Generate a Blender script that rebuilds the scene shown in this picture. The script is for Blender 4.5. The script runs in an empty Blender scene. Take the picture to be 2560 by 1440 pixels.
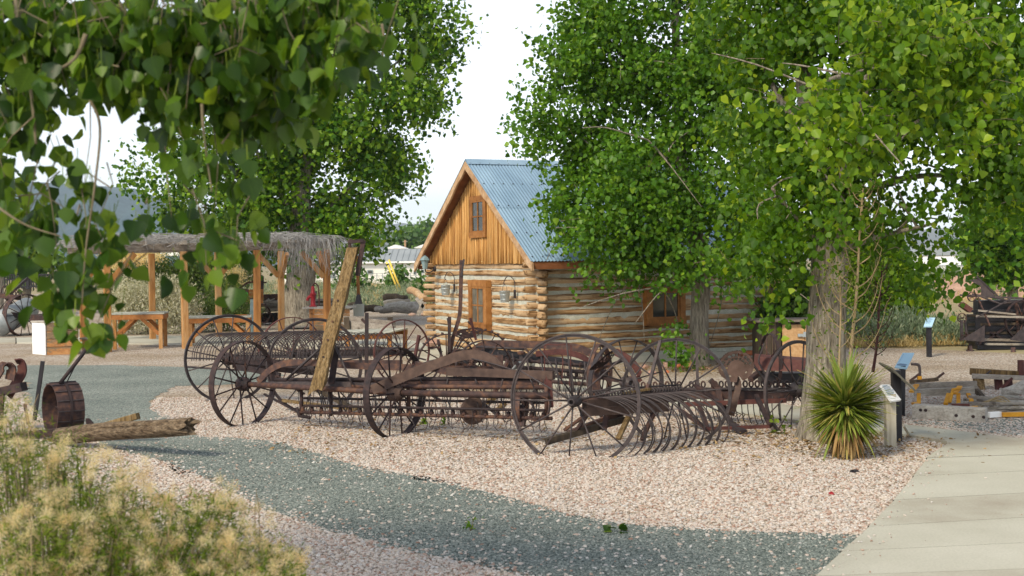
import bpy, math, random
import numpy as np
from mathutils import Vector, Matrix, Quaternion
random.seed(7); np.random.seed(7)
RNG = np.random.default_rng(11)
SC = bpy.context.scene
COL = SC.collection
PI = math.pi

# ---------------------------------------------------------------- camera, sky, sun, exposure
FOC, CAMH, PITCH, ROLL = 3200.0, 1.9, math.atan(65/3200), 0.013
cp, sp_ = math.cos(PITCH), math.sin(PITCH)
FWD, UP = Vector((0, cp, -sp_)), Vector((0, sp_, cp))
XV = Vector((1, 0, 0))
CR = math.cos(ROLL)*XV - math.sin(ROLL)*UP
CU = math.sin(ROLL)*XV + math.cos(ROLL)*UP
cam_data = bpy.data.cameras.new('camera')
cam = bpy.data.objects.new('camera', cam_data); COL.objects.link(cam)
cam.matrix_world = Matrix(((CR.x, CU.x, -FWD.x, 0), (CR.y, CU.y, -FWD.y, 0), (CR.z, CU.z, -FWD.z, CAMH), (0, 0, 0, 1)))
cam_data.sensor_width = 36; cam_data.lens = 36*FOC/2560
cam_data.clip_start = 0.1; cam_data.clip_end = 20000
cam_data.dof.use_dof = True; cam_data.dof.focus_distance = 17.0; cam_data.dof.aperture_fstop = 4.5
SC.camera = cam
SC.render.resolution_x, SC.render.resolution_y = 1024, 576

SUN_EL, SUN_AZ = math.radians(42), math.radians(215)       # azimuth measured clockwise from +Y: sun behind the camera, to the left
world = bpy.data.worlds.new('World'); SC.world = world; world.use_nodes = True
wn, wl = world.node_tree.nodes, world.node_tree.links
sky = wn.new('ShaderNodeTexSky'); sky.sky_type = 'NISHITA'; sky.sun_disc = False
sky.sun_elevation = SUN_EL; sky.sun_rotation = SUN_AZ
sky.altitude = 1700; sky.air_density = 1.0; sky.dust_density = 2.0; sky.ozone_density = 1.0
hs = wn.new('ShaderNodeHueSaturation'); hs.inputs['Saturation'].default_value = 0.3
bg = wn['Background']; bg.inputs['Strength'].default_value = 0.14
wl.new(sky.outputs[0], hs.inputs['Color']); wl.new(hs.outputs[0], bg.inputs['Color'])
sd = bpy.data.lights.new('sun', 'SUN'); sd.energy = 2.0; sd.angle = math.radians(10); sd.color = (1, 0.87, 0.65)
sun = bpy.data.objects.new('sun', sd); COL.objects.link(sun)
sdir = Vector((math.sin(SUN_AZ)*math.cos(SUN_EL), math.cos(SUN_AZ)*math.cos(SUN_EL), math.sin(SUN_EL)))
sun.rotation_euler = sdir.to_track_quat('Z', 'Y').to_euler()
sun.location = (-20, -30, 40)
SC.view_settings.view_transform = 'Standard'; SC.view_settings.look = 'None'
SC.view_settings.exposure = 0.9; SC.view_settings.gamma = 1.0; SC.view_settings.use_curve_mapping = False
SC.cycles.max_bounces = 8; SC.cycles.transparent_max_bounces = 8; SC.cycles.volume_bounces = 0
SC.cycles.use_denoising = True

# ---------------------------------------------------------------- pixel helpers (photo pixels 2560x1440 -> world points)
def ray(px, py):
    u, v = (px-1280)/FOC, (720-py)/FOC
    ut = u*math.cos(ROLL)+v*math.sin(ROLL); vt = -u*math.sin(ROLL)+v*math.cos(ROLL)
    return XV*ut + FWD + UP*vt
def P(px, py, Y):
    d = ray(px, py); t = Y/d.y
    return Vector((d.x*t, Y, CAMH+d.z*t))
def G(px, py, z=0.0):
    d = ray(px, py); t = (z-CAMH)/d.z
    return Vector((d.x*t, d.y*t, z))

# ---------------------------------------------------------------- object helpers
def tag(o, label=None, cat=None, group=None, kind=None):
    if label: o['label'] = label
    if cat: o['category'] = cat
    if group: o['group'] = group
    if kind: o['kind'] = kind
    return o
def thing(name, label, cat, loc=(0, 0, 0), rz=0, group=None):
    o = bpy.data.objects.new(name, None); COL.objects.link(o)
    o.empty_display_size = 0.2
    o.location = loc; o.rotation_euler = (0, 0, rz)
    return tag(o, label, cat, group)
def link(name, me, parent=None, loc=None):
    o = bpy.data.objects.new(name, me); COL.objects.link(o)
    if parent is not None: o.parent = parent
    if loc is not None: o.location = loc
    return o
def copy_tree(o, parent=None, top=True):
    c = o.copy(); COL.objects.link(c)
    if parent is not None: c.parent = parent
    for ch in list(o.children): copy_tree(ch, c, False)
    return c

class MB:
    """collects geometry; build() links it as ONE mesh object (coordinates minus org)"""
    def __init__(s): s.v = []; s.f = []
    def add(s, vs, fs):
        n = len(s.v); s.v += [tuple(a) for a in vs]; s.f += [tuple(i+n for i in f) for f in fs]; return s
    def box(s, c, size, rz=0, mat=None):
        x, y, z = [a/2 for a in size]; c = Vector(c)
        vs = [Vector((a*x, b*y, d*z)) for a in (-1, 1) for b in (-1, 1) for d in (-1, 1)]
        M = mat if mat is not None else Matrix.Rotation(rz, 3, 'Z')
        return s.add([M @ v + c for v in vs], [(0, 1, 3, 2), (4, 6, 7, 5), (0, 4, 5, 1), (2, 3, 7, 6), (0, 2, 6, 4), (1, 5, 7, 3)])
    def beam(s, a, b, w, h=None, up=(0, 0, 1), taper=1.0, chamfer=0.0):
        a, b = Vector(a), Vector(b); h = h or w
        d = (b-a).normalized(); u = Vector(up)
        if abs(d.dot(u)) > .98: u = Vector((0, 1, 0)) if abs(d.y) < .9 else Vector((1, 0, 0))
        r = d.cross(u).normalized(); u = r.cross(d).normalized()
        if chamfer:
            k = chamfer
            prof = [(-w/2+k, -h/2), (w/2-k, -h/2), (w/2, -h/2+k), (w/2, h/2-k), (w/2-k, h/2), (-w/2+k, h/2), (-w/2, h/2-k), (-w/2, -h/2+k)]
        else: prof = [(-w/2, -h/2), (w/2, -h/2), (w/2, h/2), (-w/2, h/2)]
        n = len(prof)
        vs = [a+r*p+u*q for p, q in prof]+[b+(r*p+u*q)*taper for p, q in prof]
        fs = [(i, (i+1) % n, n+(i+1) % n, n+i) for i in range(n)]+[tuple(range(n))[::-1], tuple(range(n, 2*n))]
        return s.add(vs, fs)
    def tube(s, pts, rad, n=6, caps=True, flat=None):
        pts = [Vector(p) for p in pts]; m = len(pts)
        rad = [rad]*m if isinstance(rad, (int, float)) else list(rad)
        vs = []; prev = None
        for i, p in enumerate(pts):
            d = (pts[min(i+1, m-1)]-pts[max(i-1, 0)])
            d = d.normalized() if d.length > 1e-9 else Vector((0, 0, 1))
            if prev is None:
                u = Vector((0, 0, 1)) if abs(d.z) < .9 else Vector((1, 0, 0))
                r = d.cross(u).normalized()
            else:
                r = (prev - d*prev.dot(d)); r = r.normalized() if r.length > 1e-6 else d.orthogonal().normalized()
            prev = r; u = d.cross(r)
            for k in range(n):
                a = 2*PI*k/n
                vs.append(p+(r*math.cos(a)+u*math.sin(a))*rad[i])
        fs = [(i*n+k, i*n+(k+1) % n, (i+1)*n+(k+1) % n, (i+1)*n+k) for i in range(m-1) for k in range(n)]
        if caps: fs += [tuple(range(n))[::-1], tuple(range((m-1)*n, m*n))]
        return s.add(vs, fs)
    def strip(s, pts, w, t, wdir):
        """flat bar following pts; w along wdir, t thickness normal to it"""
        pts = [Vector(p) for p in pts]; wd = Vector(wdir).normalized(); m = len(pts); vs = []
        for i, p in enumerate(pts):
            d = (pts[min(i+1, m-1)]-pts[max(i-1, 0)]).normalized()
            nn = d.cross(wd).normalized(); ww = nn.cross(d).normalized()
            for a, b in ((-1, -1), (1, -1), (1, 1), (-1, 1)): vs.append(p+ww*(a*w/2)+nn*(b*t/2))
        fs = [(i*4+k, i*4+(k+1) % 4, i*4+4+(k+1) % 4, i*4+4+k) for i in range(m-1) for k in range(4)]
        fs += [(3, 2, 1, 0), tuple((m-1)*4+k for k in range(4))]
        return s.add(vs, fs)
    def lathe(s, prof, n=16, axis='Z', c=(0, 0, 0), M=None):
        c = Vector(c); vs = []
        for r, h in prof:
            for k in range(n):
                a = 2*PI*k/n; v = Vector((r*math.cos(a), r*math.sin(a), h))
                if axis == 'Y': v = Vector((v.x, v.z, v.y))
                if axis == 'X': v = Vector((v.z, v.x, v.y))
                if M is not None: v = M @ v
                vs.append(v+c)
        m = len(prof)
        fs = [(i*n+k, i*n+(k+1) % n, (i+1)*n+(k+1) % n, (i+1)*n+k) for i in range(m-1) for k in range(n)]
        if prof[0][0] > 1e-6: fs.append(tuple(range(n))[::-1])
        if prof[-1][0] > 1e-6: fs.append(tuple(range((m-1)*n, m*n)))
        return s.add(vs, fs)
    def poly(s, pts, z0, z1):
        n = len(pts)
        return s.add([(x, y, z0) for x, y in pts]+[(x, y, z1) for x, y in pts],
                     [tuple(range(n, 2*n)), tuple(range(n))[::-1]]+[(i, (i+1) % n, n+(i+1) % n, n+i) for i in range(n)])
    def mesh(s, name, m=None, smooth=False, org=(0, 0, 0)):
        me = bpy.data.meshes.new(name)
        o = Vector(org)
        me.from_pydata([(x-o.x, y-o.y, z-o.z) for x, y, z in s.v], [], s.f)
        if m is not None: me.materials.append(m)
        if smooth: me.shade_smooth()
        me.update()
        return me
    def build(s, name, m=None, parent=None, smooth=False, local=False):
        """world-space geometry is turned into the parent's space (parents are unrotated unless local=True)"""
        org = (0, 0, 0)
        if parent is not None and not local:
            q = parent
            org = Vector((0, 0, 0))
            while q is not None: org = org+q.location; q = q.parent
        return link(name, s.mesh(name, m, smooth, org), parent)
    def build_top(s, name, m, label, cat, org=None, group=None, smooth=False, kind=None):
        if org is None:
            a = np.array(s.v); org = (a[:, 0].mean(), a[:, 1].mean(), a[:, 2].min())
        o = link(name, s.mesh(name, m, smooth, org), None, org)
        return tag(o, label, cat, group, kind)

def smoothpts(pts, sub=5, closed=False):
    pts = [Vector(p) for p in pts]; n = len(pts); out = []
    for i in range(n-1):
        p0, p1, p2, p3 = pts[max(i-1, 0)], pts[i], pts[i+1], pts[min(i+2, n-1)]
        for k in range(sub):
            t = k/sub
            out.append(0.5*((2*p1)+(p2-p0)*t+(2*p0-5*p1+4*p2-p3)*t*t+(3*p1-p0-3*p2+p3)*t**3))
    out.append(pts[-1]); return out

# ---------------------------------------------------------------- materials
def newmat(name):
    m = bpy.data.materials.new(name); m.use_nodes = True
    nt = m.node_tree; b = nt.nodes['Principled BSDF']
    return m, nt.nodes, nt.links, b
def ramp(n, stops):
    r = n.new('ShaderNodeValToRGB'); e = r.color_ramp.elements
    while len(e) < len(stops): e.new(0.5)
    for i, (p, c) in enumerate(stops): e[i].position = p; e[i].color = (*c, 1)
    return r
def noise(n, l, scale, detail=4, coord=None, stretch=None, rough=.55):
    t = n.new('ShaderNodeTexNoise'); t.inputs['Scale'].default_value = scale; t.inputs['Detail'].default_value = detail
    t.inputs['Roughness'].default_value = rough
    c = coord if coord is not None else n.new('ShaderNodeTexCoord').outputs['Object']
    if stretch:
        mp = n.new('ShaderNodeMapping'); mp.inputs['Scale'].default_value = stretch; l.new(c, mp.inputs['Vector']); c = mp.outputs[0]
    l.new(c, t.inputs['Vector'])
    return t
def bump(n, l, b, h, strength=.4, dist=.02):
    bp = n.new('ShaderNodeBump'); bp.inputs['Strength'].default_value = strength; bp.inputs['Distance'].default_value = dist
    l.new(h, bp.inputs['Height']); l.new(bp.outputs[0], b.inputs['Normal'])
def simple(name, stops, scale=8, stretch=None, rough=.8, bmp=.3, dist=.01, metal=0, objvar=0.0, spec=.3, detail=5, fine=None):
    """noise-ramped colour; objvar shifts the value from one object to the next"""
    m, n, l, b = newmat(name)
    t = noise(n, l, scale, detail, stretch=stretch)
    fac = t.outputs['Fac']
    r = ramp(n, stops)
    if objvar:
        oi = n.new('ShaderNodeObjectInfo'); ma = n.new('ShaderNodeMath'); ma.operation = 'MULTIPLY_ADD'
        ma.inputs[1].default_value = objvar; l.new(oi.outputs['Random'], ma.inputs[0])
        sb = n.new('ShaderNodeMath'); sb.operation = 'SUBTRACT'; l.new(fac, sb.inputs[0]); sb.inputs[1].default_value = objvar/2
        l.new(sb.outputs[0], ma.inputs[2]); fac = ma.outputs[0]
    l.new(fac, r.inputs[0]); col = r.outputs[0]
    if fine:
        t2 = noise(n, l, fine[0], 3, stretch=stretch)
        mx = n.new('ShaderNodeMix'); mx.data_type = 'RGBA'; mx.blend_type = 'MULTIPLY'; mx.inputs[0].default_value = 1
        r2 = ramp(n, [(.3, (fine[1],)*3), (.6, (1, 1, 1))]); l.new(t2.outputs['Fac'], r2.inputs[0])
        l.new(col, mx.inputs[6]); l.new(r2.outputs[0], mx.inputs[7]); col = mx.outputs[2]
    l.new(col, b.inputs['Base Color'])
    b.inputs['Roughness'].default_value = rough; b.inputs['Metallic'].default_value = metal
    b.inputs['Specular IOR Level'].default_value = spec
    if bmp: bump(n, l, b, t.outputs['Fac'], bmp, dist)
    return m
def leafmat(name, stops, trans=.35, rough=.45, spec=.35):
    m, n, l, b = newmat(name)
    at = n.new('ShaderNodeAttribute'); at.attribute_name = 'var'
    oi = n.new('ShaderNodeObjectInfo'); ad = n.new('ShaderNodeMath'); ad.operation = 'ADD'
    l.new(at.outputs['Fac'], ad.inputs[0]); l.new(oi.outputs['Random'], ad.inputs[1])
    fr = n.new('ShaderNodeMath'); fr.operation = 'FRACT'; l.new(ad.outputs[0], fr.inputs[0])
    r = ramp(n, stops); l.new(fr.outputs[0], r.inputs[0])
    l.new(r.outputs[0], b.inputs['Base Color']); b.inputs['Roughness'].default_value = rough; b.inputs['Specular IOR Level'].default_value = spec
    tr = n.new('ShaderNodeBsdfTranslucent'); ga = n.new('ShaderNodeMix'); ga.data_type = 'RGBA'; ga.blend_type = 'MULTIPLY'; ga.inputs[0].default_value = 1
    l.new(r.outputs[0], ga.inputs[6]); ga.inputs[7].default_value = (1.5, 1.35, .6, 1); l.new(ga.outputs[2], tr.inputs['Color'])
    mx = n.new('ShaderNodeMixShader'); mx.inputs[0].default_value = trans
    l.new(b.outputs[0], mx.inputs[1]); l.new(tr.outputs[0], mx.inputs[2]); l.new(mx.outputs[0], n['Material Output'].inputs['Surface'])
    return m

M = {}
M['rust'] = simple('rusty_iron', [(.25, (.016, .011, .013)), (.48, (.038, .022, .022)), (.62, (.066, .035, .03)), (.8, (.13, .062, .036))], 14, rough=.72, bmp=.25, dist=.004, objvar=.35, spec=.35)
M['rust_grey'] = simple('weathered_dark_iron', [(.25, (.02, .015, .017)), (.55, (.045, .034, .036)), (.8, (.085, .062, .058))], 16, rough=.6, bmp=.2, dist=.003, objvar=.3, spec=.45)
M['rust_tan'] = simple('pale_rusted_bar', [(.25, (.042, .027, .024)), (.55, (.082, .052, .042)), (.8, (.135, .086, .066))], 10, rough=.8, bmp=.2, dist=.004, objvar=.2)
M['seat_iron'] = simple('pale_rusty_seat', [(.25, (.10, .062, .05)), (.55, (.18, .115, .095)), (.8, (.25, .17, .145))], 9, rough=.8, bmp=.2, dist=.003)
M['red_iron'] = simple('faded_red_iron', [(.25, (.05, .018, .017)), (.55, (.088, .03, .026)), (.8, (.125, .055, .043))], 12, rough=.75, bmp=.2, dist=.004, objvar=.2)
M['red_paint'] = simple('red_pump_paint', [(.3, (.22, .008, .014)), (.7, (.33, .02, .028))], 9, rough=.5, bmp=.1)
def log_mat(name, st):
    m, n, l, b = newmat(name)
    oi = n.new('ShaderNodeObjectInfo')
    co = n.new('ShaderNodeTexCoord').outputs['Object']
    off = n.new('ShaderNodeVectorMath'); off.operation = 'MULTIPLY_ADD'; off.inputs[1].default_value = (0, 0, 0)
    sc = n.new('ShaderNodeVectorMath'); sc.operation = 'SCALE'; sc.inputs[0].default_value = (17, 31, 23); l.new(oi.outputs['Random'], sc.inputs['Scale'])
    ad = n.new('ShaderNodeVectorMath'); ad.operation = 'ADD'; l.new(co, ad.inputs[0]); l.new(sc.outputs[0], ad.inputs[1]); co = ad.outputs[0]
    t = noise(n, l, 4.5, 7, co, stretch=tuple(.5 if v < 1 else 2.2 for v in st))
    ma = n.new('ShaderNodeMath'); ma.operation = 'MULTIPLY_ADD'; ma.inputs[1].default_value = .34; l.new(oi.outputs['Random'], ma.inputs[0])
    sb = n.new('ShaderNodeMath'); sb.operation = 'SUBTRACT'; sb.inputs[1].default_value = .17; l.new(t.outputs['Fac'], sb.inputs[0]); l.new(sb.outputs[0], ma.inputs[2])
    r = ramp(n, [(.2, (.15, .08, .035)), (.38, (.30, .18, .085)), (.55, (.43, .29, .165)), (.72, (.51, .375, .235)), (.9, (.58, .47, .33))]); l.new(ma.outputs[0], r.inputs[0])
    ck = noise(n, l, 7, 3, co, stretch=tuple(.16 if v < 1 else 4.5 for v in st), rough=.45); rk = ramp(n, [(.33, (.34, .28, .23)), (.40, (.88, .86, .84)), (.5, (1, 1, 1))]); l.new(ck.outputs['Fac'], rk.inputs[0])
    pt = noise(n, l, 11, 5, co, stretch=tuple(.6 if v < 1 else 1.2 for v in st)); rp_ = ramp(n, [(.3, (.62, .5, .4)), (.45, (1, 1, 1)), (.66, (1, 1, 1)), (.74, (1.15, 1.15, 1.1))]); l.new(pt.outputs['Fac'], rp_.inputs[0])
    c = r.outputs[0]
    for q in (rk, rp_):
        mx = n.new('ShaderNodeMix'); mx.data_type = 'RGBA'; mx.blend_type = 'MULTIPLY'; mx.inputs[0].default_value = 1
        l.new(c, mx.inputs[6]); l.new(q.outputs[0], mx.inputs[7]); c = mx.outputs[2]
    l.new(c, b.inputs['Base Color']); b.inputs['Roughness'].default_value = .95; b.inputs['Specular IOR Level'].default_value = .1
    hh = n.new('ShaderNodeMath'); hh.operation = 'ADD'; l.new(t.outputs['Fac'], hh.inputs[0]); l.new(rk.outputs[0], hh.inputs[1])
    bump(n, l, b, hh.outputs[0], .8, .025)
    return m
M['log'] = log_mat('weathered_log', (.3, 3, 3)); M['log_y'] = log_mat('weathered_log_end_wall', (3, .3, 3))
M['chink'] = simple('lime_chinking', [(.3, (.38, .385, .32)), (.7, (.54, .54, .47))], 6, rough=.95, bmp=.5, dist=.01, fine=(40, .8))
M['gboard'] = simple('honey_board', [(.2, (.22, .095, .025)), (.42, (.43, .215, .06)), (.65, (.58, .33, .115)), (.9, (.68, .44, .2))], 5, stretch=(4, 4, .35), rough=.75, bmp=.4, dist=.006, objvar=.3, spec=.25, fine=(22, .7))
M['trim'] = simple('brown_window_trim', [(.25, (.17, .066, .015)), (.55, (.30, .125, .03)), (.85, (.40, .19, .06))], 4, stretch=(2, 2, 2), rough=.65, bmp=.3, dist=.004, objvar=.25, spec=.3, fine=(20, .8))
M['barge'] = simple('raw_edge_board', [(.25, (.30, .16, .075)), (.55, (.50, .33, .19)), (.85, (.62, .47, .32))], 5, stretch=(1, 1, 1), rough=.85, bmp=.5, dist=.01, objvar=.2, fine=(25, .7))
M['fascia'] = simple('red_brown_fascia', [(.3, (.15, .05, .017)), (.7, (.27, .105, .04))], 5, rough=.8, objvar=.2)
M['post'] = simple('ramada_post', [(.2, (.24, .10, .028)), (.5, (.42, .20, .062)), (.85, (.52, .34, .17))], 4, stretch=(3, 3, .4), rough=.8, bmp=.4, dist=.006, objvar=.35, fine=(25, .75))
M['greywood'] = simple('grey_weathered_wood', [(.25, (.13, .105, .085)), (.5, (.25, .215, .18)), (.8, (.37, .335, .29))], 5, stretch=(1, 1, 3), rough=.9, bmp=.5, dist=.008, objvar=.35, fine=(24, .65))
M['silverwood'] = simple('silver_driftwood', [(.25, (.25, .22, .18)), (.55, (.42, .385, .34)), (.85, (.58, .55, .5))], 4, stretch=(1, 3, 3), rough=.9, bmp=.6, dist=.01, objvar=.3, fine=(20, .65))
M['palewood'] = simple('grey_green_deck_board', [(.25, (.30, .31, .27)), (.6, (.45, .46, .40)), (.85, (.55, .55, .48))], 5, rough=.85, bmp=.3, dist=.004, objvar=.35, fine=(30, .8))
M['timber'] = simple('golden_old_timber', [(.2, (.055, .032, .016)), (.42, (.16, .10, .04)), (.62, (.26, .175, .08)), (.85, (.35, .27, .16))], 5, stretch=(6, 6, .4), rough=.9, bmp=1, dist=.03, objvar=.2, fine=(16, .35))
M['splitlog'] = simple('grey_split_log', [(.25, (.035, .022, .014)), (.42, (.13, .09, .055)), (.62, (.235, .175, .115)), (.85, (.34, .27, .19))], 5, stretch=(.45, 4, 6), rough=.95, bmp=1, dist=.04, fine=(14, .35))
M['boxwood'] = simple('patchy_crate_plank', [(.3, (.12, .085, .055)), (.48, (.24, .165, .095)), (.6, (.42, .19, .065)), (.8, (.5, .28, .12))], 3, stretch=(1, 1, 3), rough=.85, bmp=.4, dist=.006, objvar=.3, fine=(24, .7))
M['orangewood'] = simple('orange_stained_wood', [(.3, (.28, .10, .025)), (.7, (.46, .20, .06))], 5, rough=.75, objvar=.25, fine=(24, .8))
M['darkwood'] = simple('dark_shed_board', [(.3, (.028, .022, .017)), (.6, (.07, .052, .036)), (.85, (.12, .09, .06))], 5, stretch=(4, 4, .6), rough=.9, bmp=.4, dist=.006, objvar=.3)
M['ply'] = simple('orange_chipboard', [(.3, (.36, .20, .09)), (.55, (.48, .30, .15)), (.8, (.56, .38, .22))], 20, rough=.85, bmp=.3, dist=.004)
M['white'] = simple('white_paint', [(.3, (.74, .75, .76)), (.7, (.84, .84, .84))], 5, rough=.6, bmp=.05)
M['black'] = simple('black_paint', [(.3, (.012, .011, .014)), (.7, (.022, .02, .025))], 8, rough=.45, bmp=.05)
M['yellow'] = simple('yellow_iron_paint', [(.3, (.42, .18, .015)), (.6, (.62, .30, .02)), (.8, (.4, .14, .02))], 9, rough=.6, bmp=.2, objvar=.2)
M['yellow_pole'] = simple('yellow_pole_paint', [(.3, (.7, .5, .06)), (.7, (.8, .58, .12))], 5, rough=.6, bmp=0)
M['galv'] = simple('galvanised_steel', [(.3, (.36, .40, .41)), (.7, (.52, .56, .57))], 25, rough=.42, bmp=.1, dist=.003, metal=.7)
M['tank'] = simple('dull_grey_tank', [(.3, (.24, .27, .28)), (.7, (.42, .45, .46))], 6, rough=.55, bmp=.1, metal=.4)
M['stake'] = simple('blue_grey_post_paint', [(.3, (.13, .20, .22)), (.7, (.22, .30, .31))], 8, rough=.6)
M['cement'] = simple('pale_concrete', [(.3, (.33, .30, .24)), (.5, (.44, .43, .36)), (.8, (.51, .50, .43))], .9, rough=.9, bmp=.15, dist=.004, objvar=.25, fine=(60, .86))
M['bark'] = simple('cottonwood_bark', [(.3, (.12, .10, .075)), (.48, (.27, .235, .185)), (.62, (.38, .34, .275)), (.85, (.47, .43, .36))], 9, stretch=(3.5, 3.5, .45), rough=.95, bmp=1.0, dist=.05, spec=.1, fine=(30, .6))
M['twig'] = simple('pale_twig', [(.3, (.11, .09, .055)), (.7, (.24, .2, .13))], 10, rough=.9)
M['pale_sapling'] = simple('bare_sapling_bark', [(.3, (.24, .17, .08)), (.7, (.40, .31, .18))], 10, rough=.8)
M['brush'] = simple('grey_brush_twig', [(.3, (.17, .165, .16)), (.6, (.34, .335, .33)), (.85, (.52, .52, .52))], 6, rough=.95, bmp=0)
M['glass'] = simple('dark_window_glass', [(.35, (.018, .02, .018)), (.65, (.06, .06, .05))], 3, rough=.06, bmp=0, spec=.6)
M['dullglass'] = simple('curtained_glass', [(.35, (.07, .066, .055)), (.65, (.15, .14, .115))], 5, rough=.12, bmp=0, spec=.6)
GREEN = [(0, (.024, .08, .004)), (.4, (.064, .168, .007)), (.75, (.115, .24, .012)), (1, (.22, .35, .025))]
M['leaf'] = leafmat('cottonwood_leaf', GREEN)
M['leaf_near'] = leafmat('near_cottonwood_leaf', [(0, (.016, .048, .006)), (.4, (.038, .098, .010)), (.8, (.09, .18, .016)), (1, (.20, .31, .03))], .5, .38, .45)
def veined(name, base):
    m = base.copy(); m.name = name; n, l = m.node_tree.nodes, m.node_tree.links
    b = n['Principled BSDF']; src = b.inputs['Base Color'].links[0].from_socket
    co = n.new('ShaderNodeTexCoord').outputs['Object']; sx = n.new('ShaderNodeSeparateXYZ'); l.new(co, sx.inputs[0])
    ab = n.new('ShaderNodeMath'); ab.operation = 'ABSOLUTE'; l.new(sx.outputs['X'], ab.inputs[0])
    v = n.new('ShaderNodeMath'); v.operation = 'MULTIPLY_ADD'; v.inputs[1].default_value = -.8; l.new(ab.outputs[0], v.inputs[0]); l.new(sx.outputs['Y'], v.inputs[2])
    w = n.new('ShaderNodeMath'); w.operation = 'PINGPONG'; w.inputs[1].default_value = .08; l.new(v.outputs[0], w.inputs[0])
    w2 = n.new('ShaderNodeMath'); w2.operation = 'MULTIPLY'; w2.inputs[1].default_value = 1.6; l.new(w.outputs[0], w2.inputs[0])
    mn = n.new('ShaderNodeMath'); mn.operation = 'MINIMUM'; l.new(ab.outputs[0], mn.inputs[0]); l.new(w2.outputs[0], mn.inputs[1])
    r = ramp(n, [(.008, (1.7, 1.55, 1.3)), (.03, (1, 1, 1))]); l.new(mn.outputs[0], r.inputs[0])
    t = noise(n, l, 3, 4, co); r2 = ramp(n, [(.3, (.7, .75, .7)), (.6, (1.05, 1.03, 1))]); l.new(t.outputs['Fac'], r2.inputs[0])
    c = src
    for q in (r, r2):
        mx = n.new('ShaderNodeMix'); mx.data_type = 'RGBA'; mx.blend_type = 'MULTIPLY'; mx.inputs[0].default_value = 1
        l.new(c, mx.inputs[6]); l.new(q.outputs[0], mx.inputs[7]); c = mx.outputs[2]
    l.new(c, b.inputs['Base Color'])
    return m
M['leaf_vein'] = veined('veined_cottonwood_leaf', M['leaf_near'])
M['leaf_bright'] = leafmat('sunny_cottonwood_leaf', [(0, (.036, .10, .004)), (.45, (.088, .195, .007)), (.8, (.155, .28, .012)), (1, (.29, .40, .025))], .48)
M['leaf_far'] = leafmat('far_tree_leaf', [(0, (.03, .085, .012)), (.6, (.075, .165, .025)), (1, (.15, .25, .05))], .3)
M['leaf_juniper'] = leafmat('bushy_green_leaf', [(0, (.03, .07, .01)), (.6, (.07, .14, .02)), (1, (.14, .2, .035))], .3)
M['sage'] = leafmat('sagebrush_leaf', [(0, (.10, .15, .085)), (.5, (.19, .25, .16)), (1, (.30, .34, .23))], .2, .8, .1)
M['dry'] = leafmat('dry_grass_blade', [(0, (.24, .19, .075)), (.5, (.42, .31, .13)), (1, (.55, .45, .24))], .25, .8, .1)
M['rabbit_green'] = leafmat('rabbitbrush_leaf', [(0, (.04, .085, .007)), (.5, (.10, .165, .014)), (1, (.21, .28, .035))], .35, .6, .2)
M['fluff'] = leafmat('seed_fluff', [(0, (.52, .37, .21)), (.25, (.70, .60, .44)), (1, (.82, .77, .65))], .55, .9, .05)
M['palebush'] = leafmat('pale_brush_leaf', [(0, (.27, .29, .19)), (.5, (.44, .44, .33)), (1, (.58, .56, .45))], .25, .9, .05)
M['yucca'] = leafmat('yucca_blade', [(0, (.10, .17, .02)), (.5, (.19, .26, .04)), (.85, (.32, .35, .08)), (1, (.45, .37, .11))], .25, .5, .3)
M['yucca_dry'] = leafmat('dead_yucca_blade', [(0, (.19, .105, .035)), (.5, (.29, .175, .065)), (1, (.38, .27, .12))], .15, .7, .2)

# ---------------------------------------------------------------- leaf clouds
LEAF10 = np.array([(0, 0, .0), (.30, .02, .06), (.48, .20, .10), (.45, .42, .10), (.27, .72, .05), (0, 1.04, -.10), (-.27, .72, .05), (-.45, .42, .10), (-.48, .20, .10), (-.30, .02, .06)], float)
LF10 = [(0, 1, 2, 3, 4, 5), (0, 5, 6, 7, 8, 9)]
LEAF6 = np.array([(0, 0, 0), (.46, .22, .10), (.40, .55, .10), (0, 1.0, -.06), (-.40, .55, .10), (-.46, .22, .10)], float)   # heart-like, folded on the midrib
LF6 = np.array([(0, 1, 2, 3), (0, 3, 4, 5)])
LEAF4 = np.array([(0, 0, 0), (.42, .45, .10), (0, 1.0, 0), (-.42, .45, .10)], float)
LF4 = np.array([(0, 1, 2, 3)])
BLADE = np.array([(-.5, 0, 0), (.5, 0, 0), (.28, .6, .05), (0, 1, .16), (-.28, .6, .05)], float)
BF = np.array([(0, 1, 2, 3, 4)])
def unit(a): return a/np.maximum(np.linalg.norm(a, axis=1, keepdims=True), 1e-9)
def frames(tips, nrm):
    y = unit(tips); z = nrm-(nrm*y).sum(1, keepdims=True)*y; z = unit(z); x = np.cross(y, z)
    return x, y, z
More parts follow.
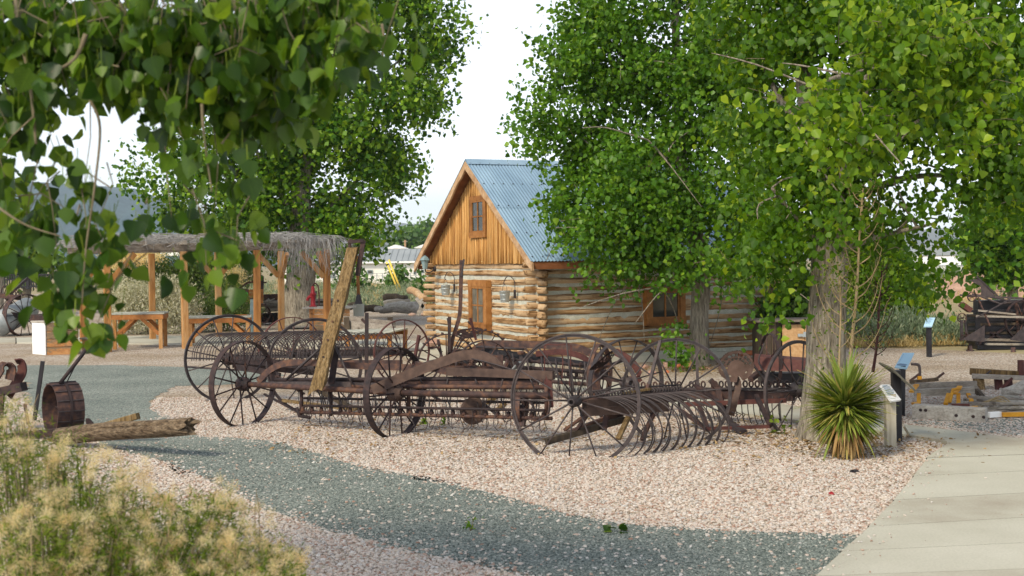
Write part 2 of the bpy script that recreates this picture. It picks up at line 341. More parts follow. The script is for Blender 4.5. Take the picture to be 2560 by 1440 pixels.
def leafmesh(name, pos, tips, nrm, size, wid, mat, shape=LEAF6, faces=LF6, org=(0, 0, 0), var=None):
    n = len(pos); k = len(shape)
    x, y, z = frames(tips, nrm); s = np.asarray(size).reshape(-1, 1, 1)*np.ones((n, 1, 1)); w = np.asarray(wid).reshape(-1, 1, 1)*np.ones((n, 1, 1))
    V = (pos-np.array(org))[:, None, :]+s*(shape[None, :, 0:1]*w*x[:, None, :]+shape[None, :, 1:2]*y[:, None, :]+shape[None, :, 2:3]*z[:, None, :])
    nf, fl = faces.shape
    F = (faces[None]+(np.arange(n)*k)[:, None, None]).reshape(-1)
    me = bpy.data.meshes.new(name)
    me.vertices.add(n*k); me.vertices.foreach_set('co', V.astype(np.float32).reshape(-1))
    me.loops.add(len(F)); me.loops.foreach_set('vertex_index', F.astype(np.int32))
    me.polygons.add(n*nf); me.polygons.foreach_set('loop_start', (np.arange(n*nf)*fl).astype(np.int32)); me.polygons.foreach_set('loop_total', np.full(n*nf, fl, np.int32))
    me.materials.append(mat)
    if var is None: var = RNG.random(n)
    at = me.attributes.new('var', 'FLOAT', 'POINT'); at.data.foreach_set('value', np.repeat(var, k).astype(np.float32))
    me.update(calc_edges=True); me.validate()
    return me
def blobs_points(blobs, per, shell=.35):
    """blobs: (centre, (rx,ry,rz), weight) -> clumps of points, denser towards each blob's outside"""
    out = []
    for c, r, w in blobs:
        m = max(1, int(per*w))
        d = unit(RNG.normal(size=(m, 3))); q = RNG.random((m, 1))**shell
        out.append(np.array(c)+d*q*np.array(r))
    return np.concatenate(out)
def clumps(pts, k, spread, drop=.0):
    """each twig point carries k leaves scattered round it"""
    n = len(pts)
    off = RNG.normal(size=(n, k, 3))*spread; off[:, :, 2] -= drop*RNG.random((n, k))
    return (pts[:, None, :]+off).reshape(-1, 3)
def leafdirs(n, hang=.6):
    t = RNG.normal(size=(n, 3)); t[:, 2] -= hang*1.6
    nr = RNG.normal(size=(n, 3)); nr[:, 2] += .55
    return t, nr
# ================================================================ SETTING
def inpoly(x, y, poly):
    x = np.asarray(x); y = np.asarray(y); r = np.zeros(x.shape, bool); n = len(poly)
    for i in range(n):
        x0, y0 = poly[i]; x1, y1 = poly[(i+1) % n]
        c = ((y0 > y) != (y1 > y)) & (x < (x1-x0)*(y-y0)/(y1-y0+1e-12)+x0)
        r ^= c
    return r
def pxpoly(pts, z=0): return [tuple(G(a, b, z)[:2]) for a, b in pts]
def wobble(poly, step=.35, amp=.07):
    out = []
    for i in range(len(poly)):
        a, b = Vector((*poly[i], 0)), Vector((*poly[(i+1) % len(poly)], 0)); m = max(1, int((b-a).length/step))
        for k in range(min(m, 60)):
            p = a.lerp(b, k/min(m, 60)); out.append((p.x+RNG.normal()*amp, p.y+RNG.normal()*amp))
    return out
def sheet(name, poly, z, m):
    import bmesh
    bm = bmesh.new(); vs = [bm.verts.new((x, y, z)) for x, y in poly]
    f = bm.faces.new(vs)
    if f.normal.z < 0: f.normal_flip()
    bmesh.ops.triangulate(bm, faces=bm.faces[:])
    me = bpy.data.meshes.new(name); bm.to_mesh(me); bm.free(); me.materials.append(m)
    return tag(link(name, me), kind='structure')

# ---- ground materials
def gravel_mat():
    m, n, l, b = newmat('pink_gravel')
    co = n.new('ShaderNodeTexCoord').outputs['Object']
    vo = n.new('ShaderNodeTexVoronoi'); vo.inputs['Scale'].default_value = 34; l.new(co, vo.inputs['Vector'])
    wh = n.new('ShaderNodeTexWhiteNoise'); l.new(vo.outputs['Color'], wh.inputs['Vector'])
    r = ramp(n, [(0, (.34, .25, .2)), (.2, (.46, .375, .305)), (.5, (.57, .495, .415)), (.8, (.64, .585, .51)), (1, (.53, .51, .47))]); l.new(wh.outputs['Value'], r.inputs[0])
    big = noise(n, l, .45, 4, co); r2 = ramp(n, [(.34, (.72, .66, .56)), (.62, (1, 1, 1))]); l.new(big.outputs['Fac'], r2.inputs[0])
    gap = ramp(n, [(.0, (1, 1, 1)), (.55, (.9, .9, .9)), (.8, (.5, .48, .46))]); 
    dm = n.new('ShaderNodeMath'); dm.operation = 'MULTIPLY'; dm.inputs[1].default_value = 1.2; l.new(vo.outputs['Distance'], dm.inputs[0]); l.new(dm.outputs[0], gap.inputs[0])
    c = r.outputs[0]
    for q in (r2, gap):
        mx = n.new('ShaderNodeMix'); mx.data_type = 'RGBA'; mx.blend_type = 'MULTIPLY'; mx.inputs[0].default_value = 1
        l.new(c, mx.inputs[6]); l.new(q.outputs[0], mx.inputs[7]); c = mx.outputs[2]
    l.new(c, b.inputs['Base Color']); b.inputs['Roughness'].default_value = .95; b.inputs['Specular IOR Level'].default_value = .15
    iv = n.new('ShaderNodeMath'); iv.operation = 'SUBTRACT'; iv.inputs[0].default_value = 1; l.new(vo.outputs['Distance'], iv.inputs[1])
    bump(n, l, b, iv.outputs[0], .9, .02)
    return m
def chip_mat():
    m, n, l, b = newmat('blue_grey_chippings')
    co = n.new('ShaderNodeTexCoord').outputs['Object']
    vo = n.new('ShaderNodeTexVoronoi'); vo.inputs['Scale'].default_value = 75; l.new(co, vo.inputs['Vector'])
    wh = n.new('ShaderNodeTexWhiteNoise'); l.new(vo.outputs['Color'], wh.inputs['Vector'])
    r = ramp(n, [(0, (.07, .09, .087)), (.35, (.15, .18, .17)), (.7, (.235, .27, .255)), (.94, (.32, .35, .33)), (1, (.48, .42, .38))]); l.new(wh.outputs['Value'], r.inputs[0])
    big = noise(n, l, .8, 4, co); r2 = ramp(n, [(.3, (.78, .8, .78)), (.65, (1.12, 1.1, 1.06))]); l.new(big.outputs['Fac'], r2.inputs[0])
    mx = n.new('ShaderNodeMix'); mx.data_type = 'RGBA'; mx.blend_type = 'MULTIPLY'; mx.inputs[0].default_value = 1
    l.new(r.outputs[0], mx.inputs[6]); l.new(r2.outputs[0], mx.inputs[7])
    l.new(mx.outputs[2], b.inputs['Base Color']); b.inputs['Roughness'].default_value = .95; b.inputs['Specular IOR Level'].default_value = .15
    iv = n.new('ShaderNodeMath'); iv.operation = 'SUBTRACT'; iv.inputs[0].default_value = 1; l.new(vo.outputs['Distance'], iv.inputs[1])
    bump(n, l, b, iv.outputs[0], .9, .008)
    return m
M['gravel'] = gravel_mat(); M['chip'] = chip_mat()
M['field'] = simple('dry_field_soil', [(.3, (.20, .16, .085)), (.5, (.34, .27, .15)), (.7, (.26, .26, .14)), (.9, (.42, .34, .2))], .12, rough=1, bmp=.3, dist=.05, fine=(4, .75))
M['mound'] = simple('pink_dirt', [(.3, (.34, .20, .14)), (.6, (.46, .29, .21)), (.85, (.54, .37, .28))], 1.2, rough=1, bmp=.6, dist=.08, fine=(9, .8))
M['mount'] = simple('haze_blue_forest', [(.3, (.025, .065, .085)), (.6, (.05, .10, .12)), (.85, (.10, .14, .15))], .012, rough=1, bmp=0, fine=(.08, .6))  # blue of the distant haze is put into the forest colour
M['mount_far'] = simple('bare_blue_mountain', [(.3, (.09, .11, .10)), (.62, (.16, .16, .14)), (.8, (.36, .30, .26))], .004, rough=1, bmp=0)
M['stone'] = simple('pink_stone', [(.3, (.30, .17, .13)), (.6, (.42, .28, .22)), (.85, (.5, .4, .34))], 6, rough=.95, bmp=.5, dist=.01, objvar=.4)
M['red_stone'] = simple('orange_red_stone', [(.3, (.42, .12, .05)), (.7, (.55, .2, .09))], 6, rough=.9, bmp=.4)
M['tan_stone'] = simple('ochre_stone', [(.3, (.40, .23, .09)), (.7, (.52, .34, .15))], 6, rough=.9, bmp=.4)

S_ = 4000
MB().add([(-S_, -60, 0), (S_, -60, 0), (S_, 6000, 0), (-S_, 6000, 0)], [(0, 1, 2, 3)]).build('ground', M['field'])['kind'] = 'structure'
yard = [(-22, -8), (16, -8)]+pxpoly([(2900, 905), (2560, 885), (2330, 874), (2100, 868), (2000, 850)])+[(7, 36)]+pxpoly([(1200, 772), (1000, 758), (800, 770), (640, 790), (420, 768), (100, 735), (-300, 735)])
sheet('gravel_yard', wobble(yard, .8, .05), .004, M['gravel'])
# blue-grey chipping path: comes past the camera, bends round the left of the rakes and runs out to the left
chip_px = [(2166, 1340), (2000, 1336), (1750, 1327), (1560, 1312), (1420, 1287), (1300, 1252), (1150, 1217), (1000, 1186), (870, 1160), (760, 1125), (690, 1106), (600, 1096), (500, 1094), (430, 1060), (372, 1022), (385, 1000), (405, 982), (440, 966), (560, 962), (700, 955), (700, 930), (560, 922), (300, 914), (100, 914), (-300, 918),
           (-300, 936), (60, 938), (70, 965), (60, 1000), (120, 1060), (270, 1120), (380, 1145), (480, 1182), (560, 1222), (640, 1262), (740, 1302), (850, 1332), (960, 1362), (1060, 1388), (1180, 1412), (1300, 1442), (1450, 1500), (1700, 1640)]
chip = pxpoly(chip_px)+[(2.2, 4.0), (2.2, 7.2)]
sheet('gravel_path', wobble(chip, .16, .05), .008, M['chip'])
chip2 = pxpoly([(2270, 1056), (2420, 1074), (2600, 1095), (2900, 1120), (2900, 1060), (2560, 1050), (2420, 1046)])
sheet('gravel_strip', wobble(chip2, .3, .05), .008, M['chip'])

# ---- concrete walk: single slabs with joints, on a dark bed
walk = tag(bpy.data.objects.new('concrete_path', None), kind='structure'); COL.objects.link(walk)
def slab(pts, name='slab', z0=-.05, z1=.035):
    c = np.mean(pts, axis=0); pts = [tuple(np.array(c)+(np.array(p)-c)*(1-.024/max(.2, np.linalg.norm(np.array(p)-c)))) for p in pts]
    area = sum(pts[i][0]*pts[(i+1) % len(pts)][1]-pts[(i+1) % len(pts)][0]*pts[i][1] for i in range(len(pts)))
    if area < 0: pts = pts[::-1]
    MB().poly(pts, z0, z1).build(name, M['cement'], walk)
def gz(px, py): return tuple(G(px, py, .035)[:2])
L_ = [gz(2030, 1440), gz(2096, 1378), gz(2165, 1316), gz(2228, 1250), gz(2278, 1190), gz(2312, 1145)]
R_ = [(x+3.6, y+(.0 if i else 0)+.15*i) for i, (x, y) in enumerate(L_)]
R_ = [(6.6, 7.9), (6.6, 8.75), (6.7, 9.7), (6.8, 10.6), (6.9, 11.5), (7.0, 12.25)]
slab([(1.9, 5.9), (6.4, 5.9), (6.5, 7.0), (2.0, 7.0)]); slab([(2.0, 7.0), (6.5, 7.0), R_[0], L_[0]])
for i in range(5): slab([L_[i], R_[i], R_[i+1], L_[i+1]])
M['joint'] = simple('dirt_filled_joint', [(.3, (.035, .03, .024)), (.7, (.075, .065, .05))], 8, rough=1, bmp=0)
def joint(a, b, w=.03):
    a, b = Vector((*a[:2], 0)), Vector((*b[:2], 0)); MB().beam(a+(b-a).normalized()*.02+Vector((0, 0, .0)), b+Vector((0, 0, .0)), w*1.15, .068).build('joint', M['joint'], walk)
for i in range(6): joint(L_[i], R_[i])
corner = [gz(2312, 1145), gz(2340, 1126), gz(2364, 1110), gz(2362, 1103), gz(2335, 1097), gz(2270, 1086)]
top = [gz(2258, 1060), gz(2420, 1079), gz(2570, 1097)]
slab(corner+[top[0], top[1], top[2], (7.0, 12.25)])
# the branch that runs left behind the rakes, along the front of the cabin and on to the ramada
near = [gz(2270, 1086), gz(2100, 1066), gz(1950, 1046), gz(1800, 1026), gz(1640, 1003), gz(1500, 984), gz(1360, 962), gz(1220, 936), gz(1090, 908), gz(1000, 886), gz(880, 872), gz(720, 866), gz(560, 862), gz(400, 859), gz(220, 857), gz(40, 856), gz(-160, 858)]
far = [gz(2258, 1060), gz(2100, 1034), gz(1950, 1008), gz(1800, 990), gz(1640, 968), gz(1500, 950), gz(1360, 928), gz(1220, 900), gz(1110, 872), gz(1030, 850), gz(880, 842), gz(720, 842), gz(560, 842), gz(400, 838), gz(220, 842), gz(40, 844), gz(-160, 846)]
for i in range(len(near)-1):
    slab([near[i], near[i+1], far[i+1], far[i]])
    if i: joint(near[i], far[i], .035)
M['bed'] = simple('dark_joint_soil', [(.3, (.05, .045, .035)), (.7, (.1, .09, .07))], 6, rough=1)
sheet('path_bed', [(2.0, 5.9), (6.4, 5.9), (6.6, 7.9), (6.7, 9.7), (6.85, 12.2)]+[(x+.04, y) for x, y in L_[::-1]], .012, M['bed'])
bed = [tuple(p) for p in [(1.9, 5.9)]+L_[:1]+L_+corner+near[1:]+far[::-1]+top[1:]+[(7.0, 12.25), (6.4, 5.9)]]

# ---- real pebbles over the near gravel (instanced points: nobody could count them)
def pebble_field(name, pts, smin, smax, stops):
    n = len(pts)
    me = bpy.data.meshes.new(name); me.vertices.add(n); me.vertices.foreach_set('co', pts.astype(np.float32).reshape(-1))
    a = me.attributes.new('rot', 'FLOAT_VECTOR', 'POINT'); a.data.foreach_set('vector', np.c_[RNG.normal(0, .25, n), RNG.normal(0, .25, n), RNG.random(n)*6.3].astype(np.float32).reshape(-1))
    s = smin+(smax-smin)*RNG.random(n)**1.8
    sc = np.c_[s*RNG.uniform(.8, 1.35, n), s*RNG.uniform(.65, 1.0, n), s*RNG.uniform(.45, .75, n)]
    a = me.attributes.new('scl', 'FLOAT_VECTOR', 'POINT'); a.data.foreach_set('vector', sc.astype(np.float32).reshape(-1))
    m, nn, l, b = newmat(name+'_stone')
    oi = nn.new('ShaderNodeObjectInfo'); r = ramp(nn, stops); l.new(oi.outputs['Random'], r.inputs[0])
    t = noise(nn, l, 1.7, 3); r2 = ramp(nn, [(.3, (.8, .78, .76)), (.65, (1, 1, 1))]); l.new(t.outputs['Fac'], r2.inputs[0])
    mx = nn.new('ShaderNodeMix'); mx.data_type = 'RGBA'; mx.blend_type = 'MULTIPLY'; mx.inputs[0].default_value = 1
    l.new(r.outputs[0], mx.inputs[6]); l.new(r2.outputs[0], mx.inputs[7]); l.new(mx.outputs[2], b.inputs['Base Color']); b.inputs['Roughness'].default_value = .8; b.inputs['Specular IOR Level'].default_value = .2
    g = bpy.data.node_groups.new(name, 'GeometryNodeTree'); g.interface.new_socket('Geometry', in_out='INPUT', socket_type='NodeSocketGeometry'); g.interface.new_socket('Geometry', in_out='OUTPUT', socket_type='NodeSocketGeometry')
    gi, go = g.nodes.new('NodeGroupInput'), g.nodes.new('NodeGroupOutput')
    ico = g.nodes.new('GeometryNodeMeshIcoSphere'); ico.inputs['Radius'].default_value = 1; ico.inputs['Subdivisions'].default_value = 2
    sm = g.nodes.new('GeometryNodeSetMaterial'); sm.inputs['Material'].default_value = m
    sp = g.nodes.new('GeometryNodeSetPosition'); nz = g.nodes.new('ShaderNodeTexNoise'); nz.inputs['Scale'].default_value = 1.1
    sub = g.nodes.new('ShaderNodeVectorMath'); sub.operation = 'SUBTRACT'; sub.inputs[1].default_value = (.5, .5, .5); g.links.new(nz.outputs['Color'], sub.inputs[0])
    mul = g.nodes.new('ShaderNodeVectorMath'); mul.operation = 'SCALE'; mul.inputs['Scale'].default_value = .9; g.links.new(sub.outputs[0], mul.inputs[0])
    g.links.new(ico.outputs['Mesh'], sp.inputs['Geometry']); g.links.new(mul.outputs[0], sp.inputs['Offset']); g.links.new(sp.outputs[0], sm.inputs['Geometry'])
    ip = g.nodes.new('GeometryNodeInstanceOnPoints'); g.links.new(gi.outputs[0], ip.inputs['Points']); g.links.new(sm.outputs[0], ip.inputs['Instance'])
    for at, sock in (('rot', 'Rotation'), ('scl', 'Scale')):
        na = g.nodes.new('GeometryNodeInputNamedAttribute'); na.data_type = 'FLOAT_VECTOR'; na.inputs['Name'].default_value = at
        g.links.new(na.outputs['Attribute'], ip.inputs[sock])
    g.links.new(ip.outputs[0], go.inputs[0])
    o = link(name, me); mo = o.modifiers.new('scatter', 'NODES'); mo.node_group = g
    return o
def yard_points(n, y0, y1, power=1.0):
    Y = y0+(y1-y0)*RNG.random(n)**power; X = (RNG.random(n)*2-1)*(.41*Y+.3)
    return X, Y
slabs_xy = [L_+corner+[top[0], top[1], top[2], (7.0, 12.25)]+R_[::-1], near+far[::-1]]
PINK = [(0, (0.276, 0.166, 0.124)), (.1, (0.406, 0.287, 0.231)), (.28, (0.517, 0.437, 0.383)), (.55, (0.596, 0.550, 0.510)), (.75, (0.534, 0.472, 0.408)), (.88, (0.431, 0.415, 0.402)), (.95, (0.655, 0.636, 0.614)), (1, (0.328, 0.297, 0.285))]
X, Y = yard_points(240000, 7.2, 18.5, 1.05)
ok = ~inpoly(X, Y, chip)
for s_ in slabs_xy: ok &= ~inpoly(X, Y, s_)
pt = np.c_[X[ok], Y[ok], RNG.uniform(.000, .009, ok.sum())]
tag(pebble_field('gravel', pt, .0068, .0168, PINK), 'loose pink and white pebbles spread over the yard around the rakes', 'gravel', kind='stuff')
X, Y = yard_points(60000, 7.2, 16, 1.1)
inn = inpoly(X, Y, chip); edge = np.zeros(len(X), bool)
for a_ in np.linspace(0, 2*PI, 8, endpoint=False):
    for rr_ in (.12, .28): edge |= (~inpoly(X+rr_*math.cos(a_), Y+rr_*math.sin(a_), chip)) & (RNG.random(len(X)) < (.22 if rr_ < .2 else .09))
ok = inn & ((RNG.random(len(X)) < .13) | edge)
pt = np.c_[X[ok], Y[ok], RNG.uniform(.006, .012, ok.sum())]
tag(pebble_field('stray_gravel', pt, .005, .017, PINK), 'pink pebbles strayed onto the blue grey chipping path', 'gravel', kind='stuff')
X, Y = yard_points(160000, 7.2, 13.5, 1.15)
ok = inpoly(X, Y, chip)
pt = np.c_[X[ok], Y[ok], RNG.uniform(.006, .010, ok.sum())]
tag(pebble_field('path_chippings', pt, .004, .010, [(0, (.06, .078, .074)), (.4, (.145, .175, .165)), (.8, (.235, .27, .255)), (1, (.38, .41, .385))]), 'fine blue grey stone chippings covering the curved path', 'gravel', kind='stuff')

# grit kicked onto the concrete
xs_, ys_ = [], []
for i in range(6):
    a_, b_ = np.array((L_+[corner[1]])[i]), np.array((L_+[corner[1]])[min(i+1, 6)]); t_ = RNG.random(26); q_ = a_+(b_-a_)*t_[:, None]; xs_.append(q_[:, 0]+abs(RNG.normal(0, .16, 26))); ys_.append(q_[:, 1])
xs_.append(RNG.uniform(2.5, 6, 60)); ys_.append(RNG.uniform(7.5, 12, 60))
X, Y = np.concatenate(xs_), np.concatenate(ys_); ok = X > np.interp(Y, [p[1] for p in L_], [p[0] for p in L_])+.02
tag(pebble_field('path_grit', np.c_[X[ok], Y[ok], np.full(ok.sum(), .040)], .003, .011, PINK), 'pebbles kicked onto the concrete path from the gravel', 'gravel', kind='stuff')

# ---- mountains
def ridge(name, pts, Y, depth, m, rough):
    pts = sorted(pts); nx, ny = 150, 14
    xs = np.linspace(pts[0][0], pts[-1][0], nx); ys = np.interp(xs, [p[0] for p in pts], [p[1] for p in pts])
    V = []
    for j in range(ny+4):
        f = j/(ny-1)
        for i in range(nx):
            t = P(xs[i], ys[i], Y); h = max(t.z, 2)
            jit = rough*(math.sin(i*.9+j*1.7)+math.sin(i*.37-j*.8)+RNG.normal()*.5)
            if f <= 1: z = h*(f**.8)+jit*h*min(f, 1-f)*.35
            else: z = h*(1-(f-1)*1.6)
            V.append((t.x*(Y-depth*(1-f))/Y, Y-depth*(1-f), z if j else -3))
    F = [(j*nx+i, j*nx+i+1, (j+1)*nx+i+1, (j+1)*nx+i) for j in range(ny+3) for i in range(nx-1)]
    b = MB(); b.add(V, F); o = b.build(name, m, smooth=True); o['kind'] = 'structure'; return o
ridge('mountain', [(-1500, 380), (-600, 420), (0, 450), (200, 461), (345, 472), (450, 520), (600, 596), (760, 640), (900, 652)], 2400, 900, M['mount'], .5)
ridge('mountain', [(300, 560), (600, 540), (800, 541), (890, 543), (930, 550), (965, 562), (990, 560), (1008, 557), (1035, 562), (1080, 569), (1200, 585), (1500, 610), (1900, 610), (2200, 585), (2330, 572), (2600, 560), (3300, 540), (4200, 520)], 4300, 1700, M['mount_far'], .6)

# ---- haze: one closed box of thin air
hm = bpy.data.materials.new('thin_air'); hm.use_nodes = True
hn = hm.node_tree.nodes; hm.node_tree.links.clear(); hn.remove(hn['Principled BSDF'])
pv = hn.new('ShaderNodeVolumePrincipled'); pv.inputs['Color'].default_value = (.74, .87, 1, 1); pv.inputs['Density'].default_value = 0.00019; pv.inputs['Anisotropy'].default_value = .1
hm.node_tree.links.new(pv.outputs[0], hn['Material Output'].inputs['Volume'])
tag(MB().box((0, 2970, 139), (12000, 6060, 282)).build('haze', hm), kind='stuff')
# ================================================================ TREES
def blobs_px(lst, Y0, rd, k=1.0):
    out = []
    for it in lst:
        px, py, rx, ry = it[:4]; dy = it[4] if len(it) > 4 else 0.0; w = it[5] if len(it) > 5 else 1.0
        Y = Y0+dy; c = P(px, py, Y)
        a, b = rx*Y/FOC, ry*Y/FOC
        out.append((tuple(c), (a, rd*min(1, .35+.65*(a+b)/2/rd) if rd else (a+b)/2, b), w*(rx*ry)/10000.0*k))
    return out
def limb(mb, a, b, r0, r1, bend=.12, seg=6, n=6):
    a, b = Vector(a), Vector(b); L = (b-a).length
    m = (a+b)/2+Vector((RNG.normal()*bend*L, RNG.normal()*bend*L, abs(RNG.normal())*bend*L*.6))
    pts = smoothpts([a, m, b], seg)
    mb.tube(pts, [r0+(r1-r0)*i/(len(pts)-1) for i in range(len(pts))], n)
    return pts
def trunk_mesh(pts, rad, n=18, furrow=.07, seed=0):
    """trunk with vertical furrows and a flared foot"""
    rg = np.random.default_rng(seed); ph = rg.random(6)*6.3
    pts = smoothpts(pts, 7); m = len(pts); rr = np.interp(np.linspace(0, 1, m), np.linspace(0, 1, len(rad)), rad)
    V = []
    for i, p in enumerate(pts):
        for k in range(n):
            a = 2*PI*k/n
            f = 1+furrow*(math.sin(5*a+ph[0]+i*.25)+.7*math.sin(9*a+ph[1]-i*.4)+.6*math.sin(3*a+ph[2]+i*.7))
            if i < 3: f += (.28-.1*i)*max(0, math.sin(4*a+ph[3]))
            V.append((p.x+rr[i]*f*math.cos(a), p.y+rr[i]*f*math.sin(a), p.z))
    F = [(i*n+k, i*n+(k+1) % n, (i+1)*n+(k+1) % n, (i+1)*n+k) for i in range(m-1) for k in range(n)]+[tuple(range((m-1)*n, m*n))]
    b = MB(); b.add(V, F); return b
LEAFPROTO = {}
def leaf_parts(parent, org, pos, tips, nrm, size, mat, key, name='leaf'):
    """single leaves as parts of their own, six shared shapes"""
    if key not in LEAFPROTO:
        L = []
        for q in range(6):
            s = LEAF10.copy(); s[:, 0] *= 1+.12*(q-2.5)/2.5; s[:, 2] += (.16*np.sin(q*1.3+2*s[:, 1])*s[:, 1]+.07*np.sin(q+5*s[:, 0]+3*s[:, 1]))
            me = bpy.data.meshes.new(name); me.from_pydata([tuple(a) for a in s], [], [tuple(f) for f in LF10]); me.materials.append(mat); me.shade_smooth(); L.append(me)
        LEAFPROTO[key] = L
    x, y, z = frames(tips, nrm)
    for i in range(len(pos)):
        o = bpy.data.objects.new(name, LEAFPROTO[key][i % 6]); COL.objects.link(o); o.parent = parent
        s = float(size[i])
        o.matrix_local = Matrix(((x[i, 0]*s, y[i, 0]*s, z[i, 0]*s, pos[i, 0]-org[0]), (x[i, 1]*s, y[i, 1]*s, z[i, 1]*s, pos[i, 1]-org[1]), (x[i, 2]*s, y[i, 2]*s, z[i, 2]*s, pos[i, 2]-org[2]), (0, 0, 0, 1)))
def crown(root, org, blobs, per, k, spread, drop, lsize, mat, key=None, cl=None, vmat=None, petiole=0, hang=.6, singles=0, shape=LEAF6, faces=LF6, wid=1.0, shell=.38, twigs=None, name='crown'):
    if cl:
        cc = blobs_points(blobs, per/cl[0], shell); tp = np.repeat(cc, cl[0], 0)+RNG.normal(size=(len(cc)*cl[0], 3))*np.array((cl[1], cl[1], cl[1]*.7))
    else: tp = blobs_points(blobs, per, shell)
    pos = clumps(tp, k, spread, drop); n = len(pos)
    tips, nr = leafdirs(n, hang); sz = lsize*RNG.uniform(.5, 1.3, n)
    var = np.clip(np.repeat(RNG.random(len(tp)), k)*.55+RNG.random(n)*.45, 0, .999)
    if petiole:
        up = unit(-tips)*.55+RNG.normal(size=tips.shape)*.15; up[:, 2] += .6
        o = link('petioles', leafmesh('petioles', pos, up, nr, petiole*RNG.uniform(.7, 1.3, n), .05, M['rabbit_green'], np.array([(-.5, 0, 0), (.5, 0, 0), (.6, 1, 0), (-.6, 1, 0)], float), LF4, org), root); o['kind'] = 'stuff'
        b = MB()
        for c in cc:
            c = Vector(c); u = Vector((RNG.normal()*.07, RNG.normal()*.05, RNG.uniform(.1, .26))); b.tube([c-Vector((0, 0, .05)), c+u*.5+Vector((RNG.normal()*.015, 0, 0)), c+u], [.0012, .002, .0028], 5, caps=False)
        o = b.build('hanging_twigs', M['twig'], root, smooth=True); o['kind'] = 'stuff'
    if singles:
        d = np.array([p[1] for p in pos])+RNG.normal(0, .15, n)    # nearest to the viewer
        # only those inside the frame
        fx = pos[:, 0]/np.maximum(pos[:, 1], .1)
        inside = (np.abs(fx) < .39) & ((pos[:, 2]-CAMH)/np.maximum(pos[:, 1], .1) < .235)
        score = sz/np.maximum(d, .1); score[~inside] = -1
        sel = np.argsort(-score)[:singles]; mask = np.zeros(n, bool); mask[sel] = True
        leaf_parts(root, org, pos[mask], tips[mask], nr[mask], sz[mask], vmat or mat, key)
        pos, tips, nr, sz, var = pos[~mask], tips[~mask], nr[~mask], sz[~mask], var[~mask]
    o = link(name, leafmesh(name, pos, tips, nr, sz, wid, mat, shape, faces, org, var), root)
    o['kind'] = 'stuff' if singles else 'part'
    if not singles: del o['kind']
    if twigs:
        mb = MB(); tr = twigs[0]
        for c in tp[:: twigs[1]]:
            d = Vector(RNG.normal(size=3)); d.z = abs(d.z)*.4-.2; d.normalize()
            a = Vector(c); mb.tube([a-d*tr*.5, a+Vector((0, 0, .03)), a+d*tr*.5], [.0035*twigs[2], .003*twigs[2], .0015*twigs[2]], 4, caps=False)
        t = mb.build('twigs', M['twig'], root); t['kind'] = 'stuff'
    return tp

# ---- big cottonwood on the right (trunk beside the yucca)
base = G(2052, 1098); org = base
TA = thing('cottonwood_tree', 'big cottonwood with thick grey furrowed trunk beside the yucca', 'tree', base)
Yt = base.y
tp_ = [P(2050, 1112, Yt), P(2058, 1040, Yt), P(2063, 900, Yt+.03), P(2070, 760, Yt+.06), P(2076, 640, Yt+.08), P(2082, 520, Yt+.15), P(2050, 380, Yt+.35), P(2010, 200, Yt+.55), P(1990, -60, Yt+.7)]
trunk_mesh(tp_, [.30, .245, .205, .19, .19, .17, .13, .09, .05], n=26, furrow=.035, seed=3).build('trunk', M['bark'], TA, smooth=True)
lb = MB()
for a, b, r in ((tp_[4], P(1930, 470, Yt-.2), .035), (tp_[5], P(2300, 300, Yt-.8), .085), (tp_[5], P(2450, 120, Yt-1.0), .07), (tp_[5], P(2180, 60, Yt-1.5), .06), (tp_[6], P(1900, 150, Yt+1), .06), (tp_[5], P(2440, 440, Yt+.6), .06), (tp_[4], P(2330, 560, Yt-.3), .04), (tp_[6], P(2150, 180, Yt-2.4), .045)):
    pts = limb(lb, a, b, r, .015, .08)
    for q in range(4):
        e = pts[-1-q*2]; limb(lb, e, Vector(e)+Vector(RNG.normal(size=3))*.55, .014, .004, .1, 3, 5)
lb.build('limbs', M['bark'], TA, smooth=True)
A_blobs = blobs_px([(2100, -120, 220, 120, .4), (2330, -110, 220, 120, .4), (2000, 90, 160, 150, .8), (1880, 60, 120, 140, 1.5), (2200, 60, 210, 150), (2420, 90, 210, 170, .5), (1900, 260, 120, 120, 1.5), (2080, 330, 150, 140, .8), (1960, 430, 130, 100, 1), (2290, 250, 170, 130), (2470, 300, 130, 120), (2560, 200, 130, 200, 1), (2060, 500, 110, 70, .6), (2180, 420, 80, 60, .3, .6),
                    (1930, 570, 110, 90, .5), (1890, 640, 75, 60, .3), (1985, 590, 35, 60, .4), (1950, 690, 42, 32, .3, .6), (2110, 530, 80, 40, -.4, .7), (2200, 560, 90, 60, .5), (2330, 480, 100, 60, .3, .35), (2470, 480, 120, 90, 0, .8), (2330, 570, 45, 30, .2, .25), (2310, 640, 22, 36, .2, .4), (2285, 700, 40, 24, .2, .4), (2345, 705, 16, 14, .2, .5), (1935, 795, 16, 26, -.3, 1.2), (2560, 420, 90, 120, .4)], Yt-.4, 1.5)
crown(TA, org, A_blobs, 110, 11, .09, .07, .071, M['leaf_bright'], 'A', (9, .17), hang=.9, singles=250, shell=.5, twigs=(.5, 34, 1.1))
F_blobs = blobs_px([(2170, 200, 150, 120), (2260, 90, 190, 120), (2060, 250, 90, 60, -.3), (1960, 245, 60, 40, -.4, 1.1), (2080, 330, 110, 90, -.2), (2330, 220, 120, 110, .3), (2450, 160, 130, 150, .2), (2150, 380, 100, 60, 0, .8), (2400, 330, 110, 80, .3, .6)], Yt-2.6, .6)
crown(TA, org, F_blobs, 34, 12, .09, .07, .074, M['leaf_bright'], 'A', (7, .13), hang=.9, singles=50, shell=.7, twigs=(.5, 6, 1.1), name='front_sprays')

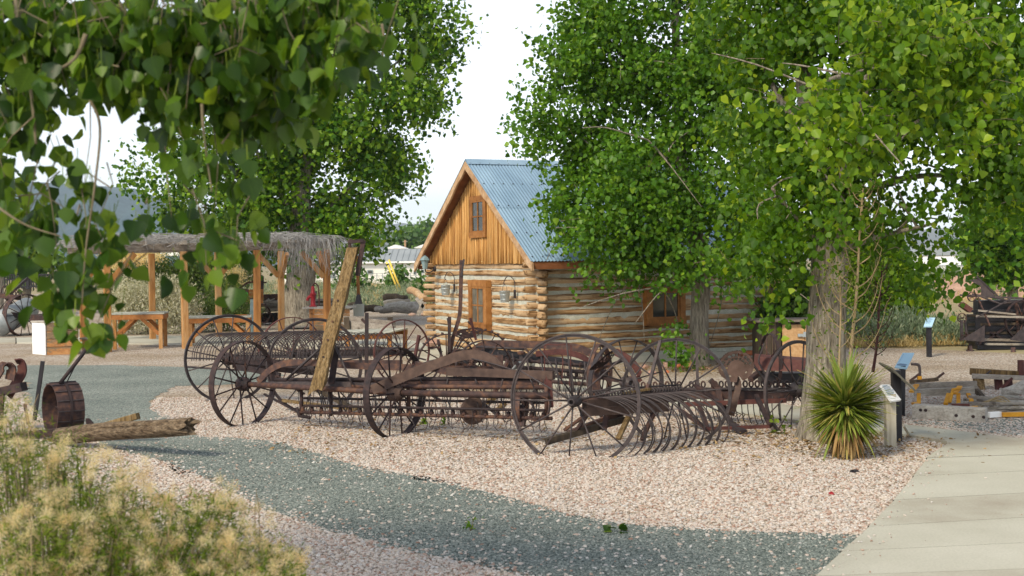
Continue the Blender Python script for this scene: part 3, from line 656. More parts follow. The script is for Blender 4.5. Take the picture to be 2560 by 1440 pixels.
# ---- second cottonwood in front of the cabin wall
base = G(1748, 916); org = base; Yt = base.y
TB = thing('cottonwood_tree', 'bushy cottonwood in front of the cabin side wall, red stones at its foot', 'tree', base)
tq = [P(1748, 925, Yt), P(1748, 880, Yt), P(1748, 780, Yt), P(1752, 700, Yt), P(1735, 560, Yt), P(1700, 380, Yt), P(1690, 150, Yt), P(1690, -60, Yt)]
trunk_mesh(tq, [.24, .17, .16, .155, .14, .11, .08, .04], n=20, furrow=.05, seed=5).build('trunk', M['bark'], TB, smooth=True)
lb = MB()
for a, b, r in ((tq[3], P(1520, 600, Yt-.5), .07), (tq[4], P(1400, 300, Yt), .07), (tq[4], P(1850, 400, Yt), .07), (tq[3], P(1880, 640, Yt-.6), .06), (tq[5], P(1550, 130, Yt), .06), (tq[4], P(1620, 350, Yt-1.5), .05), (tq[3], P(1640, 720, Yt-1), .04)):
    pts = limb(lb, a, b, r, .015, .08)
    for q in range(4):
        e = pts[-1-q*2]; limb(lb, e, Vector(e)+Vector(RNG.normal(size=3))*.9, .018, .005, .1, 3, 5)
lb.build('limbs', M['bark'], TB, smooth=True)
B_blobs = blobs_px([(1640, -90, 150, 110), (1780, -80, 140, 120), (1500, 20, 95, 110), (1450, 90, 60, 60), (1440, 180, 75, 80), (1385, 130, 40, 40, 0, .8), (1345, 265, 62, 38), (1320, 290, 40, 45, 0, 1), (1420, 320, 90, 90), (1540, 180, 120, 140), (1470, 450, 100, 90), (1450, 550, 70, 50), (1405, 500, 38, 40, 0, .9), (1480, 620, 50, 40), (1560, 580, 110, 90, -.6), (1530, 670, 40, 35, -.4, .8), (1590, 690, 40, 35, -.5, .8), (1650, 380, 160, 160), (1690, 130, 170, 170), (1640, 560, 120, 110, -.9), (1650, 665, 70, 45, -.8), (1720, 655, 50, 45, -.8, .8), (1820, 260, 150, 190), (1800, 520, 130, 130, -.5), (1830, 630, 80, 65, -.5), (1880, 690, 50, 40, -.5, .7), (1590, 440, 110, 100, -1.1), (1330, 370, 40, 35, 0, .6), (1700, 830, 26, 42, -.5, .9), (1690, 870, 18, 18, -.5, .8)], Yt-.2, 1.6)
crown(TB, org, B_blobs, 150, 14, .12, .05, .088, M['leaf'], 'B', (10, .2), hang=.5, singles=300, shell=.42, twigs=(.8, 50, 1.6))

# ---- big cottonwood beyond the ramada
base = Vector((P(742, 800, 38).x, 38, 0)); org = base; Yt = 38
TC = thing('cottonwood_tree', 'large spreading cottonwood behind the brush roofed ramada', 'tree', base)
tr = [P(742, 812, Yt), P(744, 780, Yt), P(747, 720, Yt), P(752, 672, Yt), P(752, 560, Yt), P(760, 400, Yt), P(790, 200, Yt), P(800, 0, Yt)]
trunk_mesh(tr, [.60, .44, .40, .42, .32, .24, .15, .08], n=24, furrow=.07, seed=8).build('trunk', M['bark'], TC, smooth=True)
lb = MB()
for a, b, r in ((tr[3], P(800, 620, Yt), .24), (P(800, 620, Yt), P(930, 420, Yt), .16), (tr[4], P(500, 470, Yt), .12), (tr[4], P(620, 330, Yt), .12), (tr[5], P(1000, 150, Yt), .10), (tr[5], P(900, 60, Yt), .08), (P(800, 620, Yt), P(900, 560, Yt), .08)):
    limb(lb, a, b, r, .03, .05)
lb.build('limbs', M['bark'], TC, smooth=True)
C_blobs = blobs_px([(900, -90, 170, 110), (720, -60, 150, 120), (1040, 40, 85, 90), (1090, 100, 52, 65), (1078, 190, 52, 70), (900, 90, 190, 140), (1020, 260, 72, 75), (1070, 285, 34, 36, 0, .7), (850, 290, 180, 150), (980, 370, 60, 50), (690, 320, 190, 150), (930, 440, 90, 65), (980, 450, 38, 36, 0, .8), (430, 400, 80, 62), (385, 460, 48, 52), (420, 520, 55, 40), (470, 570, 60, 40), (560, 460, 110, 110), (690, 500, 150, 120), (860, 540, 110, 90), (915, 570, 45, 40), (800, 610, 100, 45), (880, 620, 42, 30, 0, .8), (610, 580, 100, 50), (780, 660, 40, 40, 0, .8), (700, 640, 60, 40, 0, .7), (600, 150, 180, 150), (935, 590, 26, 26, 0, .6)], Yt, 3.0)
crown(TC, org, C_blobs, 190, 13, .17, .08, .15, M['leaf'], 'C', (10, .34), hang=.4, singles=0, shell=.42, shape=LEAF4, faces=LF4, wid=1.15)

# ---- overhanging branches of the tree just left of the camera
org = Vector((-4.6, 4.6, 0))
TD = thing('cottonwood_tree', 'overhanging cottonwood whose leafy branches hang into the upper left, close by', 'tree', org)
trunk_mesh([(-4.6, 4.6, -.05), (-4.6, 4.6, .4), (-4.55, 4.6, 1.5), (-4.45, 4.6, 3.0), (-4.2, 4.6, 4.6)], [.42, .33, .28, .25, .16], n=22, seed=9).build('trunk', M['bark'], TD, smooth=True)
lb = MB()
def pxlimb(pts, r0, r1, n=6):
    q = smoothpts([P(*p) for p in pts], 6); lb.tube(q, [r0+(r1-r0)*i/(len(q)-1) for i in range(len(q))], n)
lb.tube(smoothpts([(-4.4, 4.6, 3.2), (-3.2, 4.5, 3.4), (-2.0, 4.4, 3.5), (-.6, 4.3, 3.55)], 6), [.11]*7+[.08]*6+[.045]*6, 8)
pxlimb([(35, -60, 4.3), (48, 60, 4.3), (75, 210, 4.3), (90, 360, 4.3)], .010, .004)
pxlimb([(300, 10, 4.4), (330, 55, 4.4), (420, 115, 4.4), (560, 160, 4.4)], .011, .005)
pxlimb([(215, 85, 4.2), (185, 150, 4.2), (110, 190, 4.2)], .009, .004)
pxlimb([(540, 70, 4.6), (620, 58, 4.6), (780, 55, 4.6)], .009, .004)
pxlimb([(505, 260, 4.2), (508, 320, 4.2), (518, 400, 4.2), (530, 480, 4.2)], .006, .002)
pxlimb([(225, 250, 4.2), (250, 320, 4.2), (235, 480, 4.2), (215, 620, 4.2), (205, 760, 4.2)], .0055, .002)
pxlimb([(420, 115, 4.4), (432, 150, 4.4)], .006, .003)
pxlimb([(-30, 500, 4.1), (60, 560, 4.1), (150, 590, 4.1)], .005, .002)
pxlimb([(955, 60, 4.8), (960, 110, 4.8), (950, 170, 4.8)], .006, .003)
lb.build('limbs', M['twig'], TD, smooth=True)
D_blobs = blobs_px([(60, 60, 130, 110), (200, 50, 150, 100), (330, 70, 120, 100), (470, 80, 130, 110), (600, 60, 130, 110), (740, 60, 120, 95), (860, 40, 90, 70), (950, 40, 60, 60, 0, .9), (955, 90, 40, 40, 0, .8), (40, 250, 70, 110), (40, 400, 55, 90), (120, 240, 60, 60, 0, .7), (210, 235, 60, 50), (300, 190, 70, 70), (400, 200, 80, 70), (500, 180, 110, 80), (600, 200, 100, 80), (700, 190, 90, 80), (800, 150, 80, 60), (830, 190, 30, 40, 0, .8), (680, 270, 50, 45), (560, 260, 60, 50), (470, 270, 50, 35, 0, .9), (700, 300, 20, 35, 0, .7),
                    (60, 500, 70, 60), (30, 560, 50, 40, 0, .8), (170, 450, 45, 30, 0, .6), (240, 500, 60, 35, 0, .8), (150, 570, 50, 40, 0, .8), (250, 560, 55, 35, 0, .9), (195, 640, 60, 45), (185, 710, 50, 40), (230, 715, 35, 35), (185, 780, 35, 30, 0, .8), (250, 780, 18, 24, 0, .8), (350, 300, 40, 20, 0, .4),
                    (515, 380, 35, 40, 0, .5), (530, 440, 40, 40, 0, .7), (480, 500, 48, 40, 0, .9), (545, 510, 45, 40, 0, .9), (495, 570, 45, 35), (555, 590, 40, 35), (530, 640, 38, 28, 0, .9)], 4.35, .55)
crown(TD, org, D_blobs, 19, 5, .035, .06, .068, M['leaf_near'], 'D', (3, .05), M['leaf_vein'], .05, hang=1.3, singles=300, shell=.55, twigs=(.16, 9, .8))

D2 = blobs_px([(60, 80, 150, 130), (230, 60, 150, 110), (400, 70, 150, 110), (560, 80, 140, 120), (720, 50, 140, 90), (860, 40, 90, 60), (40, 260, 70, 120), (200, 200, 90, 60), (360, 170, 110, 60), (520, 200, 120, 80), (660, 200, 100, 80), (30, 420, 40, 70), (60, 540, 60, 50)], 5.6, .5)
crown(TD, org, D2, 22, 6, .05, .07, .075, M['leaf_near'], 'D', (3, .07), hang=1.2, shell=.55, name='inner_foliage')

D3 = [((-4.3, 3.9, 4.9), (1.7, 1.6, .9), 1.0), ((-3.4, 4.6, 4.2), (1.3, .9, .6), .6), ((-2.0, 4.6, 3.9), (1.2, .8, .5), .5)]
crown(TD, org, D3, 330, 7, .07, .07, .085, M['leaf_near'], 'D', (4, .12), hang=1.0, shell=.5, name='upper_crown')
# ================================================================ LOG CABIN (local x along the side wall, y along the gable wall, z up)
CA = Vector((0.44, 23.0, 0)); CAZ = math.atan2(.405, .914)
CAB = thing('log_cabin', 'old log cabin with orange board gable and corrugated metal roof coloured with sky reflection', 'cabin', CA, CAZ)
CL, CW, CH, PK = 5.15, 5.4, 1.90, 3.88
def lpart(mb, name, m, parent=None, smooth=False): return mb.build(name, m, parent or CAB, smooth, local=True)
# foundation
f = MB(); f.box((CL/2, .06, .06), (CL, .3, .14)); f.box((CL/2, CW-.06, .06), (CL, .3, .14)); f.box((.06, CW/2, .06), (.3, CW-.42, .139)); f.box((CL-.06, CW/2, .06), (.3, CW-.42, .139))
lpart(f, 'foundation', M['cement'])
def log_mesh(L, r, seed, endrough=.02):
    rg = np.random.default_rng(seed); ns, nn = 20, 12
    x = np.linspace(0, L, ns); b = MB(); V = []
    wob = np.cumsum(rg.normal(0, .0055, ns)); wob -= np.linspace(wob[0], wob[-1], ns); wy = rg.normal(0, .004, ns)
    rr = r*(1+np.convolve(rg.normal(0, .09, ns+4), np.ones(5)/5, 'valid'))*np.linspace(1.05, .95, ns)
    ph = rg.random(4)*6.3
    for i in range(ns):
        for k in range(nn):
            a = 2*PI*k/nn; f = 1+.07*math.sin(2*a+ph[0])+.05*math.sin(3*a+ph[1]+x[i]*.6)+.035*math.sin(5*a+ph[2]+x[i]*1.3)+rg.normal()*.018
            ex = (rg.normal()*endrough if i in (0, ns-1) else 0)
            ca, sa = math.cos(a), math.sin(a); V.append((x[i]+ex, rr[i]*f*1.02*math.copysign(abs(ca)**.55, ca)+wy[i], rr[i]*f*math.copysign(abs(sa)**.8, sa)+wob[i]))
    V += [(-.018, 0, 0), (L+.018, 0, 0)]
    F = [(i*nn+k, i*nn+(k+1) % nn, (i+1)*nn+(k+1) % nn, (i+1)*nn+k) for i in range(ns-1) for k in range(nn)]
    F += [(ns*nn, (k+1) % nn, k) for k in range(nn)]+[(ns*nn+1, (ns-1)*nn+k, (ns-1)*nn+(k+1) % nn) for k in range(nn)]
    b.add(V, F); return b
def add_log(p, L, r, alongy, seed):
    b = log_mesh(L, r, seed)
    if alongy: b.v = [(-y, x, z) for x, y, z in b.v]
    b.v = [(x+p[0], y+p[1], z+p[2]) for x, y, z in b.v]
    o = lpart(b, 'log', M['log_y'] if alongy else M['log'], smooth=True)
    return o
rg = np.random.default_rng(21); NC = 12; pitch = (CH-.13)/NC
for i in range(NC):
    z = .13+pitch*(i+.5)
    rr = lambda: pitch*.385*rg.uniform(.86, 1.14)
    e = lambda: rg.uniform(.10, .22)
    zz = z-pitch*.25
    if i == 0: e0 = .38
    a, c = e(), e(); add_log((-a, .075, z+.02), CL+a+c, rr(), False, 100+i)
    a, c = e(), e(); add_log((-a, CW-.075, z+.02), CL+a+c, rr(), False, 200+i)
    a, c = e(), e()
    if i in (1,): c += .16
    add_log((.075, -a, zz+.03), CW+a+c, rr(), True, 300+i)
    a, c = e(), e(); add_log((CL-.075, -a, zz+.03), CW+a+c, rr(), True, 400+i)
def chink(x0, y0, x1, y1, seed):
    """lime mortar wall behind the logs, bulging a little between the courses"""
    rg = np.random.default_rng(seed); n = 60; rows = NC*4; b = MB(); V = []
    d = Vector((x1-x0, y1-y0, 0)); L = d.length; d.normalize(); nrm = Vector((d.y, -d.x, 0))
    for j in range(rows+1):
        z = .12+(CH-.12)*j/rows
        for i in range(n+1):
            V.append(Vector((x0, y0, z))+d*(L*i/n)+nrm*(rg.normal()*.004))
    F = [(j*(n+1)+i, j*(n+1)+i+1, (j+1)*(n+1)+i+1, (j+1)*(n+1)+i) for j in range(rows) for i in range(n)]
    b.add(V, F); return lpart(b, 'chinking', M['chink'], smooth=True)
chink(.0, .033, CL, .033, 1); chink(.033, CW, .033, 0, 2); chink(CL-.033, 0, CL-.033, CW, 3); chink(CL, CW-.033, 0, CW-.033, 4)
# gable boards, each its own board, cut to the roof slope
slope = (PK-1.88)/(CW/2+.35)
def roofz(y): return PK-.07-abs(y-CW/2)*slope
y = 0.02; k = 0
rg = np.random.default_rng(5)
GW0, GW1, GZ0, GZ1 = 2.62-.42, 2.62+.42, 2.42, 3.20          # gable window opening
while y < CW-.02:
    w = rg.uniform(.105, .145); y1 = min(y+w-.006, CW-.02); xo = -.015-rg.random()*.012; th = .03
    spans = [(CH-.02-rg.random()*.02, None)]
    if y1 > GW0 and y < GW1: spans = [(CH-.02-rg.random()*.02, GZ0), (GZ1, None)]
    for z0, z1 in spans:
        ta, tb_ = (roofz(y), roofz(y1)) if z1 is None else (z1, z1)
        if max(ta, tb_)-z0 < .03: continue
        b = MB(); b.add([(xo, y, z0), (xo, y1, z0), (xo, y1, max(tb_, z0+.01)), (xo, y, max(ta, z0+.01)), (xo+th, y, z0), (xo+th, y1, z0), (xo+th, y1, max(tb_, z0+.01)), (xo+th, y, max(ta, z0+.01))],
                        [(0, 3, 2, 1), (4, 5, 6, 7), (0, 1, 5, 4), (1, 2, 6, 5), (2, 3, 7, 6), (3, 0, 4, 7)])
        lpart(b, 'gable_board', M['gboard'])
        # rounded batten over the joint
        if rg.random() < .85:
            ztop = (roofz(y1)-.01) if z1 is None else z1
            if ztop-z0 > .12:
                b = MB(); b.tube([(xo-.006, y1+.003, z0+.004), (xo-.006, y1+.003, (z0+ztop)/2), (xo-.006, y1+.003, ztop)], [.021, .019, .018], 6)
                lpart(b, 'batten', M['gboard'], smooth=True)
    y += w; k += 1
b = MB(); b.add([(.03, .02, CH), (.03, CW-.02, CH), (.03, CW/2, PK-.1)], [(0, 2, 1)]); b.add([(CL-.02, .02, CH), (CL-.02, CW-.02, CH), (CL-.02, CW/2, PK-.1)], [(0, 1, 2)])
lpart(b, 'gable_backing', M['darkwood'])
# windows: frame boards, sash bars and single panes
def window(c, w, h, out, depth, axis, cols=2, rows=2, trimw=.10, glass='dullglass', lintel=.0):
    out = out/.3
    """axis 'y': window in the gable wall (facing -x); axis 'x': in the side wall (facing -y)"""
    cx, cy, cz = c
    def put(mb, du, dz, sz_u, sz_z, d0, d1):
        m_ = (d0+d1)/2; t = d1-d0
        if axis == 'y': mb.box((-m_, cy+du, cz+dz), (t, sz_u, sz_z))
        else: mb.box((cx+du, -m_, cz+dz), (sz_u, t, sz_z))
        return mb
    root = put(MB(), 0, 0, w-.004, h-.004, -.02, out*.3)      # dark recess box carries the panes
    W = lpart(root, 'window', M['darkwood'])
    def sub(mb, nm, mt): return mb.build(nm, M[mt], W, local=True)
    sub(put(MB(), 0, h/2+trimw/2+lintel/2, w+2*trimw+.02, trimw+lintel, -.02, depth), 'frame_board', 'trim')
    sub(put(MB(), 0, -h/2-trimw/2, w+2*trimw+.02, trimw+.02, -.02, depth+.008), 'sill', 'trim')
    for s in (-1, 1): sub(put(MB(), s*(w/2+trimw/2), 0, trimw, h-.002, -.02, depth-.004), 'frame_board', 'trim')
    sw = .035
    for s in (-1, 1): sub(put(MB(), s*(w/2-sw/2-.001), 0, sw, h-.006, out*.3, out*.3+.03), 'sash', 'trim')
    for s in (-1, 1): sub(put(MB(), 0, s*(h/2-sw/2-.002), w-2*sw-.004, sw, out*.3, out*.3+.028), 'sash', 'trim')
    for i in range(1, cols): sub(put(MB(), -w/2+w*i/cols, 0, .028, h-2*sw-.01, out*.3, out*.3+.024), 'glazing_bar', 'trim')
    for j in range(1, rows): sub(put(MB(), 0, -h/2+h*j/rows, w-2*sw-.01, .028, out*.3, out*.3+.020), 'glazing_bar', 'trim')
    for i in range(cols):
        for j in range(rows):
            sub(put(MB(), -w/2+w*(i+.5)/cols, -h/2+h*(j+.5)/rows, w/cols-.03, h/rows-.03, out*.3, out*.3+.008), 'pane', glass)
window((0, 2.62, (GZ0+GZ1)/2), .84-.2, .78-.14, .03, .062, 'y', trimw=.09, glass='glass')
window((0, 2.58, 1.05), .66, .74, .07, .105, 'y', trimw=.13, glass='dullglass')
window((2.62, 0, 1.06), .62, .52, .07, .13, 'x', cols=2, rows=1, trimw=.11, glass='glass')
# roof: corrugated sheets, two courses a side, nailed, each sheet a part
RX0, RX1 = -.25, CL+.3
def corr_sheet(x0, x1, t0, t1, side, lift):
    nx = int((x1-x0)/.068*6); V = []; b = MB()
    for j in range(5):
        t = t0+(t1-t0)*j/4
        for i in range(nx+1):
            x = x0+(x1-x0)*i/nx; h = .008*math.sin(2*PI*x/.068)
            yy = CW/2-side*t*(CW/2+.36); zz = PK-t*(CW/2+.36)*slope
            V.append((x, yy-side*h*.55, zz+lift+h*.83))
    F = [(j*(nx+1)+i, j*(nx+1)+i+1, (j+1)*(nx+1)+i+1, (j+1)*(nx+1)+i) if side < 0 else (j*(nx+1)+i, (j+1)*(nx+1)+i, (j+1)*(nx+1)+i+1, j*(nx+1)+i+1) for j in range(4) for i in range(nx)]
    b.add(V, F)
    return lpart(b, 'roof_sheet', M['roof'], smooth=True)
def roof_mat():
    m, n, l, b = newmat('sky_tinted_corrugated_steel')  # blue sky reflection is put into the base colour of the galvanised sheets
    t = noise(n, l, 1.6, 5, stretch=(1.2, .5, .5)); r = ramp(n, [(.3, (.20, .31, .43)), (.55, (.27, .40, .53)), (.8, (.37, .50, .61))])
    oi = n.new('ShaderNodeObjectInfo'); ma = n.new('ShaderNodeMath'); ma.operation = 'MULTIPLY_ADD'; ma.inputs[1].default_value = .22
    l.new(oi.outputs['Random'], ma.inputs[0]); sb = n.new('ShaderNodeMath'); sb.operation = 'SUBTRACT'; sb.inputs[1].default_value = .11; l.new(t.outputs['Fac'], sb.inputs[0]); l.new(sb.outputs[0], ma.inputs[2])
    l.new(ma.outputs[0], r.inputs[0]); l.new(r.outputs[0], b.inputs['Base Color']); b.inputs['Metallic'].default_value = .25; b.inputs['Roughness'].default_value = .5
    return m
M['roof'] = roof_mat()
xs = np.linspace(RX0, RX1, 9)
for side in (1, -1):
    for i in range(8):
        corr_sheet(xs[i]-.02, xs[i+1]+.02, .47, 1.0, side, .034+.0035*(i % 2))
        corr_sheet(xs[i]-.02, xs[i+1]+.02, 0.0, .50, side, .042+.0035*(i % 2))
nl = MB()
for t in (.04, .26, .485, .75, .97):
    for i in range(0, 80, 3):
        x = RX0+.05+i*.068
        if x > RX1: break
        yy = CW/2-t*(CW/2+.36); zz = PK-t*(CW/2+.36)*slope+.06
        nl.box((x, yy, zz), (.022, .022, .014))
lpart(nl, 'roof_nails', M['rust_grey'])
b = MB(); b.add([(RX0-.01, CW/2-.16, PK-.16*slope+.066), (RX1+.01, CW/2-.16, PK-.16*slope+.066), (RX1+.01, CW/2, PK+.072), (RX0-.01, CW/2, PK+.072), (RX0-.01, CW/2+.16, PK-.16*slope+.066), (RX1+.01, CW/2+.16, PK-.16*slope+.066)], [(0, 1, 2, 3), (3, 2, 5, 4)])
lpart(b, 'ridge_cap', M['roof'])
# boarding under the sheets, barge boards, fascia
def slopept(x, t, side, dz): return Vector((x, CW/2-side*t*(CW/2+.35), PK-t*(CW/2+.35)*slope+dz))
for side, nm in ((1, 'right'), (-1, 'left')):
    b = MB(); q = [slopept(RX0+.03, 0, side, .01), slopept(RX1, 0, side, .01), slopept(RX1, .985, side, .01), slopept(RX0+.03, .985, side, .01)]
    b.add(q+[v-Vector((0, 0, .03)) for v in q], [(0, 1, 2, 3), (7, 6, 5, 4), (0, 4, 5, 1), (1, 5, 6, 2), (2, 6, 7, 3), (3, 7, 4, 0)])
    lpart(b, 'roof_deck', M['fascia'])
    b = MB(); n = 14; V = []
    for i in range(n+1):
        t = i/n*1.015; w = .15+.012*math.sin(i*2.1)+rg.normal()*.006
        for dx in (0, .04):
            V += [slopept(RX0-.02+dx, t, side, .018), slopept(RX0-.02+dx, t, side, .018-w)]
    F = []
    for i in range(n):
        a = i*4; c = a+4
        F += [(a, a+1, c+1, c), (a+2, c+2, c+3, a+3), (a, c, c+2, a+2), (a+1, a+3, c+3, c+1)]
    F += [(0, 2, 3, 1), (n*4, n*4+1, n*4+3, n*4+2)]
    b.add(V, F); lpart(b, 'barge_board', M['barge'])
    b = MB(); b.beam(slopept(RX0+.05, .99, side, -.07), slopept(RX1, .99, side, -.07), .04, .13, up=(0, 0, 1)); lpart(b, 'fascia', M['fascia'])
    for i in range(9):
        x = RX0+.35+i*.62; b = MB(); b.beam(slopept(x, .84, side, -.09), slopept(x, .975, side, -.09), .06, .09); lpart(b, 'rafter_tail', M['fascia'])
# wall lamp at the far corner, hooks
def cabp(px, py, Y): return P(px, py, Y)
def toloc(w): return Matrix.Rotation(-CAZ, 3, 'Z') @ (Vector(w)-CA)
lb = MB(); o0 = Vector((-.12, CW-.02, 1.86))
o0 = toloc(P(1108, 672, 27.5)); o0.x = -.12
lb.tube(smoothpts([o0, o0+Vector((-.10, 0, -.07)), o0+Vector((-.2, 0, -.06)), o0+Vector((-.22, 0, .0))], 4), .014, 6); lb.lathe([(0, -.012), (.06, -.012), (.055, .02), (0, .03)], 12, 'X', o0)
LA = lpart(lb, 'wall_lamp', M['black'], smooth=True)
c = o0+Vector((-.22, 0, .0))
b = MB(); b.lathe([(.05, 0), (.085, .17), (.12, .19), (.075, .25), (.025, .28), (.0, .30)], 6, 'Z', c); b.build('lamp_hood', M['stake'], LA, local=True)
b = MB(); b.lathe([(.046, .005), (.08, .168)], 6, 'Z', c+Vector((-.004, 0, 0))); b.build('lamp_glass', M['galv'], LA, local=True)
# buckets on shepherd hooks
def bucket(px, py, lab, seed):
    # straight pail hanging from a curled hook on the gable wall
    d = ray(px, py); A_ = CA; n = Vector((-math.cos(CAZ), -math.sin(CAZ), 0)); A2 = A_+n*.17
    org = Vector((0, 0, CAMH)); t = (A2-org).dot(n)/d.dot(n); c = org+d*t
    T = thing('bucket', lab, 'bucket', c)
    b = MB(); b.lathe([(.078, -.10), (.08, -.095), (.10, .10), (.106, .104), (.106, .112), (.096, .108), (.076, -.085), (0, -.085)], 20, 'Z', c); b.build('pail', M['galv'], T, smooth=True)
    b = MB(); 
    for hgt in (-.055, .03): b.lathe([(.0865+(hgt+.055)*.1, hgt), (.0905+(hgt+.055)*.1, hgt+.007), (.0875+(hgt+.055)*.1, hgt+.014)], 20, 'Z', c)
    b.build('hoop', M['galv'], T, smooth=True)
    ax = Vector((math.sin(CAZ), -math.cos(CAZ), 0))*-1
    b = MB(); b.tube([c+ax*(.104*math.cos(a))+Vector((0, 0, .105+.13*math.sin(a))) for a in np.linspace(0, PI, 11)], .004, 5); b.build('handle', M['rust_grey'], T, smooth=True)
    h = thing('wall_hook', 'curled iron hook on the gable wall holding the '+lab.split(' bucket')[0].split('galvanised ')[1]+' bucket', 'hook', c+Vector((0, 0, .2)))
    r = -ax*.0; q = c-n*.13
    side = -ax
    pts = [q+side*.17+Vector((0, 0, .02)), q+side*.17+Vector((0, 0, .26)), q+side*.15+n*.05+Vector((0, 0, .36)), q+side*.06+n*.1+Vector((0, 0, .38)), q-side*.02+n*.13+Vector((0, 0, .29)), q-side*.03+n*.13+Vector((0, 0, .235)), q+n*.13+Vector((0, 0, .225))]
    b = MB(); b.tube(smoothpts(pts, 5), .009, 6); b.build('rod', M['rust_grey'], h, smooth=True)
    b = MB(); b.box(q+side*.17+Vector((0, 0, .05)), (.03, .05, .16), CAZ); b.build('back_plate', M['rust_grey'], h)
bucket(1114, 726, 'small galvanised left-hand bucket hanging left of the lower window', 1)
bucket(1262, 742, 'small galvanised right-hand bucket hanging right of the lower window', 2)
# the stones round the cabin foot
def rock(name, px, py, wpx, hpx, Y, m, lab, seed, group=None, z=None):
    rg = np.random.default_rng(seed); c = P(px, py, Y); rx, rz = wpx*Y/FOC/2, hpx*Y/FOC/2
    V = []; nu, nv = 9, 6; b = MB(); ph = rg.random(6)*6
    for j in range(nv+1):
        t = PI*j/nv
        for i in range(nu):
            a = 2*PI*i/nu; f = 1+.13*math.sin(2*a+ph[0])+.1*math.sin(3*a+ph[1]+t)+.08*rg.normal()
            V.append((c.x+rx*f*math.sin(t)**.7*math.cos(a), c.y+rx*.8*f*math.sin(t)**.7*math.sin(a), c.z+rz*f*math.cos(t)))
    F = [(j*nu+i, (j+1)*nu+i, (j+1)*nu+(i+1) % nu, j*nu+(i+1) % nu) for j in range(nv) for i in range(nu)]
    b.add(V, F); return b.build_top(name, M[m], lab, 'stone', group=group, smooth=False)
G1 = 'stones edging the bed by the cabin'
rock('edging_stone', 1700, 921, 20, 20, 22.4, 'red_stone', 'orange red rounded stone left of the cottonwood foot by the cabin', 1, G1)
rock('edging_stone', 1721, 911, 20, 20, 22.4, 'tan_stone', 'ochre rounded stone touching the cottonwood foot by the cabin', 2, G1)
rock('edging_stone', 1659, 919, 26, 26, 22.4, 'stone', 'large grey pink stone left of the orange red stone', 3, G1)
rock('edging_stone', 1668, 933, 14, 14, 21.5, 'red_stone', 'small red stone in front of the large grey pink stone', 4, G1)
rock('edging_stone', 1611, 922, 30, 20, 22.4, 'stone', 'flat pink stone behind the wide rimmed wheel', 5, G1)
rock('edging_stone', 1630, 938, 26, 22, 21.2, 'stone', 'pale stone low behind the lever of the nearest rake', 6, G1)
rock('edging_stone', 1770, 925, 22, 14, 22.2, 'stone', 'pink stone just right of the cottonwood foot by the cabin', 7, G1)
rock('foundation_stone', 1082, 857, 44, 18, 27.6, 'stone', 'flat foundation stone under the far left corner of the cabin', 8)
# orange pipe at the foot of the wall, blue-grey bent stake
b = MB(); b.tube([P(1848, 885, 24.6), P(1892, 881, 24.8)], .05, 10); b.build_top('clay_pipe', M['red_stone'], 'short orange pipe lying along the wall foot near the shed', 'pipe', smooth=True)
Yk = G(1500, 905).y
b = MB(); b.beam(P(1500, 910, Yk), P(1516, 822, Yk), .12, .07, chamfer=.01)
ST = thing('bent_post', 'blue grey steel post with a bent over pointed top, before the cabin wall', 'post', P(1500, 910, Yk))
b.build('post', M['stake'], ST)
b = MB(); b.beam(P(1523, 817, Yk), P(1490, 816, Yk), .1, .05, taper=.25); b.build('top_arm', M['stake'], ST)
# shed box right of the cabin
Ys = 22.0
SH = thing('storage_shed', 'low dark board storage box with orange chipboard doors behind the rakes', 'shed', G(1960, 925))
a, c = P(1894, 805, Ys), P(1950, 806, Ys+.15)
hz = P(1900, 806, Ys).z
x0, x1, xm = P(1896, 0, Ys).x, P(2030, 0, Ys).x, P(1945, 0, Ys).x
for i in range(4):
    w = (xm-x0)/4
    MB().box((x0+w*(i+.5), Ys, hz/2), (w-.008, .05, hz)).build('side_board', M['darkwood'], SH)
MB().box((xm+.012+(P(2003, 0, Ys).x-xm)/2, Ys-.01, hz/2-.02), (P(2003, 0, Ys).x-xm-.02, .03, hz-.05)).build('door', M['ply'], SH)
MB().box(((P(2003, 0, Ys).x+x1)/2+.004, Ys-.01, hz/2-.02), (x1-P(2003, 0, Ys).x-.012, .03, hz-.05)).build('door', M['ply'], SH)
MB().box(((x0+x1)/2, Ys+.45, hz/2), (x1-x0, .8, hz-.04)).build('body', M['darkwood'], SH)
MB().box(((x0+x1)/2, Ys+.4, hz+.02), (x1-x0+.2, 1.05, .03)).build('lid', M['greywood'], SH)
h = MB(); h.box(P(2003, 838, Ys-.05), (.12, .03, .05)); h.box(P(2012, 836, Ys-.06), (.05, .03, .09)); h.build('latch', M['galv'], SH)
# ================================================================ RAMADA with brush roof
RO = Vector((-9.08, 28.7, 0)); RZ = math.atan2(.435, .9)
RA = thing('ramada', 'open timber ramada with a ragged brush roof over the work tables', 'pavilion', RO, RZ)
RL, RD, RH = 5.12, 4.05, 2.22
def rp(mb, nm, m, parent=None, smooth=False): return mb.build(nm, m, parent or RA, smooth, local=True)
kx = [0, RL/3, 2*RL/3, RL]
for r_, yy in enumerate((0, RD)):
    for i, x in enumerate(kx):
        ln = RNG.normal()*.015
        rp(MB().beam((x+ln, yy, -.05), (x, yy, RH+.02*i), .15, .15, up=(0, 1, 0), chamfer=.012), 'post', M['post'])
def brace(a, b): rp(MB().beam(a, b, .10, .12, chamfer=.008), 'brace', M['post'])
for yy in (0, RD):
    brace((.08, yy, RH-.62), (.62, yy, RH-.02)); brace((RL-.08, yy, RH-.62), (RL-.62, yy, RH-.02))
    if yy: brace((2*RL/3, yy, RH-.62), (2*RL/3+.55, yy, RH-.02)); brace((2*RL/3-.08, yy, RH-.62), (2*RL/3-.62, yy, RH-.02))
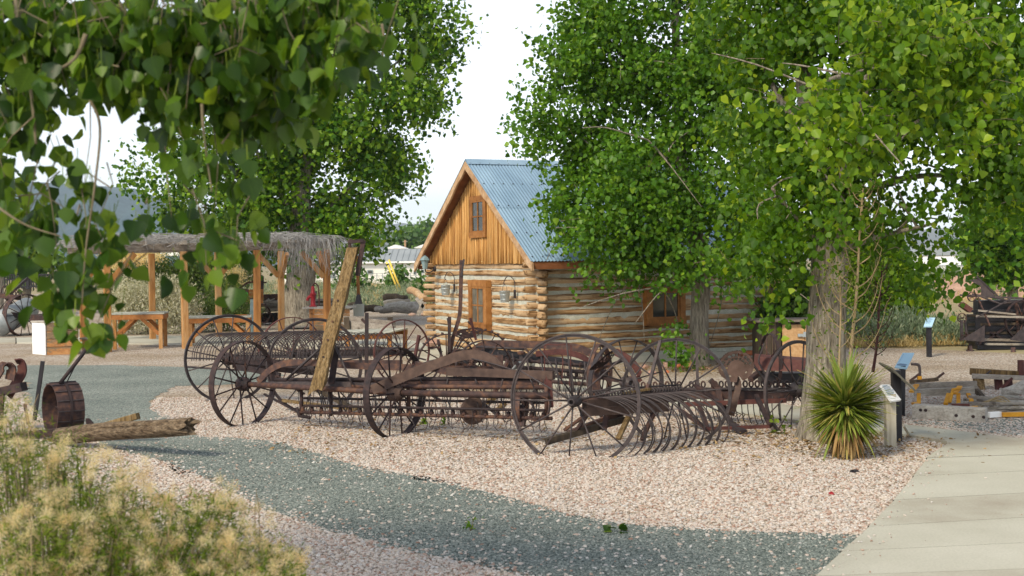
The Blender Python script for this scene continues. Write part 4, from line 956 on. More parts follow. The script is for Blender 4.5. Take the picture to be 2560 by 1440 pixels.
for x in (0, RL): brace((x, .08, RH-.62), (x, .62, RH-.02)); brace((x, RD-.08, RH-.62), (x, RD-.62, RH-.02))
for yy in (-.02, RD+.02): rp(MB().beam((-.35, yy, RH+.10), (RL+.14, yy, RH+.16), .10, .17, chamfer=.01), 'beam', M['greywood'])
for i in range(7):
    x = -.1+i*(RL+.12)/6; rp(MB().beam((x, -.5, RH+.20+.01*i), (x, RD+.5, RH+.20+.01*i), .07, .09), 'rafter', M['greywood'])
# brush: thousands of thin twigs heaped on the rafters and hanging over the edge
def brush(n, x0, x1, y0, y1, hmax, seed):
    rg = np.random.default_rng(seed); b = MB()
    for i in range(n):
        x, y = rg.uniform(x0, x1), rg.uniform(y0, y1); z = RH+.27+rg.random()**1.5*hmax+.06*x/RL
        a = rg.normal(0, .5)+(0 if rg.random() < .8 else PI/2); L = rg.uniform(.5, 1.6); d = Vector((math.cos(a), math.sin(a)*.7, rg.normal()*.08)); p = Vector((x, y, z))
        s = Vector((0, 0, -rg.random()*.12))
        b.tube([p-d*L/2+s, p+Vector((0, 0, .05)), p+d*L/2+s*1.6], [.007, .006, .003], 3, caps=False)
    return b
b = brush(1250, -.3, RL-.45, -.5, RD+.5, .11, 3)
rg = np.random.default_rng(4)
for i in range(430):    # hanging fringe, thickest at the right-hand end
    x = rg.uniform(-.2, RL+.1) if rg.random() < .35 else RL+.1-abs(rg.normal())*.8
    y = -.45+rg.normal()*.12 if rg.random() < .75 else rg.uniform(-.4, RD); z = RH+.28+rg.random()*.1
    L = rg.uniform(.1, .3)+(.75*rg.random()**1.5 if x > RL-1.3 else 0)
    p = Vector((x, y, z)); q = Vector((rg.normal()*.25, -abs(rg.normal())*.14, 0))
    b.tube([p, p+q*.6+Vector((0, 0, -.1*L)), p+q+Vector((0, 0, -.55*L)), p+q*1.25+Vector((rg.normal()*.06, 0, -L))], [.006, .005, .004, .002], 3, caps=False)
br = rp(b, 'brush_roof', M['brush']); br['kind'] = 'stuff'

# ---- work tables under it
def table(name, lab, org, rz, L, W, H, ntop=3):
    T = thing(name, lab, 'table', org, rz)
    def q(mb, nm, m): return mb.build(nm, M[m], T, local=True)
    for i in range(ntop): q(MB().box((L/2, W*(i+.5)/ntop, H+.02), (L+.06, W/ntop-.008, .035)), 'top_board', 'palewood')
    for y in (.03, W-.03): q(MB().box((L/2, y, H-.06), (L, .04, .11)), 'apron', 'orangewood')
    for x in (.0, L): q(MB().box((x, W/2, H-.06), (.04, W-.1, .108)), 'apron', 'orangewood')
    for x in (.06, L-.06):
        for y in (.05, W-.05): q(MB().box((x, y, (H-.12)/2), (.085, .085, H-.12)), 'leg', 'post')
    for x, s in ((.1, 1), (L-.1, -1)):
        for y in (.05, W-.05): q(MB().beam((x, y, H-.46), (x+s*.38, y, H-.1), .05, .08), 'brace', 'orangewood')
    return T
o = P(280, 876, 29.4); o.z = 0
table('work_table', 'braced work table under the left end of the ramada, grey top empty', o, math.radians(8), 1.15, .9, .80)
o = P(470, 876, 30.2); o.z = 0
table('work_table', 'long low work table under the ramada with a small wooden tray on it', o, math.radians(10), 1.45, .9, .66)
TR = thing('wooden_tray', 'small shallow wooden tray on the long work table', 'tray', P(600, 797, 30.9))
c = P(600, 797, 30.9)
MB().box(c+Vector((0, 0, .01)), (.36, .26, .02)).build('tray_bottom', M['palewood'], TR)
for s in (-1, 1):
    MB().box(c+Vector((0, s*.14, .05)), (.40, .02, .1)).build('tray_side', M['orangewood'], TR); MB().box(c+Vector((s*.19, 0, .05)), (.02, .256, .098)).build('tray_side', M['palewood'], TR)
# ---- planked box with a white panel at the left
Yb = 27.6
BX = thing('plank_crate', 'weathered plank crate with one white painted end, left of the ramada', 'crate', G(140, 886))
x0, xm, x1 = P(86, 0, Yb).x, P(118, 0, Yb).x, P(191, 0, Yb).x
ang = math.radians(12)
c = G(118, 888); hz = .70
e = Vector((math.cos(ang), math.sin(ang), 0)); fn = Vector((-.72, .70, 0)); Lx, Ly = .64, .62
for i in range(4):
    z = hz*(i+.5)/4; w = hz/4-.012
    b = MB(); b.beam(c+Vector((0, 0, z)), c+e*Lx+Vector((0, 0, z)), .03, w); b.build('plank', M['boxwood'], BX)
    b = MB(); b.beam(c+fn*Ly+Vector((0, 0, z)), c+fn*Ly+e*Lx+Vector((0, 0, z)), .03, w); b.build('plank', M['boxwood'], BX)
    b = MB(); b.beam(c+e*Lx+Vector((0, 0, z)), c+fn*Ly+e*Lx+Vector((0, 0, z)), .03, w); b.build('plank', M['boxwood'], BX)
b = MB(); b.beam(c-e*.025+Vector((0, 0, hz/2)), c-e*.025+fn*Ly+Vector((0, 0, hz/2)), .02, hz-.01); b.build('end_panel', M['white'], BX)
b = MB(); q = [c-e*.05, c+e*(Lx+.05), c+e*(Lx+.05)+fn*(Ly+.03), c-e*.05+fn*(Ly+.03)]; b.poly([(v.x, v.y) for v in q], hz+.005, hz+.04); b.build('lid', M['silverwood'], BX)
o = G(222, 884); b = MB(); b.box(o+Vector((0, .3, .16)), (.32, .5, .30)); LBX = thing('low_step_box', 'low wooden step box beside the white ended crate', 'box', o)
b.build('body', M['boxwood'], LBX); MB().box(o+Vector((0, .3, .33)), (.42, .56, .03)).build('top', M['silverwood'], LBX)

# ---- covered well box with red hand pump
Yw = 31.5
o = G(800, 858); W0 = thing('well_cover', 'large plank well box standing behind the rakes under the pump', 'box', (P(805, 0, Yw).x, Yw, 0))
x0, xm, x1 = P(748, 0, Yw).x, P(774, 0, Yw).x, P(862, 0, Yw).x; hz = P(800, 772, Yw).z
for i in range(6):
    z = hz*(i+.5)/6; w = hz/6-.01
    MB().box(((xm+x1)/2, Yw, z), (x1-xm, .04, w)).build('plank', M['boxwood'] if i > 1 else M['greywood'], W0)
    b = MB(); b.beam((xm-.02, Yw, z), (x0, Yw+.9, z), .04, w); b.build('plank', M['orangewood'], W0)
for i in range(5):
    a = i/5; b = MB(); b.beam((x0-.05, Yw+.08+a*.95, hz+.02), (x1+.05, Yw+.08+a*.95, hz+.02), .185, .035); b.build('top_board', M['silverwood'], W0)
Yp = Yw+.45; c = P(783, 772, Yp); c.z = hz+.04
PU = thing('hand_pump', 'red cast iron hand pump on the plank well box', 'pump', c)
s = Yp/FOC
b = MB(); b.lathe([(.10, 0), (.10, .02), (.06, .04), (.055, .28), (.075, .30), (.075, .33), (.05, .36), (.04, .5), (0, .52)], 14, 'Z', c); b.build('barrel', M['red_paint'], PU, smooth=True)
b = MB(); b.tube(smoothpts([c+Vector((0, 0, .24)), c+Vector((-.08, 0, .25)), c+Vector((-.13, 0, .2)), c+Vector((-.14, 0, .15))], 4), [.045]*5+[.04]*5+[.038]*3, 8); b.build('spout', M['red_paint'], PU, smooth=True)
b = MB(); b.tube(smoothpts([c+Vector((-.02, 0, .5)), c+Vector((.06, 0, .58)), c+Vector((.13, 0, .5)), c+Vector((.15, 0, .3)), c+Vector((.15, 0, .02))], 5), .018, 6); b.build('handle', M['red_iron'], PU, smooth=True)
# ---- orange post on a concrete pier with steel boot
Yo = 43; c = P(897, 790, Yo)
OP = thing('footed_post', 'orange wooden post in a steel boot on a round concrete pier', 'post', c)
b = MB(); z0, z1, z2, z3 = c.z, P(897, 760, Yo).z, P(897, 733, Yo).z, P(893, 640, Yo).z
b.lathe([(.185, z0-c.z), (.185, z1-c.z)], 18, 'Z', c); b.build('pier', M['cement'], OP)
b = MB(); b.lathe([(.13, z1-c.z), (.06, z2-c.z)], 4, 'Z', c); b.build('boot', M['rust_grey'], OP)
MB().tube([(c.x, Yo, z2-.05), (c.x-.03, Yo, z3)], .055, 10).build('pole', M['orangewood'], OP, smooth=True)
# ---- grey plank platform and old wagon bed in front of it
Yg = 25.5
PL = thing('plank_platform', 'pale slatted platform on orange legs behind the rakes', 'platform', G(890, 900))
c0 = P(812, 838, Yg); c1 = P(905, 812, Yg+2.4); c2 = P(982, 826, Yg+1.2); 
ux = (P(975, 835, Yg+.6)-c0); uy = (P(868, 812, Yg+1.7)-c0); ux.z = 0; uy.z = 0
for i in range(8):
    t = (i+.5)/8; b = MB(); a = c0+ux*t; b.beam(a+Vector((0, 0, .0)), a+uy+Vector((0, 0, .0)), ux.length/8-.02, .03); b.build('deck_board', M['palewood'], PL)
for t in (.03, .97):
    for u in (.08, .92):
        a = c0+ux*t+uy*u; MB().beam((a.x, a.y, 0), (a.x, a.y, c0.z-.02), .09, .09, up=(0, 1, 0)).build('leg', M['post'], PL)
for u in (.04, .96): a = c0+uy*u-Vector((0, 0, .07)); MB().beam(a, a+ux, .04, .1).build('apron', M['orangewood'], PL)
WB = thing('wagon_bed', 'old grey wooden wagon bed lying by the slatted platform', 'wagon', G(930, 850))
Yv = 29.5
MB().beam(P(862, 798, Yv+1), P(985, 812, Yv-.4), .09, .16).build('side_rail', M['greywood'], WB)
MB().beam(P(866, 812, Yv+.2), P(985, 825, Yv-1.0), .09, .2).build('side_rail', M['greywood'], WB)
MB().beam(P(925, 826, Yv-.4), P(980, 822, Yv-1), .07, .12).build('cross_bar', M['silverwood'], WB)
for px in (866, 975): MB().beam(P(px, 793, Yv), P(px+4, 836, Yv), .12, .1, up=(0, 1, 0)).build('bolster', M['darkwood'], WB)
for i in range(4): MB().beam(P(866+28*i, 806+3*i, Yv+.9-.35*i), P(880+28*i, 816+3*i, Yv+.1-.3*i), .25, .03).build('floor_board', M['greywood'], WB)
# ================================================================ OLD HORSE-DRAWN IMPLEMENTS
def ring_mesh(name, r, w, t, m, n=56, rib=0.0):
    prof = [(r, -w/2), (r, w/2), (r-t, w/2), (r-t, -w/2)]
    if rib: prof = [(r, -w/2), (r, w/2), (r-t, w/2), (r-t, rib/2), (r-t*2.6, rib/2), (r-t*2.6, -rib/2), (r-t, -rib/2), (r-t, -w/2)]
    b = MB(); V = []; k = len(prof)
    for i in range(n):
        a = 2*PI*i/n
        V += [(q*math.cos(a), q*math.sin(a), h) for q, h in prof]
    F = [(i*k+j, ((i+1) % n)*k+j, ((i+1) % n)*k+(j+1) % k, i*k+(j+1) % k) for i in range(n) for j in range(k)]
    b.add(V, F); return b.mesh(name, m)
SPOKE = {}
def wheel(parent, c, r, nrm, w=.045, t=.016, hubr=.07, hubl=.2, ns=14, sr=.009, mat='rust_grey', rib=0.0, dish=.05, lugs=0, cap=True, hubmat=None, a0=0.0):
    c = Vector(c); nrm = Vector(nrm).normalized()
    if nrm.y > 0: nrm = -nrm
    W = link('wheel', ring_mesh('wheel', r, w, t, M[mat], rib=rib), parent, c-parent.location)
    q = nrm.to_track_quat('Z', 'Y'); W.rotation_euler = (q.to_matrix() @ Matrix.Rotation(a0, 3, 'Z')).to_euler()
    b = MB(); b.lathe([(hubr*.45, -hubl/2), (hubr*.5, -hubl*.42), (hubr*.8, -hubl*.36), (hubr, -hubl*.2), (hubr, hubl*.2), (hubr*.8, hubl*.36), (hubr*.62, hubl*.42), (hubr*.6, hubl/2), (hubr*.38, hubl/2), (hubr*.36, hubl*.3), (0, hubl*.3)], 18)
    link('hub', b.mesh('hub', M[hubmat or mat], True), W)
    key = (round(r, 3), round(hubr, 3), sr, mat, dish, ns)
    if key not in SPOKE:
        SPOKE[key] = []
        for s in (-1, 1):
            b = MB(); b.tube([(hubr*.7, 0, s*dish), (hubr+(r-hubr)*.5, 0, s*dish*.5), (r-t*.5, 0, 0)], [sr*1.15, sr, sr*.95], 6); SPOKE[key].append(b.mesh('spoke', M[mat], True))
    for i in range(ns):
        o = link('spoke', SPOKE[key][i % 2], W); o.rotation_euler = (0, 0, 2*PI*i/ns)
    if lugs:
        b = MB()
        for i in range(lugs):
            a = 2*PI*i/lugs; b.box(((r+.012)*math.cos(a), (r+.012)*math.sin(a), 0), (.03, .022, w*1.05), a)
        link('lugs', b.mesh('lugs', M[mat]), W)
    return W
def bar(T, a, b, w, h=None, name='bar', m='rust', up=(0, 0, 1), ch=0.0): return MB().beam(a, b, w, h, up=up, chamfer=ch).build(name, M[m], T)
def pipe(T, pts, r, name='pipe', m='rust', n=8, sub=0):
    if sub: pts = smoothpts(pts, sub)
    return MB().tube(pts, r, n).build(name, M[m], T, smooth=True)
def flat(T, pts, w, t, wd, name='flat_bar', m='rust', sub=5): return MB().strip(smoothpts(pts, sub), w, t, wd).build(name, M[m], T)
def tines(T, a, b, n, prof, Q, r, m='rust_grey', name='tine', coil=.028, jit=.03):
    """single curved spring teeth along a..b; prof = (q, z) offsets, Q = horizontal direction they reach out in"""
    a, b, Q = Vector(a), Vector(b), Vector(Q).normalized(); ax = (b-a).normalized(); vs = []
    for v in range(5):
        pts = []
        if coil:
            for i in range(15):
                th = -PI/2+2*PI*1.25*i/14; pts.append(Q*(coil*math.cos(th))+Vector((0, 0, coil+coil*math.sin(th)))+ax*(.018*(i/14-.5)))
        s = 1+(v-2)*jit
        pts += smoothpts([Q*q*s+Vector((0, 0, z*(1+(v-2)*jit*.3))) for q, z in prof], 5)
        vs.append(MB().tube(pts, r, 5).mesh(name, M[m], True))
    for i in range(n):
        p = a.lerp(b, i/(n-1)); o = link(name, vs[(i*3+i//4) % 5], T, p-T.location)
        o.rotation_euler = (0, 0, RNG.normal()*jit*.9)
def seat(T, c, nrm, up, r=.2, m='rust_tan', holes=True, name='seat'):
    """pressed iron tractor seat with rows of round holes and a notched front"""
    c = Vector(c); z = Vector(nrm).normalized(); y = Vector(up); y = (y-z*y.dot(z)).normalized(); x = y.cross(z)
    nu, nv = 26, 13; V = []; idx = {}
    def pt(u, v):
        rr = math.hypot(u, v); h = .26*rr*rr+.12*abs(v)*(v > .3)*rr
        return c+x*(u*r)+y*(v*r*.92)+z*(h*r*.8-.02)
    hs = []
    if holes:
        for k in range(11): a = PI*(.02+.96*k/10); hs.append((.76*math.cos(a), .74*math.sin(a), .062))
        for k in range(8): a = PI*(.06+.88*k/7); hs.append((.54*math.cos(a), .50*math.sin(a)+.02, .048))
        for k in (-.45, .45): hs.append((k, -.45, .05))
    import bmesh
    bm = bmesh.new(); N = 44; grid = {}
    for i in range(N+1):
        for j in range(N+1):
            u, v = -1+2*i/N, -1+2*j/N
            lim = 1.0 if v > -.2 else 1.0+.06*math.sin((v+.2)*4)
            notch = abs(u) < .17*max(0, (-v-.55)/.45) if v < -.55 else False
            if u*u+v*v > lim or notch: continue
            if any((u-a)**2+(v-b_)**2 < q*q for a, b_, q in hs): continue
            grid[i, j] = (bm.verts.new(pt(u, v)))
    for i in range(N):
        for j in range(N):
            q = [(i, j), (i+1, j), (i+1, j+1), (i, j+1)]
            g = [grid[k] for k in q if k in grid]
            if len(g) >= 3: bm.faces.new(g)
    ret = bmesh.ops.solidify(bm, geom=bm.faces[:], thickness=.008)
    bmesh.ops.translate(bm, vec=-T.location, verts=bm.verts[:])
    me = bpy.data.meshes.new(name); bm.to_mesh(me); bm.free(); me.materials.append(M[m]); me.shade_smooth()
    return link(name, me, T)

# ---------- rake A: the nearest dump rake, right of centre
ha, hb = P(1437, 1003, 12.4), P(1690, 983, 13.5)
T = thing('dump_rake', 'nearest dump rake, its big wheel in front and curved tines reaching to the gravel', 'hay rake', (ha.x+.6, ha.y+.5, 0), 0, 'old horse drawn hay rakes')
ax = (hb-ha).normalized()
wheel(T, ha, .66, (.34, .94, 0), w=.034, t=.014, hubr=.058, hubl=.26, ns=13, sr=.0085, rib=.012, a0=.25)
wheel(T, hb, .585, (.28, .96, 0), w=.032, t=.013, hubr=.06, hubl=.2, ns=13, sr=.0085, rib=.012, a0=.1)
pipe(T, [ha, hb], .028, 'axle')
Q = Vector((.82, -.57, 0))
c0, c1 = P(1487, 994, 12.62), P(1702, 979, 13.45)
bar(T, P(1462, 1010, 12.5), P(1712, 992, 13.5), .075, .085, 'tine_beam', 'rust_tan')
bar(T, P(1455, 1030, 12.45), P(1668, 1018, 13.2), .06, .085, 'wooden_beam', 'rust_tan')
bar(T, c0+Vector((-.02, 0, -.012)), c1+Vector((.03, 0, -.012)), .05, .02, 'coil_rail', 'rust_grey')
tines(T, c0, c1, 30, [(0, 0), (.13, .0), (.32, -.06), (.46, -.18), (.51, -.32), (.48, -.45), (.39, -.545), (.27, -.605), (.15, -.635)], Q, .0065, 'rust_grey', jit=.035)
pipe(T, [P(1480, 978, 12.6), P(1560, 970, 13.0), P(1700, 962, 13.5)], .009, 'lift_rod', 'rust_grey', 5)
seat(T, P(1512, 905, 13.2), Vector((-.55, .25, .8)), Vector((.75, -.2, .6)), .20, 'rust')
flat(T, [P(1522, 915, 13.2), P(1496, 925, 13.25), P(1489, 945, 13.2), P(1486, 1000, 12.9)], .06, .012, ax, 'seat_spring')
flat(T, [P(1532, 920, 13.25), P(1508, 932, 13.3), P(1498, 950, 13.2), P(1496, 1000, 12.95)], .03, .012, ax, 'seat_spring')
bar(T, P(1622, 965, 13.2), P(1651, 851, 13.35), .035, .02, 'lever', 'rust_grey')
bar(T, P(1604, 1002, 13.1), P(1622, 962, 13.2), .04, .03, 'lever_foot', 'rust')
for (a, b, w) in (((1480, 1022, 12.6), (1430, 1090, 12.7), .05), ((1520, 1020, 12.8), (1510, 1075, 12.7), .05), ((1412, 1075, 12.9), (1475, 1030, 12.7), .045), ((1640, 1018, 13.1), (1605, 1100, 12.9), .045)): bar(T, P(*a), P(*b), w, w*.6, 'brace')
bar(T, P(1366, 1104, 12.55), P(1560, 1048, 12.9), .07, .06, 'tongue', 'darkwood'); bar(T, P(1420, 1085, 12.7), P(1560, 1030, 13.0), .05, .06, 'tongue_plate', 'rust')
bar(T, P(1545, 1098, 12.6), P(1572, 1040, 12.8), .05, .03, 'wooden_peg', 'timber')
bar(T, P(1560, 983, 12.9), P(1625, 972, 13.1), .05, .02, 'wooden_slat', 'timber')

# ---------- rake B: the dump rake behind it, with the pale perforated seat
ha, hb = P(1993, 974, 14.2), P(1566, 957, 15.6)
T = thing('dump_rake', 'dump rake with a pale perforated iron seat, one wheel against the cottonwood trunk', 'hay rake', (2.2, 15, 0), 0, 'old horse drawn hay rakes')
ax = (hb-ha).normalized()
wheel(T, ha, .55, (.62, -.78, 0), w=.034, t=.014, hubr=.085, hubl=.2, ns=14, sr=.008, rib=.012, mat='rust_grey')
wheel(T, hb, .54, (.5, -.86, 0), w=.075, t=.012, hubr=.08, hubl=.2, ns=12, sr=.009, mat='rust_grey', a0=.2)
b0, b1 = P(1975, 984, 14.25), P(1585, 978, 15.5)
bar(T, P(1985, 990, 14.22), P(1585, 982, 15.5), .07, .11, 'tine_beam')
bar(T, P(1982, 972, 14.2), P(1588, 971, 15.5), .09, .02, 'coil_rail', 'rust_grey')
for i in range(26):
    if i in (8, 13, 17): continue
    p = P(1968-15*i, 959+.15*i, 14.27+.048*i)
    b = MB(); b.tube([p+Vector((.028*math.cos(a)*.75, -.028*math.cos(a)*.4, .034*math.sin(a))) for a in np.linspace(0, 2*PI, 15)], .0105, 6, caps=False); b.build('coil', M['rust'], T, smooth=True)
tines(T, b0+Vector((-.1, .06, 0)), b1+Vector((.1, .06, 0)), 25, [(0, 0), (.04, -.08), (.03, -.22), (-.03, -.34), (-.12, -.43)], (-.62, -.78, 0), .006, 'rust_grey', coil=0)
flat(T, [P(1835, 938, 14.3), P(1846, 962, 14.2), P(1838, 1000, 14.1), P(1828, 1038, 14.2)], .07, .012, (.8, -.3, 0), 'seat_spring', 'rust_tan')
seat(T, P(1841, 918, 14.25), Vector((-.25, -.88, .42)), Vector((-.18, .3, .95)), .205, 'seat_iron')
bar(T, P(1709, 1011, 14.5), P(1966, 1001, 14.1), .05, .05, 'frame_bar', 'red_iron')
bar(T, P(1760, 1072, 14.1), P(1926, 1066, 13.7), .05, .035, 'foot_bar', 'red_iron'); bar(T, P(1890, 988, 14.2), P(1926, 1064, 13.7), .05, .03, 'frame_leg', 'rust')
bar(T, P(1745, 1005, 14.5), P(1768, 1070, 14.1), .05, .03, 'frame_leg'); bar(T, P(1790, 1000, 14.4), P(1830, 1062, 14.0), .055, .035, 'frame_leg', 'rust_grey')
bar(T, P(1700, 1025, 14.6), P(1765, 1070, 14.1), .045, .03, 'frame_leg'); bar(T, P(1830, 1062, 14.0), P(1858, 1080, 13.75), .09, .04, 'tongue_end', 'rust_grey')
bar(T, P(1744, 962, 14.6), P(1741, 848, 14.7), .03, .03, 'lever', 'rust_grey'); flat(T, [P(1738, 962, 14.6), P(1760, 980, 14.5), P(1790, 1000, 14.4)], .05, .03, (.8, .3, 0), 'lever_foot')
flat(T, [P(1782, 962, 14.55), P(1795, 975, 14.5), P(1800, 1000, 14.45), P(1818, 1030, 14.4)], .06, .04, (1, 0, 0), 'trip_arm'); bar(T, P(1776, 950, 14.55), P(1792, 968, 14.55), .1, .06, 'trip_block')
for k in range(3): pipe(T, [P(1830+12*k, 1030, 14.1), P(1845+9*k, 1036, 14.0), P(1838+10*k, 1042, 14.05)], .006, 'chain_link', 'rust_grey', 5)
pipe(T, [P(1900, 978, 14.2), P(1978, 968, 14.15)], .008, 'rod', 'rust_grey', 5)

# ---------- reddish grain drill box behind rake B
Yh = 18.0
T = thing('grain_drill', 'rusty seed drill with a long red brown box, half hidden by the cottonwood trunk', 'seed drill', (P(1960, 0, Yh).x, Yh, 0))
pl = [P(1898, 892, Yh), P(2040, 903, Yh-.3), P(2040, 930, Yh-.4), P(1896, 926, Yh-.1)]
b = MB(); off = Vector((0, .35, .02)); b.add(pl+[p+off for p in pl], [(3, 2, 1, 0), (4, 5, 6, 7), (0, 1, 5, 4), (1, 2, 6, 5), (2, 3, 7, 6), (3, 0, 4, 7)]); b.build('seed_box', M['red_iron'], T)
MB().box((P(1970, 0, Yh).x, Yh+.1, P(1970, 945, Yh).z), (.85, .3, .14)).build('hopper', M['black'], T)
b = MB(); b.strip(smoothpts([P(1915, 938, Yh-.2), P(1897, 905, Yh-.2), P(1903, 880, Yh-.2), P(1911, 858, Yh-.2)], 4), .12, .012, (.3, 1, 0)); b.build('end_plate', M['rust_grey'], T)
bar(T, P(1880, 908, Yh-.4), P(1912, 952, Yh-.3), .03, .02, 'lever', 'rust_grey'); bar(T, P(1876, 948, Yh-.2), P(1900, 930, Yh), .08, .06, 'draw_bar', 'rust')
for px in (1925, 1960, 1995): bar(T, P(px, 950, Yh), P(px-6, 1010, Yh), .04, .04, 'shank')
wheel(T, (P(1925, 0, Yh).x, Yh+.2, .42), .42, (1, .15, 0), w=.05, t=.012, ns=10, mat='rust'); wheel(T, (P(2060, 0, Yh).x, Yh+.2, .42), .42, (1, .15, 0), w=.05, t=.012, ns=10, mat='rust')

# ---------- side delivery rake C: the long one in front, left of centre
h1, h2 = P(608, 960, 15.2), P(988, 982, 14.1)
T = thing('side_delivery_rake', 'long front hay rake with two wide rimmed wheels and a leaning timber pole', 'hay rake', (-2.0, 14.6, 0), 0, 'old horse drawn hay rakes')
dirC = Vector((1.91, -1.1, 0)).normalized()
wheel(T, h1, .515, (.84, -.55, 0), w=.085, t=.012, hubr=.085, hubl=.2, ns=14, sr=.0095, mat='rust', hubmat='rust', a0=.2)
wheel(T, h2, .505, (.84, -.55, 0), w=.085, t=.012, hubr=.095, hubl=.2, ns=14, sr=.0095, mat='rust', hubmat='rust_tan')
pipe(T, [h1, h2], .032, 'axle')
e = P(1372, 990, 13.15)
pipe(T, [h2, e], .036, 'main_pipe')
pipe(T, [P(700, 965, 15.0), P(1372, 968, 13.3)], .026, 'upper_pipe'); pipe(T, [P(690, 950, 15.1), P(1330, 946, 13.5)], .024, 'upper_pipe')
bar(T, P(660, 962, 15.1), P(880, 962, 14.5), .05, .07, 'side_bar', 'rust_grey')
bar(T, P(720, 958, 15.0), P(990, 964, 14.2), .05, .05, 'channel_bar', 'rust_grey')
lo0, lo1 = P(750, 1030, 14.9), P(1380, 1046, 13.1)
pipe(T, [lo0, lo1], .02, 'tooth_bar')
k0, k1 = P(760, 958, 15.0), P(1345, 957, 13.4)
bar(T, k0, k1, .03, .045, 'tooth_bar')
# knobs and wire teeth on the bars
km = MB().lathe([(0, -.03), (.022, -.024), (.026, 0), (.02, .02), (.024, .028), (0, .036)], 8).mesh('knob', M['rust'], True)
wires = []
for v in range(4):
    L = .34+.03*v
    wires.append(MB().tube(smoothpts([(0, 0, 0), (.01, .02, -L*.4), (-.015, .03, -L*.8), (-.05+.02*v, 0, -L)], 4), .0045, 5).mesh('tooth', M['rust_grey'], True))
cl = [MB().tube([(.10*math.sin(a)*(1-.1*v), .02*math.sin(2*a), -.17+.17*math.cos(a)) for a in np.linspace(.25, 2*PI-.25-.6*v, 16)], .0045, 5).mesh('loop_tooth', M['rust_grey'], True) for v in range(3)]
for i in range(24):
    p = lo0.lerp(lo1, (i+.3)/24); o = link('knob', km, T, p+Vector((0, 0, .03))-T.location)
    o = link('tooth', wires[i % 4], T, p-T.location); o.scale = (1, 1, .34); o.rotation_euler = (0, 0, i)
for i in range(30):
    p = k0.lerp(k1, (i+.5)/30); o = link('tooth', wires[i % 4], T, p-T.location); o.rotation_euler = (RNG.normal()*.08, RNG.normal()*.12, i*1.3)
    if i % 2: link('knob', km, T, p+Vector((0, 0, -.03))-T.location)
for i in range(11):
    p = lo0.lerp(lo1, (i+.2)/11)+Vector((0, .05, .30)); o = link('loop_tooth', cl[i % 3], T, p-T.location); o.rotation_euler = (0, 0, -.5+RNG.normal()*.25); o.scale = (1, 1, 1.05)
for dy, dY, n in ((1003, .35, 22), (1022, -.12, 20)):
    q0, q1 = P(760, dy-8, 14.95+dY), P(1362, dy+4, 13.2+dY); pipe(T, [q0, q1], .015, 'tooth_bar', 'rust')
    for i in range(n):
        p = q0.lerp(q1, (i+.5)/n); o = link('tooth', wires[(i*3) % 4], T, p-T.location); o.rotation_euler = (RNG.normal()*.15, RNG.normal()*.2, i*1.7); o.scale = (1, 1, .62)
for i in range(9):
    f_ = (i+.5)/9; p = P(740+620*f_, 948, 15.0-1.75*f_); q = P(770+600*f_, 1040, 14.9-1.75*f_); pipe(T, [p, p.lerp(q, .5)+Vector((.05*(-1)**i, .06, 0)), q], .008, 'reel_rod', 'rust_grey', 5, 3)
for (a, b) in (((660, 985, 15), (745, 1030, 14.9)), ((690, 940, 15.2), (760, 985, 15)), ((1000, 945, 14.3), (1100, 1000, 14.1)), ((1150, 960, 14), (1240, 1035, 13.7))): bar(T, P(*a), P(*b), .035, .02, 'brace', 'rust')
for px, Y in ((752, 14.9), (826, 14.8), (1020, 14.2), (1365, 13.2)):
    pipe(T, [P(px, 965, Y), P(px+2, 1000, Y), P(px, 1040, Y)], .022, 'hanger')
pipe(T, [P(742, 1018, 14.9), P(748, 1040, 14.9), P(775, 1044, 14.85)], .02, 'crank')
flat(T, [P(645, 955, 15.1), P(675, 925, 15.05), P(715, 908, 15.0), P(780, 907, 14.9), P(900, 915, 14.7), P(1240, 925, 14.0)], .075, .014, (0, .15, 1), 'arched_frame', 'rust')
flat(T, [P(930, 975, 14.0), P(960, 962, 14.0), P(1050, 925, 14.0), P(1110, 903, 14.0), P(1150, 890, 14.0), P(1192, 887, 14.0), P(1228, 900, 13.9), P(1254, 925, 13.8), P(1275, 955, 13.7)], .108, .014, (0, .1, 1), 'swept_frame', 'rust_tan', 6)
bar(T, P(1118, 929, 13.95), P(1384, 938, 13.25), .05, .085, 'frame_beam', 'rust_tan'); bar(T, P(1040, 910, 14.2), P(1118, 930, 13.97), .05, .06, 'frame_beam', 'rust')
bar(T, P(1370, 938, 13.3), P(1376, 1018, 13.2), .06, .05, 'end_post', 'red_iron')
pipe(T, [P(1030, 920, 14.3), P(1090, 899, 14.2), P(1180, 897, 14.0), P(1300, 930, 13.6)], .009, 'stay_rod', 'rust_grey', 5, 4)
pipe(T, [P(716, 949, 14.9), P(810, 862, 14.8)], .016, 'lever', 'rust_grey'); pipe(T, [P(836, 860, 14.6), P(880, 960, 14.4)], .012, 'stay_rod', 'rust_grey')
bar(T, P(828, 960, 14.6), P(842, 868, 14.65), .07, .05, 'mast', 'rust')
flat(T, [P(1340, 985, 13.2), P(1372, 1000, 13.15), P(1368, 1040, 13.1), P(1345, 1052, 13.1), P(1322, 1044, 13.1)], .06, .012, (.3, 1, 0), 'skid'); flat(T, [P(1300, 990, 13.3), P(1330, 1010, 13.25), P(1340, 1050, 13.2)], .05, .012, (.3, 1, 0), 'skid')
wheel(T, P(1302, 1020, 13.4), .17, (.95, -.3, 0), w=.07, t=.02, hubr=.04, hubl=.1, ns=6, mat='rust')
bar(T, P(1308, 1020, 13.35), P(1304, 1066, 13.3), .07, .05, 'caster_fork', 'rust')
